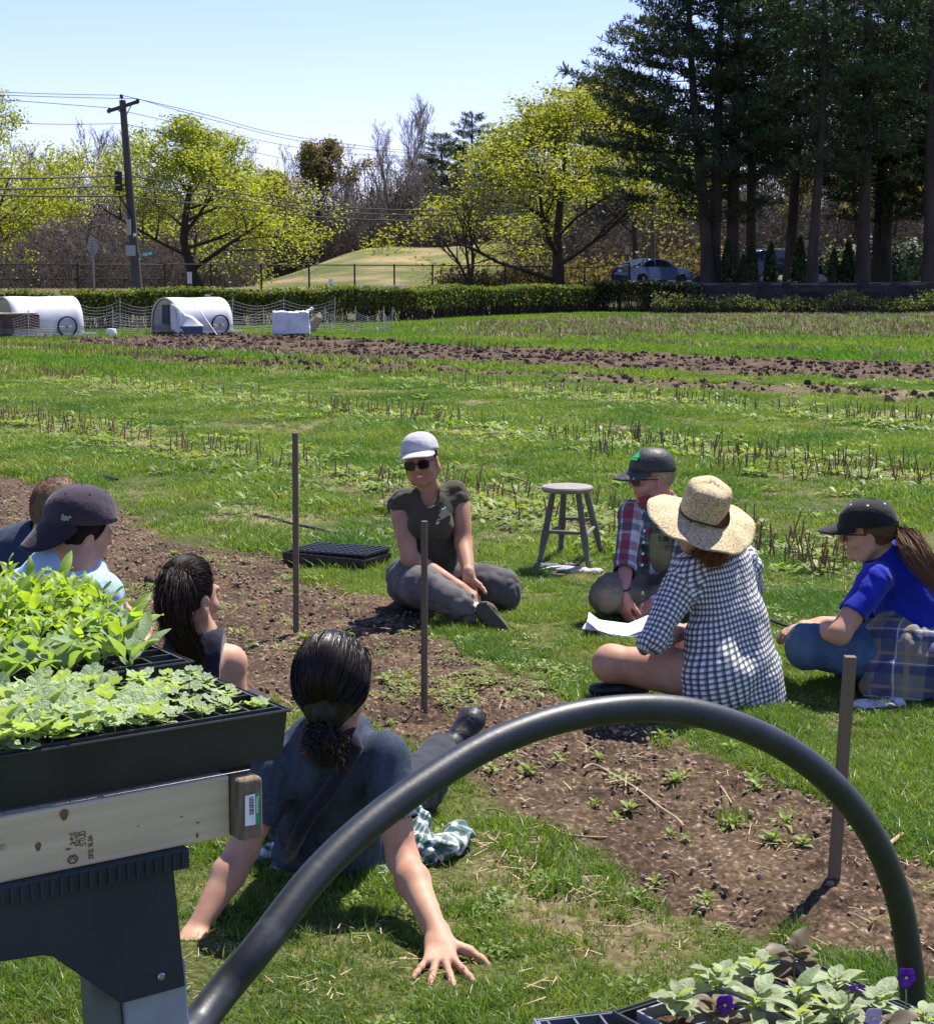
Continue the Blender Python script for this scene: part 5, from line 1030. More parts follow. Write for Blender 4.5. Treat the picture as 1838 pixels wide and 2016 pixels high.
    for sg, c_ in ((-1, P(1278, 985, 7.9)), (1, P(1325, 988, 7.93))):
        mb = MB(); mb.prism([(0, .03), (.055 * sg, .012), (.035 * sg, -.05), (-.008 * sg, -.012)], .006, [np.array([1, 0, 0]), nrm([0, -.2, 1]), np.array([0, -1, 0])], c_); me = mb.build('collar', M['flannel'], p, world=True)
    mb = MB(); mb.tube([wrR + [math.cos(t) * .031, math.sin(t) * .028 , .014 + .006 * math.cos(t)] for t in [k * 6.2832 / 16 for k in range(17)]], .004, 6, False); mb.build('bracelet', M['blackrub'], p, world=True)
    d = nrm(wrL - elL); a2, b2, _ = frame(d); cw = lerp(elL, wrL, .93); mb = MB(); mb.lathe([(.031, -.009), (.033, 0), (.031, .009)], cw, 18, [a2, b2, d]); mb.build('watch_strap', M['white'], p, world=True); fn = nrm([.1, -.9, .5]); a3, b3, _ = frame(fn); mb = MB(); mb.lathe([(.019, 0), (.019, .008), (.015, .010), (.0, .010)], cw + fn * .026, 20, [a3, b3, fn]); mb.build('watch_face', M['metal'], p, smooth='auto', world=True)
    kR, kL, aR, aL = P(1196, 1200, 7.75), P(1350, 1200, 7.75), P(1300, 1222, 7.85), P(1235, 1222, 7.9); hR, hL = P(1262, 1172, 8.1), P(1322, 1172, 8.12)
    for q, z_ in ((kR, .125), (kL, .13), (aR, .06), (aL, .06), (hR, .13), (hL, .13)): q[2] = z_
    v = Vol(*bbox([kR, kL, aR, aL, hR, PE], .2), .0065); v.cap(hR, hL, .125, .125, .03); v.cap(PE + [0, 0, -.05], PE + [0, 0, .02], .13, .12, .03, flat=fl); v.cap(hR, kR, .115, .092, .03); v.cap(kR, aR, .088, .06, .02); v.cap(hL, kL, .115, .092, .03); v.cap(kL, aL, .088, .06, .02); v.plane((0, 0, .004), (0, 0, -1), .004)
    obj('trousers', v.mesh('trousers', wrinkles(.010, (11, 11, 11), 33, .4)), M['khaki'], p, world=True)
build_flannel()
def build_gingham():
    p = person('person in wide straw hat and black and white checked shirt, bare legged, back turned', G(1440, 1385))
    Hc = P(1378, 1028, 6.22); f = nrm([-.75, .62, -.05]); u = nrm([-.02, -.06, 1]); NB = P(1400, 1084, 6.26); CH = P(1412, 1130, 6.3); PE = P(1452, 1330, 6.28)
    shL, elL = P(1355, 1124, 6.22), P(1283, 1262, 6.10); wrL = P(1360, 1240, 6.45); shR, elR, wrR = P(1462, 1112, 6.42), P(1465, 1230, 6.7), P(1370, 1262, 6.75)
    kL = P(1204, 1296, 6.28); kR = P(1330, 1292, 6.72); aL = P(1330, 1345, 6.62); aR = P(1245, 1360, 6.45); hL, hR = P(1415, 1330, 6.18), P(1468, 1330, 6.42)
    for q, z_ in ((kL, .145), (kR, .14), (aL, .05), (aR, .05), (hL, .115), (hR, .115)): q[2] = z_
    v = Vol(*bbox([Hc + [0, 0, .1], PE, kL, kR, aR, hR, elL, wrL, elR, aL], .14), .0058); A = head(v, Hc, f, u, NB, .98, .052)
    v.cap(NB, CH, .05, .08, .03); v.cap(CH, PE, .08, .10, .03); v.cap(shL, shR, .04, .04, .03); limb(v, [shL, elL, wrL], [.045, .040, .027]); limb(v, [shR, elR, wrR], [.045, .040, .027]); hand(v, wrL, (.5, .6, -.2), (0, 0, -1), (0, -1, 0), spread=.04); hand(v, wrR, (-.8, .1, -.2), (0, 0, -1), (0, 1, 0), spread=.04)
    v.cap(hL, hR, .11, .11, .03); v.cap(hL, kL, .098, .066, .03, bulge=.03); v.ell(kL + [-.005, 0, 0], (.062, .064, .066), None, .03); v.cap(kL, aL, .060, .034, .03, bulge=.12); v.cap(hR, kR, .095, .064, .03); v.cap(kR, aR, .060, .034, .03, bulge=.12); v.plane((0, 0, .01), (0, 0, -1), .004)
    me = v.mesh('body'); lipmark(me, Hc, A); obj('body', me, M['skin'], p, world=True)
    v = Vol(*bbox([hL, hR, PE, lerp(hL, kL, .4)], .18), .007); v.cap(hL, hR, .112, .112, .03); v.cap(hL, lerp(hL, kL, .08), .105, .102, .02); v.cap(hR, lerp(hR, kR, .15), .105, .100, .02); v.plane((0, 0, .008), (0, 0, -1), .004); obj('shorts', v.mesh('shorts', wrinkles(.004, (12, 12, 12), 2)), M['shorts'], p, world=True)
    side = nrm(shR - shL); back = nrm(np.cross(side, [0, 0, 1])); back = back if back[1] < 0 else -back
    v = Vol(*bbox([NB + [0, 0, .03], PE + [0, 0, -.15], shL, shR, elL, elR, PE + [.1, 0, 0]], .17), .0062); fl = (back, 1.25)
    v.cap(lerp(NB, CH, .1), CH, .075, .13, .03, flat=fl); mid = lerp(CH, PE, .5) + [.012, -.02, 0]; v.cap(CH, mid, .150, .155, .04, flat=fl); v.cap(mid, PE + [.01, -.02, 0], .155, .178, .04, flat=fl); v.cap(PE + [.01, -.02, 0], PE + [.015, -.02, -.10], .178, .190, .02, flat=fl); v.cap(shL, shR, .072, .068, .03); v.cap(P(1398, 1255, 6.2), P(1408, 1330, 6.16), .10, .135, .03); v.cap(P(1408, 1330, 6.16), P(1408, 1352, 6.16), .137, .137, .02)
    cu = elL + nrm(elL - shL) * .01; v.cap(shL, elL, .078, .058, .025); v.cap(elL, lerp(elL, wrL, .15), .056, .058, .01); v.cap(elL + [0, .0, .0], lerp(elL, wrL, .18), .060, .062, .004); v.cap(shR, elR, .072, .056, .025)
    d = nrm(wrL - elL); v.plane(lerp(elL, wrL, .26), d, .003, elL - .02, wrL + .05) if False else None
    v.ell(NB + [-.015, .02, .07], (.062, .062, .085), None, .006, 's')
    v.plane(PE + [0, 0, -.115], (-.12, 0, -1), .004)
    bb = nrm(CH - PE)
    me = v.mesh('checked_shirt', wrinkles(.012, (9, 5), 7, dirs=(.2, 0, 1))); bone_uv(me, [(PE + [.01, 0, -.1], NB, back, .165), (shL, elL, back, .066), (elL, wrL, back, .06), (shR, elR, back, .066)]); obj('checked_shirt', me, M['gingham'], p, world=True)
    mb = MB(); mb.tube([NB + side * math.cos(t) * .068 - back * (-.068 * math.sin(t)) + np.array([0, 0, .012 + .012 * math.sin(t)]) for t in [math.pi * (.0 + k / 12.) for k in range(13)]], .017, 8, True)
    co = mb.build('collar', M['gingham'], p, smooth=True, world=True); uvl = co.data.uv_layers.new(name='UVMap')
    for l in co.data.loops: q = co.data.vertices[l.vertex_index].co; uvl.data[l.index].uv = (q.x + q.y, q.z)
    pa = scalp_paths(Hc, A, Hc - A[1] * .08 - A[2] * .06, 1500, seed=15, zmin=-.6, tail=[Hc - A[1] * .07 - A[2] * .05, Hc - A[1] * .055 - A[2] * .10 + [-.015, 0, 0], Hc - A[1] * .02 - A[2] * .15 + [-.03, 0, 0]], tail_r=.032, ymax=.5)
    strands('hair', pa, .0032, M['hair_auburn'], p, 4); hairbase(Hc, A, p, M['hair_auburn'], cuts=(((0, .03, 0), (0, 1, .1)),), extra=lambda v: v.cap(Hc - A[1] * .05 - A[2] * .05, Hc - A[1] * .04 - A[2] * .13, .062, .040, .03))
    n = nrm([.20, -.34, .92]); a = nrm(np.cross([0, 1, 0], n)); b = np.cross(n, a); c = Hc + n * .032 - np.array([.0, .0, .0])
    hat = MB()
    def brim(i, j):
        t = i * 2 * math.pi; rr = .083 + (.205 - .083) * j * (1 + .02 * math.sin(5 * t)); dz = .012 * j * math.sin(2 * t + .8) + .010 * math.sin(3 * t) * j ** 2 - .030 * j ** 1.6 + .004 * math.sin(9 * t) * j
        return c + a * rr * math.cos(t) * 1.0 + b * rr * math.sin(t) * 1.04 + n * dz
    hat.grid(brim, 72, 14, True); bo = hat.build('brim', M['straw'], p, smooth=True, world=True); solid(bo, .004)
    hat = MB()
    def crn(i, j):
        t = i * 2 * math.pi; e = j; h_ = .125 * math.sin(e * math.pi / 2) ** .8; rr = .088 * (1 - .10 * e) * max(0, math.cos(max(0, e - .42) / .58 * math.pi / 2)) ** .55 if e > .42 else .088 * (1 - .10 * e); h_ = .115 * (e / .6 if e < .6 else 1 + .16 * math.sin((e - .6) / .4 * math.pi / 2))
        return c + a * rr * math.cos(t) + b * rr * 1.10 * math.sin(t) + n * (h_ + .003 * math.sin(4 * t + 2))
    hat.grid(crn, 60, 22, True); cr = hat.build('crown', M['straw'], p, smooth=True, world=True); solid(cr, .004)
    mb = MB()
    def bnd(i, j): q = crn(i, 0); return q + (q - c) * .012 + n * (.006 + .009 * j)
    mb.grid(bnd, 48, 3, True); bd = mb.build('hat_band', M['leatherband'], p, smooth=True, world=True); solid(bd, .003)
    k_ = crn(.66, 0) + n * .004; mb = MB(); mb.tube([k_, k_ - n * .006 + (k_ - c) * .12, k_ - n * .012 + (k_ - c) * .25 + a * .01], [.004, .003, .002], 6); mb.build('band_knot', M['leatherband'], p, world=True)
    shoe(p, P(1260, 1368, 6.36), P(1162, 1372, 6.28) , (0, 0, 1), M['shoe'], sole=M['shoe'])
build_gingham()
def build_blue():
    p = person('long haired woman in black cap with white eyelets, royal blue tee and blue jeans', G(1788, 1375))
    Hc = P(1709, 1046, 6.5); f = nrm([-.97, .22, -.12]); u = nrm([-.10, -.02, 1]); NB = P(1742, 1098, 6.52); CH = P(1758, 1138, 6.52); PE = P(1800, 1310, 6.5)
    shL, elL, wrL = P(1722, 1142, 6.36), P(1652, 1248, 6.25), P(1600, 1240, 6.55); shR, elR, wrR = P(1745, 1135, 6.72), P(1690, 1235, 6.85), P(1618, 1226, 6.85)
    v = Vol(*bbox([Hc + [0, 0, .1], PE, elL, wrL, wrR, elR, wrL + [-.1, 0, 0]], .13), .0058); A = head(v, Hc, f, u, NB, .97, .050)
    v.cap(NB, CH, .05, .08, .03); v.cap(CH, PE, .09, .10, .03); v.cap(shL, shR, .04, .04, .03); limb(v, [shL, elL, wrL], [.050, .041, .026]); limb(v, [shR, elR, wrR], [.048, .040, .026])
    hand(v, wrR, (-1, -.1, -.05), (.2, 0, -1), (-.3, -1, .1), curl=(.55, .6, .6, .6), spread=.04); hand(v, wrL, (-.9, .4, -.1), (0, .3, -1), (-.2, 1, .2), curl=(.5, .5, .5, .5), spread=.04)
    me = v.mesh('body'); lipmark(me, Hc, A); obj('body', me, M['skin'], p, world=True)
    sunglasses(p, Hc, A, .97); cap_hat(p, Hc + u * .002, nrm(f + u * .06), u, M['cap_black'], None, 1.08, .078, eyelets='white', tall=.98, billdrop=.30)
    tie = Hc - A[1] * .105 - A[2] * .015
    tl = [tie, tie + [.03, -.02, -.01], P(1805, 1092, 6.35), P(1832, 1130, 6.32), P(1858, 1172, 6.3)]
    pa = scalp_paths(Hc, A, tie, 2600, seed=25, zmin=-.5, ymax=.35, tail=tl, tail_r=.019, k=26); strands('hair', pa, .0030, M['hair_brown'], p, 5)
    hairbase(Hc, A, p, M['hair_brown'], cuts=(((0, .02, 0), (0, 1, -.2)), ((0, 0, -.06), (0, 0, -1))), extra=lambda v: (v.cap(tie, tl[2], .013, .016, .01), v.cap(tl[2], tl[3], .016, .014, .01)))
    side = nrm(shR - shL); fr = nrm(np.cross([0, 0, 1], side)); back = fr if fr[0] > 0 else -fr
    v = Vol(*bbox([NB + [0, 0, .02], PE + [0, 0, -.08], shL, shR, elL, elR, PE + [.1, 0, 0]], .17), .0065); fl = (nrm([.9, 0, .3]), 1.12)
    v.cap(lerp(NB, CH, .15), CH, .075, .12, .03); mid = lerp(CH, PE, .5) + [.035, 0, .03]; v.cap(CH + [.01, 0, 0], mid, .130, .140, .04); v.cap(mid, PE + [.01, 0, 0], .14, .135, .04); v.cap(shL, shR, .065, .065, .03)
    for sh, el in ((shL, elL), (shR, elR)):
        v.sleeve(sh, el, .66, .066, .057)
    v.ell(NB + [-.03, 0, .06], (.058, .06, .07), None, .006, 's')
    obj('tee', v.mesh('tee', wrinkles(.010, (9, 4), 19, dirs=(-.75, 0, .6))), M['blue'], p, world=True)
    kL, kR, aL, aR = P(1590, 1262, 6.42), P(1700, 1262, 6.95), P(1720, 1345, 6.75), P(1690, 1350, 6.65); hL, hR = P(1775, 1325, 6.4), P(1800, 1325, 6.62)
    for q, z_ in ((kL, .185), (kR, .20), (aL, .06), (aR, .06), (hL, .13), (hR, .13)): q[2] = z_
    v = Vol(*bbox([kL, kR, aL, aR, hL, hR, PE], .18), .0068); v.cap(hL, hR, .135, .135, .03); v.cap(PE + [0, 0, -.05], PE + [0, 0, .02], .13, .12, .03); v.cap(hL, kL, .112, .090, .03); v.ell(kL + [-.01, 0, -.015], (.075, .08, .085), None, .02); v.cap(kL, aL, .075, .052, .02); v.cap(hR, kR, .108, .085, .03); v.cap(kR, aR, .072, .052, .02); v.plane((0, 0, .004), (0, 0, -1), .004)
    obj('jeans', v.mesh('jeans', wrinkles(.005, (14, 14, 14), 43, .4)), M['jeans'], p, world=True)
    mb = MB(); shoe(p, P(1660, 1375, 6.62), P(1572, 1372, 6.7), (0, 0, 1), M['shoe'], sole=M['shoe'])
    v = Vol(*bbox([P(1740, 1250, 6.4), P(1850, 1260, 6.6), P(1720, 1385, 6.35), P(1880, 1385, 6.5)], .12), .0065)
    v.cap(P(1752, 1262, 6.42), P(1850, 1262, 6.6), .12, .13, .02); v.cap(P(1762, 1262, 6.38), P(1742, 1350, 6.3), .085, .10, .03); v.cap(P(1800, 1275, 6.34), P(1830, 1355, 6.3), .10, .115, .03); v.cap(P(1850, 1270, 6.4), P(1880, 1355, 6.35), .10, .12, .03); v.plane((0, 0, .004), (0, 0, -1), .004)
    me = v.mesh('tied_flannel', wrinkles(.020, (8, 8, 5), 53, .5)); bone_uv(me, [(P(1790, 1400, 6.4), P(1800, 1200, 6.5), (0, -1, 0), .16)]); obj('tied_flannel', me, M['flannel2'], p, world=True)
    v = Vol(*bbox([P(1690, 1395, 6.1), P(1770, 1380, 6.35)], .10), .005); v.cap(P(1700, 1386, 6.2), P(1752, 1384, 6.22), .055, .06, .02, flat=((0, 0, 1), 3.0)); v.cap(P(1725, 1375, 6.3), P(1765, 1368, 6.3), .04, .05, .02, flat=((0, .3, 1), 2.2)); me = v.mesh('shirt_tail', wrinkles(.012, (16, 16, 10), 63)); V_ = me.vertices; bone_uv(me, [(P(1725, 1400, 6.3), P(1725, 1300, 6.3), (0, -1, 0), .1)])
    obj('shirt_tail', me, M['flannel_sunpaint'], p, world=True, label='corner of the flannel on the grass, paler with sunlight painted into it')
build_blue()
def build_front():
    p = person('dark haired woman in slate blue tee seen from behind, leaning back on both hands', G(650, 1735))
    Hc = P(652, 1345, 4.22); f = nrm([.22, .97, -.05]); u = nrm([.05, -.12, 1]); NB = P(655, 1440, 4.24); CH = P(650, 1490, 4.28); PE = P(655, 1690, 4.5)
    shR, elR, wrR = P(752, 1490, 4.22), P(792, 1690, 4.12), P(862, 1858, 3.99); shL, elL, wrL = P(545, 1512, 4.24), P(478, 1672, 4.17), P(382, 1836, 4.06)
    wrR[2] = .075; wrL[2] = .075
    wrR = P(864, 1846, 3.86); wrL = P(384, 1836, 4.0)
    v = Vol(*bbox([Hc + [0, 0, .08], PE, elL, wrL, wrR, elR, wrR + [.05, -.18, -.06], wrL + [0, -.12, -.08]], .11), .0042); A = head(v, Hc, f, u, NB, 1.0, .052)
    v.cap(NB, CH, .055, .08, .03); v.cap(CH, PE, .09, .10, .03); v.cap(shL, shR, .04, .04, .03)
    for sh, el, wr, sg in ((shR, elR, wrR, 1), (shL, elL, wrL, -1)):
        v.cap(sh, el, .048, .0385, .02, bulge=.06); v.ell(el + [0, -.008, .0], (.028, .026, .030), None, .025); m = lerp(el, wr, .3); v.cap(el, m, .037, .041, .02); v.cap(m, wr, .041, .0245, .02)
    d = nrm([.05, -.95, -.24]); tips = hand(v, wrR, d, (0, .24, -.97), (1, .05, .0), k=.004, curl=(.02, .02, .02, .02), spread=.36, s=1.1, thumb=(.45, 1.0), tcurl=.2)
    hand(v, wrL, nrm([-.10, -.95, -.2]), (0, .2, -.98), (1, 0, 0), curl=(0, .0, .0, .0), spread=.3, s=1.05)
    me = v.mesh('body'); lipmark(me, Hc, A); obj('body', me, M['skin'], p, world=True)
    tie = P(632, 1428, 4.13)
    tl = [tie, tie + [.004, -.012, -.03], P(645, 1470, 4.1), P(640, 1496, 4.1)]
    pa = scalp_paths(Hc, A, tie, 5200, seed=35, rad=(.098, .106, .112), zmin=-.75, ymax=.75, tail=tl, tail_r=.019, k=26, bulk=.01); strands('hair', pa, .0024, M['hair_black'], p, 6)
    r = np.random.default_rng(9)
    fl_ = scalp_paths(Hc, A, tie, 160, seed=36, rad=(.097, .110, .116), zmin=-.75, k=20, bulk=.02); fl_ = fl_ + (vnoise(fl_ * 22, 3)[..., None] * np.array([.010, .004, .010])); strands('loose_hair', fl_, .0011, M['hair_black'], p, 7)
    n = 900; st = np.repeat(P(640, 1452, 4.12)[None], n, 0) + r.normal(size=(n, 3)) * [.016, .010, .014]; dirs = r.normal(size=(n, 3)) * [.75, .4, .6] + [0, -.2, -.9]; dirs /= np.linalg.norm(dirs, axis=1, keepdims=True); tt = np.linspace(0, 1, 7)[None, :, None]; cu = st[:, None] + dirs[:, None] * tt * r.uniform(.02, .065, (n, 1, 1)) + vnoise((st[:, None] + tt * .1) * 40, 8)[..., None] * .006
    strands('tail_end', cu, .0022, M['hair_auburn'], p, 8)
    hairbase(Hc, A, p, M['hair_black'], rad=(.096, .104, .109), h=.006, cuts=(((0, .055, 0), (0, 1, .1)),), extra=lambda v: (v.cap(Hc - A[2] * .02, tie + [.01, .02, .02], .088, .048, .04), v.cap(tie, P(640, 1475, 4.12), .020, .024, .01)))
    back = nrm([0, -1, .35]); fl = (back, 1.3); v = Vol(*bbox([NB + [0, 0, .04], PE + [0, 0, -.14], shL, shR, lerp(shR, elR, .7), lerp(shL, elL, .7)], .15), .0052)
    v.cap(lerp(NB, CH, .1), CH, .075, .12, .03, flat=fl); mid = lerp(CH, PE, .5) + [0, -.01, 0]; v.cap(CH, mid, .135, .135, .04, flat=fl); v.cap(mid, PE, .135, .155, .04, flat=fl); v.cap(PE, PE + [0, .0, -.09], .155, .165, .03, flat=((0, 1, 0), 1.1)); v.cap(shL, shR, .062, .062, .03)
    for sh, el in ((shR, elR), (shL, elL)):
        v.sleeve(sh, el, .66, .068, .060)
    v.ell(NB + [0, .02, .07], (.060, .062, .072), None, .006, 's'); v.plane((0, 0, .012), (0, 0, -1), .004)
    obj('tee', v.mesh('tee', wrinkles(.011, (11, 5), 73, dirs=(.25, .1, 1))), M['heather'], p, world=True)
    mb = MB(); mb.tube([P(690, 1440, 4.16), P(700, 1470, 4.135), P(660, 1540, 4.13), P(600, 1620, 4.18), P(565, 1690, 4.28)], [.022, .022, .02, .02, .02], 8)
    st_ = mb.build('dark_band', M['tank'], p, smooth=True, world=True)  # dark band running diagonally over the back of the tee
    hL, hR = P(610, 1700, 4.55), P(705, 1700, 4.55); kR, aR = G(826, 1600), P(868, 1500, 5.28); kL, aL = G(600, 1600), P(640, 1500, 5.35)
    for q, z_ in ((hL, .13), (hR, .13), (kR, .095), (kL, .095), (aR, .10), (aL, .09)): q[2] = z_
    v = Vol(*bbox([hL, hR, kR, kL, aR, aL], .17), .007); v.cap(hL, hR, .13, .13, .03); v.cap(hR, kR, .11, .078, .03); v.cap(kR, aR, .075, .055, .03); v.cap(hL, kL, .11, .078, .03); v.cap(kL, aL, .075, .055, .02); v.plane((0, 0, .006), (0, 0, -1), .004)
    obj('trousers', v.mesh('trousers', wrinkles(.008, (11, 11, 11), 83)), M['charcoal'], p, world=True)
    hl, to = P(880, 1478, 5.36), P(928, 1418, 5.44); v = Vol(*bbox([hl, to, aR], .1), .005); v.cap(hl, to, .042, .040, .02, flat=((-.7, -.1, .6), 1.1)); v.cap(hl, lerp(aR, kR, .12), .050, .052, .02); v.ell(to, (.044, .05, .04), None, .02); obj('boot', v.mesh('boot', wrinkles(.0025, (30, 30, 20), 3)), M['shoe'], p, world=True)
    mb = MB(); mb.tube([hl + [.035, .02, -.03], to + [.02, .03, .02]], [.030, .032], 12); mb.build('sole', M['sole'], p, smooth='auto', world=True)
    v = Vol(*bbox([P(800, 1620, 4.6), P(925, 1650, 4.55), P(500, 1690, 4.5), P(820, 1720, 4.4)], .1), .0055)
    v.cap(P(770, 1660, 4.55), P(870, 1668, 4.52), .085, .065, .02, flat=((0, .4, 1), 1.8)); v.cap(P(850, 1680, 4.5), P(908, 1646, 4.60), .05, .045, .02, flat=((0, .4, 1), 1.3)); v.cap(P(800, 1610, 4.64), P(830, 1690, 4.5), .05, .06, .02); v.cap(P(560, 1720, 4.42), P(760, 1730, 4.40), .05, .06, .02, flat=((0, 0, 1), 1.8)); v.cap(P(508, 1696, 4.5), P(560, 1672, 4.56), .045, .05, .02, flat=((0, .5, 1), 1.5)); v.plane((0, 0, .004), (0, 0, -1), .004)
    me = v.mesh('tied_flannel', wrinkles(.018, (16, 16, 12), 93, .5)); bone_uv(me, [(P(800, 1700, 4.5), P(850, 1600, 4.6), (0, -1, 0), .1)]); obj('tied_flannel', me, M['flannel3'], p, world=True)
build_front()
def build_pony():
    p = person('woman with long dark high ponytail and dark sleeveless top, seen from behind', G(385, 1420))
    Hc = P(372, 1170, 5.2); f = nrm([.62, .78, -.06]); u = nrm([-.02, -.10, 1]); NB = P(392, 1258, 5.2); CH = P(395, 1310, 5.2); PE = P(398, 1440, 5.22); PE[2] = .12
    shR, elR, wrR = P(450, 1305, 5.22), P(462, 1440, 5.2), P(330, 1440, 5.6); shL, elL, wrL = P(330, 1310, 5.26), P(290, 1400, 5.5), P(262, 1236, 5.75)
    wrR[2] = .15; elR[2] = max(elR[2], .2); wrL = P(275, 1240, 5.6); elL = P(300, 1330, 5.45)
    v = Vol(*bbox([Hc + [0, 0, .1], PE, elL, wrL, wrR, elR], .13), .0055); A = head(v, Hc, f, u, NB, 1.0, .050); v.cap(NB, CH, .055, .075, .03); v.cap(CH, PE, .09, .10, .03); v.cap(shL, shR, .04, .04, .03); v.ell(shR, (.056,) * 3); limb(v, [shR, elR, wrR], [.052, .041, .026]); limb(v, [shL, elL, wrL], [.05, .04, .026]); hand(v, wrL, (-.9, .2, .25), (0, 1, 0), (0, 0, 1), curl=(.2, .2, .25, .3)); hand(v, wrR, (-1, .2, 0), (0, 0, -1), (0, 1, 0))
    me = v.mesh('body'); lipmark(me, Hc, A); obj('body', me, M['skin'], p, world=True)
    tie = P(350, 1130, 5.10); tl = [tie, P(345, 1138, 5.03), P(338, 1180, 5.0), P(345, 1225, 5.0), P(368, 1268, 5.03), P(390, 1305, 5.06)]
    pa = scalp_paths(Hc, A, tie, 4200, seed=45, zmin=-.65, ymax=.55, tail=tl, tail_r=.021, k=30, rad=(.081, .100, .103)); strands('hair', pa, .0026, M['hair_dark'], p, 9)
    hairbase(Hc, A, p, M['hair_dark'], rad=(.079, .098, .100), cuts=(((0, .045, 0), (0, 1, .0)), ((0, .02, -.055), (0, .8, -1))), extra=lambda v: (v.cap(tie, tl[1], .013, .017, .006), v.cap(tl[1], tl[2], .017, .030, .008), v.cap(tl[2], tl[3], .030, .030, .01), v.cap(tl[3], tl[4], .030, .016, .01)))
    mb = MB(); d = nrm(tl[2] - tie); a, b, _ = frame(d); mb.lathe([(.017, -.004), (.020, 0), (.017, .004)], tie + d * .012, 14, [a, b, d]); mb.build('hair_tie', mat('red_brown_tie', (.10, .03, .03)), p, smooth=True, world=True)
    fl = ((0, 1, .2), 1.3); v = Vol(*bbox([NB, PE, shR, shL], .15), .006); v.cap(lerp(NB, CH, .35), CH, .07, .115, .03, flat=fl); v.cap(CH, PE, .135, .14, .04, flat=fl); v.cap(shL, shR, .060, .060, .02)
    v.ell(NB + [0, 0, .06], (.062, .07, .062), None, .005, 's'); v.cut(shR + [-.012, 0, 0], (1, 0, -.05), .12, .15); v.cut(shL + [.012, 0, 0], (-1, 0, -.05), .12, .15)
    obj('tank_top', v.mesh('tank_top', wrinkles(.005, (10, 6), 5, dirs=(0, 0, 1))), M['tank'], p, world=True)
    v = Vol(*bbox([PE, PE + [-.3, .6, 0], PE + [.3, .6, 0]], .18), .009); v.cap(PE + [-.08, 0, 0], PE + [.08, 0, 0], .125, .125, .03); v.cap(PE + [.06, .05, 0], PE + [.10, .42, .0], .10, .08, .03); v.cap(PE + [-.08, .05, 0], PE + [-.28, .42, .02], .10, .08, .03); v.cap(PE + [.10, .42, .0], PE + [-.1, .5, -.04], .075, .05, .02); v.cap(PE + [-.28, .42, .05], PE + [.05, .52, -.05], .075, .05, .02); v.plane((0, 0, .004), (0, 0, -1), .004); obj('trousers', v.mesh('trousers', wrinkles(.008, (11, 11, 11), 6)), M['charcoal'], p, world=True)
build_pony()
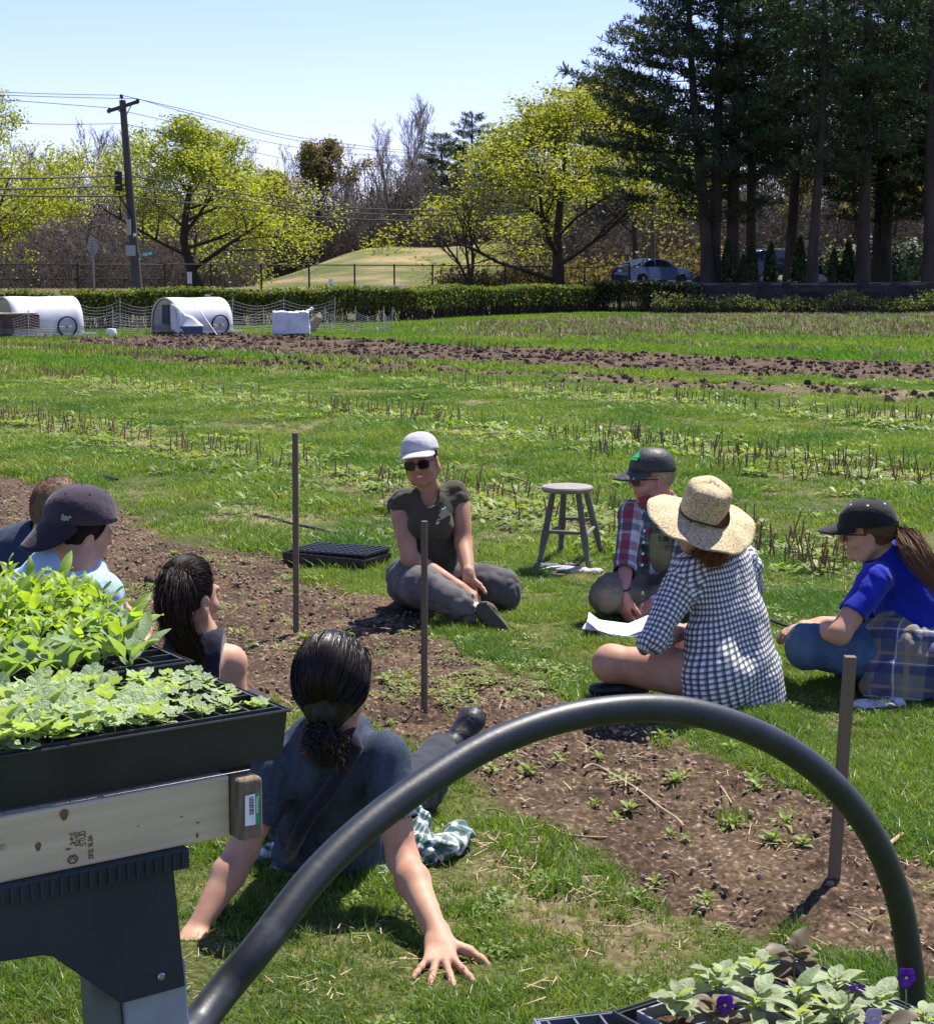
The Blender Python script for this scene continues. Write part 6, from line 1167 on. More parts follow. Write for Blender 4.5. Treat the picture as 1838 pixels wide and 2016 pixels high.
def build_men():
    p = person('man in plum cap worn backwards and pale blue tee, seen from behind', G(140, 1345))
    Hc = P(158, 1048, 5.5); f = nrm([.78, .60, -.22]); u = nrm([.20, .05, 1]); NB = P(150, 1110, 5.46); CH = P(125, 1160, 5.5); PE = P(120, 1330, 5.55); PE[2] = .13
    shR, elR, wrR = P(192, 1172, 5.40), P(220, 1290, 5.42), P(300, 1300, 5.7); shL, elL, wrL = P(55, 1160, 5.55), P(10, 1280, 5.6), P(80, 1300, 5.9)
    v = Vol(*bbox([Hc + [0, 0, .1], PE, elL, wrL, wrR, elR], .13), .006); A = head(v, Hc, f, u, NB, 1.06, .058, male=True); v.cap(NB, CH, .06, .08, .03); v.cap(CH, PE, .10, .11, .03); v.cap(shL, shR, .045, .045, .03); limb(v, [shR, elR, wrR], [.055, .045, .03]); limb(v, [shL, elL, wrL], [.055, .045, .03]); hand(v, wrR, (.8, .5, -.2), (0, 0, -1), (0, 1, 0)); hand(v, wrL, (.8, .5, -.2), (0, 0, -1), (0, 1, 0))
    me = v.mesh('body'); lipmark(me, Hc, A); obj('body', me, M['skin'], p, world=True)
    cf = nrm(f + u * .18); o, r_c, f_c, u_c, dome = cap_hat(p, Hc + A[2] * .012 - A[1] * .004, cf, nrm(u - f * .18), M['cap_plum'], M['cap_plum2'], 1.17, .070, back=True, eyelets='cap_plum2', billdrop=1.15, tall=1.06)
    pc = None; best = 9
    for i in range(60):
        for j in range(12):
            q = dome(i / 60, j / 24); uu, vv = proj(q[0], q[1], q[2]); dd = math.hypot(uu - 134, vv - 1020) + (0 if np.dot(q - o, np.array([0, 1, 0])) < 0 else 500)
            if pc is None or dd < best: best, pc = dd, q
    n = nrm(pc - o); n = nrm(n * [1, 1, .4]); a = nrm(np.cross([0, 0, 1], n)); a = a if a[0] > 0 else -a; b = nrm(np.cross(n, a)); b = b if b[2] > 0 else -b; s_ = .0021
    mb = MB(); mb.prism([(x * s_, y * s_) for x, y in [(-8, 5), (-5, 7), (-3, 4), (0, 4), (3, 3), (6, 4), (8, 1), (4, -1), (3, -4), (1, -3), (-2, -3), (-3, -5), (-5, -3), (-8, -3), (-9, 0), (-6, 1), (-8, 2)]], .008, [a, b, n], pc - n * .002); mb.build('emblem', M['olive_logo'], p, world=True)
    pa = scalp_paths(Hc, A, Hc - A[1] * .08 - A[2] * .085, 2600, seed=55, zmin=-.85, ymax=.6, rad=(.085, .105, .10), k=9, bulk=.01); pa = pa[:, :6]; pa = pa + vnoise(pa * 60, 4)[..., None] * .004; strands('hair', pa, .003, M['hair_dark'], p, 10); hairbase(Hc, A, p, M['hair_dark'], rad=(.082, .101, .098), cuts=(((0, .03, 0), (0, 1, .1)), ((0, 0, -.062), (0, .15, -1))))
    fl = ((0, 1, .1), 1.25); v = Vol(*bbox([NB, PE, shR, shL, lerp(shR, elR, .7), lerp(shL, elL, .7)], .15), .0065); v.cap(lerp(NB, CH, .2), CH, .085, .135, .03, flat=fl); v.cap(CH, PE, .155, .15, .04, flat=fl); v.cap(shL, shR, .075, .075, .03)
    for sh, el in ((shR, elR), (shL, elL)):
        v.sleeve(sh, el, .66, .078, .070)
    v.ell(NB + [.01, .02, .085], (.066, .07, .062), None, .005, 's'); obj('tee', v.mesh('tee', wrinkles(.009, (9, 5), 15, dirs=(.3, 0, 1))), M['lightblue'], p, world=True)
    v = Vol(*bbox([PE, PE + [-.3, .6, 0], PE + [.3, .6, 0]], .18), .010); v.cap(PE + [-.08, 0, 0], PE + [.08, 0, 0], .13, .13, .03); v.cap(PE + [.08, .05, 0], PE + [.28, .42, .05], .10, .08, .03); v.cap(PE + [-.08, .05, 0], PE + [-.2, .45, .05], .10, .08, .03); v.cap(PE + [.28, .42, .05], PE + [0, .5, -.04], .075, .05, .02); v.plane((0, 0, .004), (0, 0, -1), .004); obj('trousers', v.mesh('trousers', wrinkles(.008, (11, 11, 11), 6)), M['charcoal'], p, world=True)
    p = person('man with short brown hair and navy tee, half hidden by the man in plum cap', G(60, 1320))
    Hc = P(117, 1008, 6.0); f = nrm([.55, .82, -.10]); u = nrm([.05, 0, 1]); NB = P(90, 1072, 5.98); CH = P(55, 1110, 6.0); PE = P(30, 1270, 6.05); PE[2] = .13
    shR, elR, wrR = P(100, 1105, 5.92), P(150, 1200, 6.0), P(200, 1240, 6.3); shL, elL, wrL = P(-25, 1100, 6.08), P(-40, 1200, 6.1), P(10, 1240, 6.4)
    Hc = Hc + A[0] * 0; v = Vol(*bbox([Hc + [0, 0, .1], PE, elL, wrL, wrR, elR], .13), .0065); A = head(v, Hc, f, u, NB, 1.04, .058); v.cap(NB, CH, .06, .08, .03); v.cap(CH, PE, .10, .11, .03); v.cap(shL, shR, .045, .045, .03); limb(v, [shR, elR, wrR], [.055, .045, .03]); limb(v, [shL, elL, wrL], [.055, .045, .03]); hand(v, wrR, (.8, .5, -.2), (0, 0, -1), (0, 1, 0)); hand(v, wrL, (.8, .5, -.2), (0, 0, -1), (0, 1, 0))
    me = v.mesh('body'); lipmark(me, Hc, A); obj('body', me, M['skin'], p, world=True)
    hairbase(Hc, A, p, M['hair_short'], rad=(.083, .102, .104), cuts=(((0, .05, 0), (0, 1, .1)), ((0, 0, -.06), (0, .1, -1))))
    pa = scalp_paths(Hc, A, Hc + A[1] * .04 + A[2] * .13, 2600, seed=65, zmin=-.7, ymax=.6, rad=(.083, .103, .105), k=12, bulk=.0); pa = pa[:, :3]; strands('short_hair', pa, .0035, M['hair_short'], p, 12)
    fl = ((0, 1, .1), 1.25); v = Vol(*bbox([NB, PE, shR, shL, lerp(shR, elR, .7), lerp(shL, elL, .7)], .15), .0075); v.cap(lerp(NB, CH, .2), CH, .085, .135, .03, flat=fl); v.cap(CH, PE, .155, .15, .04, flat=fl); v.cap(shL, shR, .075, .075, .03)
    for sh, el in ((shR, elR), (shL, elL)): v.cap(sh, lerp(sh, el, .7), .078, .07, .02)
    v.ell(NB + [.02, 0, .06], (.068, .07, .062), None, .005, 's'); obj('tee', v.mesh('tee', wrinkles(.010, (8, 5), 25, dirs=(.6, 0, 1))), M['navy'], p, world=True)
    v = Vol(*bbox([PE, PE + [-.3, .6, 0], PE + [.3, .6, 0]], .18), .012); v.cap(PE + [-.08, 0, 0], PE + [.08, 0, 0], .13, .13, .03); v.cap(PE + [.08, .05, 0], PE + [.28, .42, .05], .10, .08, .03); v.cap(PE + [-.08, .05, 0], PE + [-.2, .45, .05], .10, .08, .03); v.plane((0, 0, .004), (0, 0, -1), .004); obj('trousers', v.mesh('trousers'), M['khaki'], p, world=True)
build_men()
print('people', time.time() - T0)
def bend_leaf(L_, W_, kind='lance', curl=.25, fold=.18, seed=0, ns=7):
    r = random.Random(seed); mb = MB()
    prof = {'lance': lambda t: math.sin(math.pi * t ** .75) ** .8, 'spat': lambda t: (.12 + .1 * t) if t < .35 else .22 + .78 * math.sin(math.pi * min(1, (t - .35) / .65 * .92 + .04)) ** .6, 'oval': lambda t: math.sin(math.pi * min(1, .03 + t * .97)) ** .55}[kind]
    def f(i, j):
        x = (i - .5) * 2; w = W_ / 2 * prof(min(.995, j)); y = L_ * j; z = -curl * L_ * j * j + .0 + fold * abs(x) * w + r.uniform(-1, 1) * .012 * L_ * abs(x)
        return (x * w, y, z + L_ * .06 * math.sin(j * 5 + seed) * x)
    mb.grid(f, 5, ns); return mesh_from('leaf_' + kind, mb.V, mb.F, True)
def scallop_leaf(Rr, lobes=9, seed=0, cup=.25, depth=.07):
    r = random.Random(seed); V = [(0, 0, 0)]; n = lobes * 4; rings = (.35, .7, 1.0)
    for q, rg in enumerate(rings):
        for k in range(n):
            a = -math.pi * .86 + 2 * math.pi * .86 * k / (n - 1); rr = Rr * rg * (1 + (depth * math.cos(lobes * a * 1.16) if q == 2 else 0) + .06 * math.cos(a)); z = cup * Rr * (rg ** 2) * .5 + .05 * Rr * math.cos(lobes * a) * rg + r.uniform(-.04, .04) * Rr
            V.append((rr * math.sin(a), rr * math.cos(a) + Rr * .2, z))
    F = [(0, 1 + k, 2 + k) for k in range(n - 1)]
    for q in range(2):
        for k in range(n - 1): a = 1 + q * n + k; F.append((a, a + n, a + n + 1, a + 1))
    return mesh_from('leaf_round', V, F, True)
lime_l = [bend_leaf(.052, .017, 'lance', c_, .25, i) for i, c_ in enumerate((.12, .3, .2, .4))] + [bend_leaf(.034, .019, 'oval', .25, .2, 9)]
sage_l = [bend_leaf(.085, .028, 'spat', c_, .22, i + 20, 9) for i, c_ in enumerate((.1, .25, .38, .18))]
mint_l = [scallop_leaf(.021, 7, i) for i in range(3)] + [bend_leaf(.020, .013, 'oval', .2, .15, 31)]
viol_l = [bend_leaf(.042, .027, 'oval', c_, .2, i + 40, 8) for i, c_ in enumerate((.3, .5, .15))] + [bend_leaf(.034, .013, 'lance', .2, .3, 44)]
for me in lime_l: me.materials.append(M['seed_lime'])
for me in sage_l: me.materials.append(M['seed_sage'])
for me in mint_l: me.materials.append(M['seed_mint'])
for me in viol_l: me.materials.append(M['viola_leaf'])
dark_l = [m.copy() for m in viol_l[:2]]
for m in dark_l: m.materials.clear(); m.materials.append(M['viola_dark'])
STEMS = {}
def stem_mesh(h):
    k = round(h, 3)
    if k not in STEMS:
        mb = MB(); mb.tube([(0, 0, 0), (.001, .001, h * .5), (0, .0005, h)], [.0013, .0011, .0008], 5); me = bpy.data.meshes.new('stem'); me.from_pydata([tuple(v) for v in mb.V], [], mb.F); me.materials.append(M['stem']); STEMS[k] = me
    return STEMS[k]
def seedling(name, label, group, base, leaves, n, h, lift=(.1, .9), sc_=(.8, 1.15), stalk=.0, tilt=.15, cat='seedling', top=True):
    t = E(name, label, cat, base, R.random() * 6.28, group); sh = stem_mesh(round(h * 200) / 200 + .002); s_ = bpy.data.objects.new('stem', sh); link(s_, t)
    a = R.random() * 6.28
    for k in range(n):
        me = leaves[R.randrange(len(leaves))]; o = bpy.data.objects.new('leaf', me); link(o, t); fr = (k + .5) / n; z = h * (.45 + .55 * fr)
        a += 2.4 + R.uniform(-.4, .4); el = R.uniform(*lift) + (.5 * fr if top else 0); el = min(el, 1.35); q = R.uniform(*sc_) * (1 if k < n - 2 or not top else .6)
        o.location = (math.sin(-a) * stalk * math.cos(el) + R.uniform(-.001, .001), math.cos(a) * stalk * math.cos(el), z + stalk * math.sin(el)); o.rotation_euler = (el, R.uniform(-.3, .3), a); o.scale = (q, q, q)
        if stalk > .004:
            mb = STEMS.get('pet')
            if mb is None:
                b = MB(); b.tube([(0, 0, 0), (0, .5, .06), (0, 1, 0)], [.0011] * 3, 4); mb = bpy.data.meshes.new('petiole'); mb.from_pydata([tuple(v) for v in b.V], [], b.F); mb.materials.append(M['stem']); STEMS['pet'] = mb
    return t
class Fr:
    """local frame on a tray: origin, x along the long side, y across"""
    def __init__(s, o, ax, up=(0, 0, 1)): s.o = np.asarray(o, float); s.x = nrm(ax); s.z = nrm(up); s.y = np.cross(s.z, s.x)
    def __call__(s, x, y, z=0.): return s.o + s.x * x + s.y * y + s.z * z
    def M(s): return np.array([s.x, s.y, s.z]).T
def tray(name, label, fr, LX, LY, H, cells=None, soil=True, group=None, m=None, cellm=None, soil_h=.012, inset=.010, cellh=.05):
    """a nursery flat: outer walls with a rolled rim, cell pack inside; origin = near left corner, rim height z=0"""
    m = m or M['plastic']; t = E(name, label, 'tray', fr(LX / 2, LY / 2, -H), math.atan2(fr.x[1], fr.x[0]), group); Lc = lambda x, y, z: (x - LX / 2, y - LY / 2, z + H)
    mb = MB(); ti = .006
    for (x0, y0, x1, y1, nx_, ny_) in ((0, 0, LX, 0, 0, 1), (LX, 0, LX, LY, -1, 0), (LX, LY, 0, LY, 0, -1), (0, LY, 0, 0, 1, 0)):
        d = nrm([x1 - x0, y1 - y0]); inn = np.array([nx_, ny_], float)
        n_ = 10; A_, B_, C_, D_ = [], [], [], []
        a0, a1 = np.array([x0, y0], float), np.array([x1, y1], float); b0, b1 = a0 + inn * ti + d * ti, a1 + inn * ti - d * ti
        tw = .0025; V = [Lc(*a0, 0), Lc(*a1, 0), Lc(*b1, -H), Lc(*b0, -H), Lc(*(a0 + (inn + d) * tw), 0), Lc(*(a1 + (inn - d) * tw), 0), Lc(*(b1 + (inn - d) * tw), -H), Lc(*(b0 + (inn + d) * tw), -H)]
        mb.add(V, [(0, 1, 2, 3), (7, 6, 5, 4), (0, 4, 5, 1), (3, 2, 6, 7), (0, 3, 7, 4), (1, 5, 6, 2)])
    mb.box(Lc(LX / 2, LY / 2, -H + .0015), (LX - 2 * ti, LY - 2 * ti, .003)); o = mb.build('flat', m, t)
    rm = MB(); rw = .005
    rm.tube([Lc(-.003, -.003, 0), Lc(LX + .003, -.003, 0), Lc(LX + .003, LY + .003, 0), Lc(-.003, LY + .003, 0), Lc(-.003, -.003, 0)], rw * .5, 6, False); rm.build('rim', m, t, smooth='auto')
    if cells:
        cx, cy = cells; W_, D2 = LX - 2 * inset, LY - 2 * inset; pw, pd = W_ / cx, D2 / cy; cm = MB(); th = .0028; top = .004
        for i in range(cx + 1): cm.box(Lc(inset + i * pw, LY / 2, top - cellh * .25), (th, D2, cellh * .5))
        for j in range(cy + 1): cm.box(Lc(LX / 2, inset + j * pd, top - cellh * .25 + .0005), (W_, th, cellh * .5))
        cm.build('cell_pack', cellm or M['plastic2'], t, kind='stuff')
        if soil:
            V, F, idx = [], [], {}; nxs, nys = cx * 6, cy * 6
            for j in range(nys + 1):
                for i in range(nxs + 1):
                    x, y = inset + W_ * i / nxs, inset + D2 * j / nys; fx, fy = (i % 6) / 6., (j % 6) / 6.; V.append(Lc(x, y, -soil_h + .004 * math.sin(math.pi * fx) * math.sin(math.pi * fy) + .003 * vnoise(np.array([[x * 90, y * 90, 3.]]))[0]))
            for j in range(nys):
                for i in range(nxs): a = j * (nxs + 1) + i; F.append((a, a + 1, a + nxs + 2, a + nxs + 1))
            s_ = mesh_from('potting_soil', V, F, True); obj('potting_soil', s_, M['potting'], t, kind='stuff')
    return t, (cells and [(inset + (LX - 2 * inset) / cells[0] * (i + .5), inset + (LY - 2 * inset) / cells[1] * (j + .5)) for i in range(cells[0]) for j in range(cells[1])])
zt = .98
C0 = G(565, 1398, zt); L0 = G(0, 1490, zt); tdir = nrm(C0 - L0); o1 = C0 - tdir * .54; F1 = Fr(o1, tdir)
t1, cl = tray('seedling_tray', 'black deep flat nearest the camera, full of pale crinkled leaf seedlings', F1, .54, .28, .072, (12, 6), group='seedling trays on the table')
RW = ['front', 'second', 'third', 'fourth', 'fifth', 'back']
for q_, (x, y) in enumerate(cl):
    p = F1(x + R.uniform(-.005, .005), y + R.uniform(-.005, .005), -.010); u, v = proj(*p)
    if u < -80: continue
    big = max(0, min(1, (430 - u) / 380)); q = .60 + .55 * big
    if R.random() < .04 + (.25 if x > .50 else 0): continue
    seedling('mint_seedling', 'crinkled leaf seedling, %s row of the nearest tray, %s from its right end' % (RW[q_ % 6], ordn(12 - q_ // 6)), 'crinkled leaf seedlings in the near tray', p, mint_l[:3] if R.random() < .9 else mint_l, 4 + int(3 * big + R.random() * 2), R.uniform(.014, .024) + .014 * big, (-.1, .45), (q * .75, q * 1.15), stalk=.008 + .006 * big, top=True)
C2 = G(376, 1303, zt); F2 = Fr(C2 - tdir * .54, tdir); t2, cl2 = tray('seedling_tray', 'black tray of spoon leaved and lime seedlings behind the nearest tray', F2, .54, .28, .065, (10, 6), group='seedling trays on the table')
for q_, (x, y) in enumerate(cl2):
    p = F2(x + R.uniform(-.008, .008), y + R.uniform(-.008, .008), -.010); u, v = proj(*p)
    if u < -90: continue
    if x > .47 and y < .08: continue
    if y > .12 or R.random() < .15: seedling('lime_seedling', 'lime lance leaved seedling, %s row of the second tray, %s from its right end' % (RW[q_ % 6], ordn(10 - q_ // 6)), 'lime seedlings in the second tray', p, lime_l, 7, R.uniform(.045, .075), (.15, .9), (.8, 1.25), stalk=0); continue
    seedling('sage_seedling', 'grey green spoon leaved seedling, %s row of the second tray, %s from its right end' % (RW[q_ % 6], ordn(10 - q_ // 6)), 'spoon leaved seedlings in the second tray', p, sage_l, R.choice((4, 5, 6)), R.uniform(.006, .014), (.75, 1.2), (.55, 1.0), stalk=0, top=False)
F3 = Fr(F2(0.02, .29, -.0), tdir); t3, cl3 = tray('seedling_tray', 'black tray of bright lime seedlings behind the spoon leaved ones', F3, .54, .28, .065, (12, 6), group='seedling trays on the table')
for q_, (x, y) in enumerate(cl3):
    p = F3(x + R.uniform(-.006, .006), y + R.uniform(-.006, .006), -.008); u, v = proj(*p)
    if u < -70: continue
    seedling('lime_seedling', 'bright lime seedling, %s row of the third tray, %s from its right end' % (RW[q_ % 6], ordn(12 - q_ // 6)), 'lime seedlings in the third tray', p, lime_l, 7, R.uniform(.045, .085), (.15, .9), (.8, 1.25), stalk=0)
F4 = Fr(F3(.05, .29, -.0), tdir); t4, cl4 = tray('seedling_tray', 'farthest black tray on the table with sparse lime seedlings', F4, .54, .28, .065, (12, 6), group='seedling trays on the table')
for k, (x, y) in enumerate(cl4):
    p = F4(x, y, -.008); u, v = proj(*p)
    if u < -60 or R.random() < .35: continue
    seedling('lime_seedling', 'lime seedling, %s row of the farthest tray, %s from its right end' % (RW[k % 6], ordn(12 - k // 6)), 'lime seedlings in the farthest tray', p, lime_l, 5, R.uniform(.03, .06), (.2, .9), (.55, .95), stalk=0)
BH = .089; bt = zt - .072 - .006
bR = G(452, 1527, bt); bL = G(0, 1610, bt); bdir = nrm(bR - bL); bn = np.cross([0, 0, 1], bdir)
tb = E('plant_table', 'table frame of pale spruce boards topped with wire mesh', 'table', (*(bR - bdir * .3 + bn * .3)[:2], 0))
FB = Fr(bR - bdir * 1.0, bdir)
mb = MB(); mb.box(FB(.5, .019, -BH / 2), (1.0, .038, BH), FB.M()); bd = mb.build('board', M['pine_bd'], tb, world=True, label='front spruce board with a brown lumber stamp'); bevel(bd, .004, 3)
mb = MB(); mb.box(FB(1.0205, .45, -BH / 2 - .002), (.038, .95, BH), FB.M()); bd2 = mb.build('board', M['endgrain'], tb, world=True, label='weathered cross board whose cut end carries a bar code label'); bevel(bd2, .006, 3)
mb = MB(); mb.box(FB(.5, .91, -BH / 2), (1.0, .038, BH), FB.M()); bevel(mb.build('board', M['pine_bd'], tb, world=True), .004)
mb = MB()
for k in range(46): mb.tube([FB(-.02 + k * .0225, -.004, .003), FB(-.02 + k * .0225, .94, .003)], .0007, 3)
for k in range(40): mb.tube([FB(-.0, -.004 + k * .0235, .0042), FB(1.03, -.004 + k * .0235, .0042)], .0007, 3)
mb.build('wire_mesh', M['galv'], tb, world=True, kind='stuff')
fx = FB.x; fz = np.array([0, 0, 1.]); fn = -FB.y
def onboard(u, v):
    p = G(u, v, bt); d = ray(u, v); c = np.array([0, 0, EYE]); t = np.dot(FB(0, 0, 0) - c, fn) / np.dot(d, fn); return c + d * t
mb = MB(); A2 = [fz, -fx, fn]
for txt, h, (uu, vv) in (('S-P-F', .0056, (146, 1662)), ('KD-HT', .0064, (156, 1664)), ('STUD', .0085, (169, 1664)), ('2812 NLGA', .0062, (183, 1690))):
    text_mesh(mb, txt, h, .0011, A2, onboard(uu, vv) + fn * .0004, .0003)
c_ = onboard(143, 1692)
for rr_ in (.0072,): 
    pts = [(math.cos(t) * rr_, math.sin(t) * rr_ * .8) for t in [k * math.pi / 3 for k in range(7)]]
    for (x0, y0), (x1, y1) in zip(pts[:-1], pts[1:]): mb.tube([c_ + fx * x0 + fz * y0 + fn * .0006, c_ + fx * x1 + fz * y1 + fn * .0006], .0012, 4)
    mb.tube([c_ + fx * -.004 + fz * -.002 + fn * .0006, c_ + fz * .004 + fn * .0006, c_ + fx * .004 + fz * -.002 + fn * .0006], .001, 4)
mb.build('stamp', M['stamp'], tb, world=True)
for (uu, vv, w_, h_) in ((126, 1604, .006, .016), (388, 1645, .002, .008), (75, 1667, .004, .012), (134, 1672, .004, .003), (357, 1608, .0025, .0015), (272, 1627, .0015, .0015), (389, 1620, .003, .002), (455, 1612, .004, .006)):
    c_ = onboard(uu, vv) + fn * .0004; pts = [(math.cos(t) * w_ * (1 + .2 * math.sin(3 * t)), math.sin(t) * h_ * .5) for t in [k * 6.283 / 14 for k in range(14)]]; mb = MB(); mb.prism(pts, .0004, [fx, fz, fn], c_); mb.build('knot', M['knot'], tb, world=True)
c_ = onboard(6, 1668) + fn * .0005; a3, b3, _ = frame(fn); mb = MB(); mb.lathe([(.0045, 0), (.0045, .0008), (.002, .0006)], c_, 12, [a3, b3, fn]); mb.box(c_ + fn * .0009, (.006, .001, .0006), np.array([a3, b3, fn]).T); mb.box(c_ + fn * .0011, (.001, .006, .0004), np.array([a3, b3, fn]).T); mb.build('screw', M['metal'], tb, world=True)
lab = FB(1.0205, -.0258, -BH / 2 - .002) - FB.y * 0 + fn * .0005; LA = [fx, fz, fn]
mb = MB(); mb.prism([(-.0115, -.022), (.005, -.0225), (.005, .0225), (-.0105, .0215)], .0005, LA, lab); lb_ = mb.build('label_sticker', M['paper'], tb, world=True)
mb = MB(); mb.prism([(.005, -.0225), (.0115, -.022), (.0115, .0215), (.005, .0225)], .0006, LA, lab); mb.build('label_sticker', M['label_green'], tb, world=True, label='green band of the bar code label')
mb = MB(); yb = .019; r9 = random.Random(4)
while yb > -.006:
    w_ = r9.choice((.0006, .0011, .0017)); mb.prism([(-.0045, yb - w_), (.0028, yb - w_), (.0028, yb), (-.0045, yb)], .0003, LA, lab + fn * .0006); yb -= w_ + r9.choice((.0006, .001))
mb.build('bar_code', M['black'], tb, world=True, kind='stuff')
mb = MB(); text_mesh(mb, 'Freundeln'.replace('r', 'n').replace('u', 'n').replace('d', 'e').replace('l', 'n'), .0042, .0007, [-fz, fx, fn], lab + fx * .0066 + fz * .017 + fn * .0008, .0002); text_mesh(mb, '003861', .0030, .0005, [-fz, fx, fn], lab - fx * .001 - fz * .009 + fn * .0006, .0002); mb.build('small_print', M['paper'], tb, world=True)
sw = E('sawhorse', 'dark resin sawhorse with pale grey legs holding up the board at lower left', 'sawhorse', (*FB(.72, .05)[:2], 0), 0)
zb = -BH
def onp(u, v, off):
    c = np.array([0, 0, EYE]); d = ray(u, v); t = np.dot(FB(0, off, 0) - c, fn) / np.dot(d, fn); q = c + d * t - FB.o; return float(q @ FB.x), float(q[2])
bm_ = [onp(-60, 1762, .0), onp(368, 1668, .0), onp(373, 1706, .0), onp(-60, 1808, .0)]
xr_ = bm_[1][0]; zr1 = bm_[2][1]
mb = MB(); mb.box(FB(xr_ - .5, .045, (zb + zr1) / 2), (1.0, .11, abs(zb - zr1) - .0005), FB.M()); be = mb.build('top_beam', M['saw'], sw, world=True); bevel(be, .004)
mb = MB()
for k in range(52): mb.box(FB(xr_ - .012 - k * .0135, -.0115, (zb + zr1) / 2 - .0), (.0035, .004, abs(zb - zr1) - .008), FB.M())
mb.build('rib', M['saw'], sw, world=True, kind='stuff')
poly = [onp(u, v, .0) for u, v in ((-60, 1775), (341, 1690), (366, 1943), (240, 1978), (232, 1972), (105, 1885), (85, 1883), (-60, 1905))]
mb = MB(); mb.prism([(x, z) for x, z in poly], .012, [FB.x, fz, FB.y], FB(0, .0, 0)); bevel(mb.build('side_panel', M['saw'], sw, world=True), .003)
lp = [onp(u, v, .012) for u, v in ((243, 1960), (367, 1930), (376, 2090), (250, 2100))]; x0 = lp[0][0]; x1 = lp[1][0]
mb = MB(); z1 = lp[0][1] + .03; zf = -bt
for (xx, yy, sg) in ((x0, .010, 0),):
    mb.prism([(x0, z1), (x1, z1), (x1 + .03, zf), (x0 + .03, zf)], .05, [FB.x, fz, FB.y], FB(0, .0125, 0))
bevel(mb.build('leg', M['saw_leg'], sw, world=True), .004)
q0 = onp(187, 1950, .0)[0]; mb = MB(); mb.prism([(q0, z1 + .03), (x0 - .003, z1 + .03), (x0 + .027, zf), (q0 + .02, zf)], .04, [FB.x, fz, FB.y], FB(0, .020, 0)); bevel(mb.build('leg', M['saw_leg2'], sw, world=True, label='olive grey inner leg of the sawhorse'), .004)
xl = x0 - .62; 
for sg in (0, 1):
    mb = MB(); mb.prism([(xl, z1), (xl + .08, z1), (xl + .05, zf), (xl - .03, zf)], .05, [FB.x, fz, FB.y], FB(0, .0125 + sg * .06, 0)); bevel(mb.build('leg', M['saw_leg'], sw, world=True), .004)
c_ = FB(*[onp(316, 1922, 0)[0], 0, onp(316, 1922, 0)[1]]) + fn * .001; mb = MB(); mb.lathe([(.0055, -.002), (.0055, .002), (.004, .0035), (0, .0035)], c_, 14, [a3, b3, fn]); mb.build('bolt', M['metal'], sw, smooth='auto', world=True)
s2 = E('sawhorse', 'dark resin sawhorse under the far side of the seedling table', 'sawhorse', (*FB(.3, .85)[:2], 0))
mb = MB(); mb.box(FB(.2, .90, zb - .03), (.7, .08, .058), FB.M()); mb.build('top_beam', M['saw'], s2, world=True)
for xx in (-.1, .5):
    for yy in (.84, .96): mb = MB(); mb.tube([FB(xx, yy, zb - .05), FB(xx * 1.1, .9 + (yy - .9) * 3, zf)], [.022, .022], 4); mb.build('leg', M['saw_leg2'], s2, world=True)
pk = [(330, 2110, 2.30), (392, 2014, 2.40), (447, 1942, 2.46), (510, 1866, 2.50), (617, 1728, 2.6), (724, 1625, 2.69), (843, 1538, 2.78), (973, 1462, 2.87), (1123, 1411, 2.95), (1278, 1394, 3.02), (1406, 1413, 3.07), (1535, 1467, 3.12), (1638, 1544, 3.16), (1715, 1642, 3.20), (1766, 1761, 3.24), (1790, 1889, 3.27), (1797, 1981, 3.29), (1799, 2060, 3.30), (1799, 2120, 3.30)]
pts = [P(u, v, d) for u, v, d in pk]
def spline(pts, n):
    pts = np.array(pts); out = []
    for i in range(len(pts) - 1):
        p0 = pts[max(i - 1, 0)]; p1 = pts[i]; p2 = pts[i + 1]; p3 = pts[min(i + 2, len(pts) - 1)]
        for k in range(n):
            t = k / n; out.append(.5 * ((2 * p1) + (-p0 + p2) * t + (2 * p0 - 5 * p1 + 4 * p2 - p3) * t * t + (-p0 + 3 * p1 - 3 * p2 + p3) * t ** 3))
    out.append(pts[-1]); return out
first = pts[0]; d0 = nrm(pts[0] - pts[1]); ext = [first + d0 * .25, first + d0 * .5 + [0, 0, -.1]]; ext = [np.array([first[0] - .16, first[1] - .10, .0]), np.array([first[0] - .10, first[1] - .065, first[2] * .5])]; last = pts[-1]
pts2 = [ext[0], ext[1]] + pts + [np.array([last[0], last[1] + .01, -.03])]
hp = E('pipe_hoop', 'black polyethylene pipe bent into a tall hoop across the foreground', 'pipe', (float(pts2[-1][0]), float(pts2[-1][1]), 0))
mb = MB(); mb.tube(spline(pts2, 8), .0262, 28, True, up=(0, 1, 0)); po = mb.build('pipe', M['pipe'], hp, smooth='auto', world=True)
mb = MB(); sp = spline(pts2, 8)
for i in range(3 * 8, 11 * 8, 2):
    if (i // 2) % 7 == 0: continue
    d = nrm(sp[i + 1] - sp[i]); n = nrm(np.cross(d, [0, 1, 0])); n = n if n[2] > 0 else -n; n = nrm(n * .55 - np.array([0, 1, 0]) * .8); mb.box(sp[i] + n * .0260, (.010, .0045, .0008), np.array([d, nrm(np.cross(n, d)), n]).T)
mb.build('print', mat('grey_pipe_print', (.06, .065, .07)), hp, world=True, kind='stuff')
hv = .826; A_v = G(1215, 1995, EYE - hv); C_v = G(1565, 1882, EYE - hv); yv = nrm(C_v - A_v); xv = np.cross(yv, [0, 0, 1]); FV = Fr(A_v, xv)
tv, clv = tray('viola_tray', 'black tray of violas with pale mottled leaves at the lower right corner', FV, .54, .28, .055, (8, 4), inset=.016, cellm=mat('silvery_cell_plastic', (.22, .23, .26), rough=.35), cellh=.04)
sp_v = MB(); cx_ = FV(.27, .14)
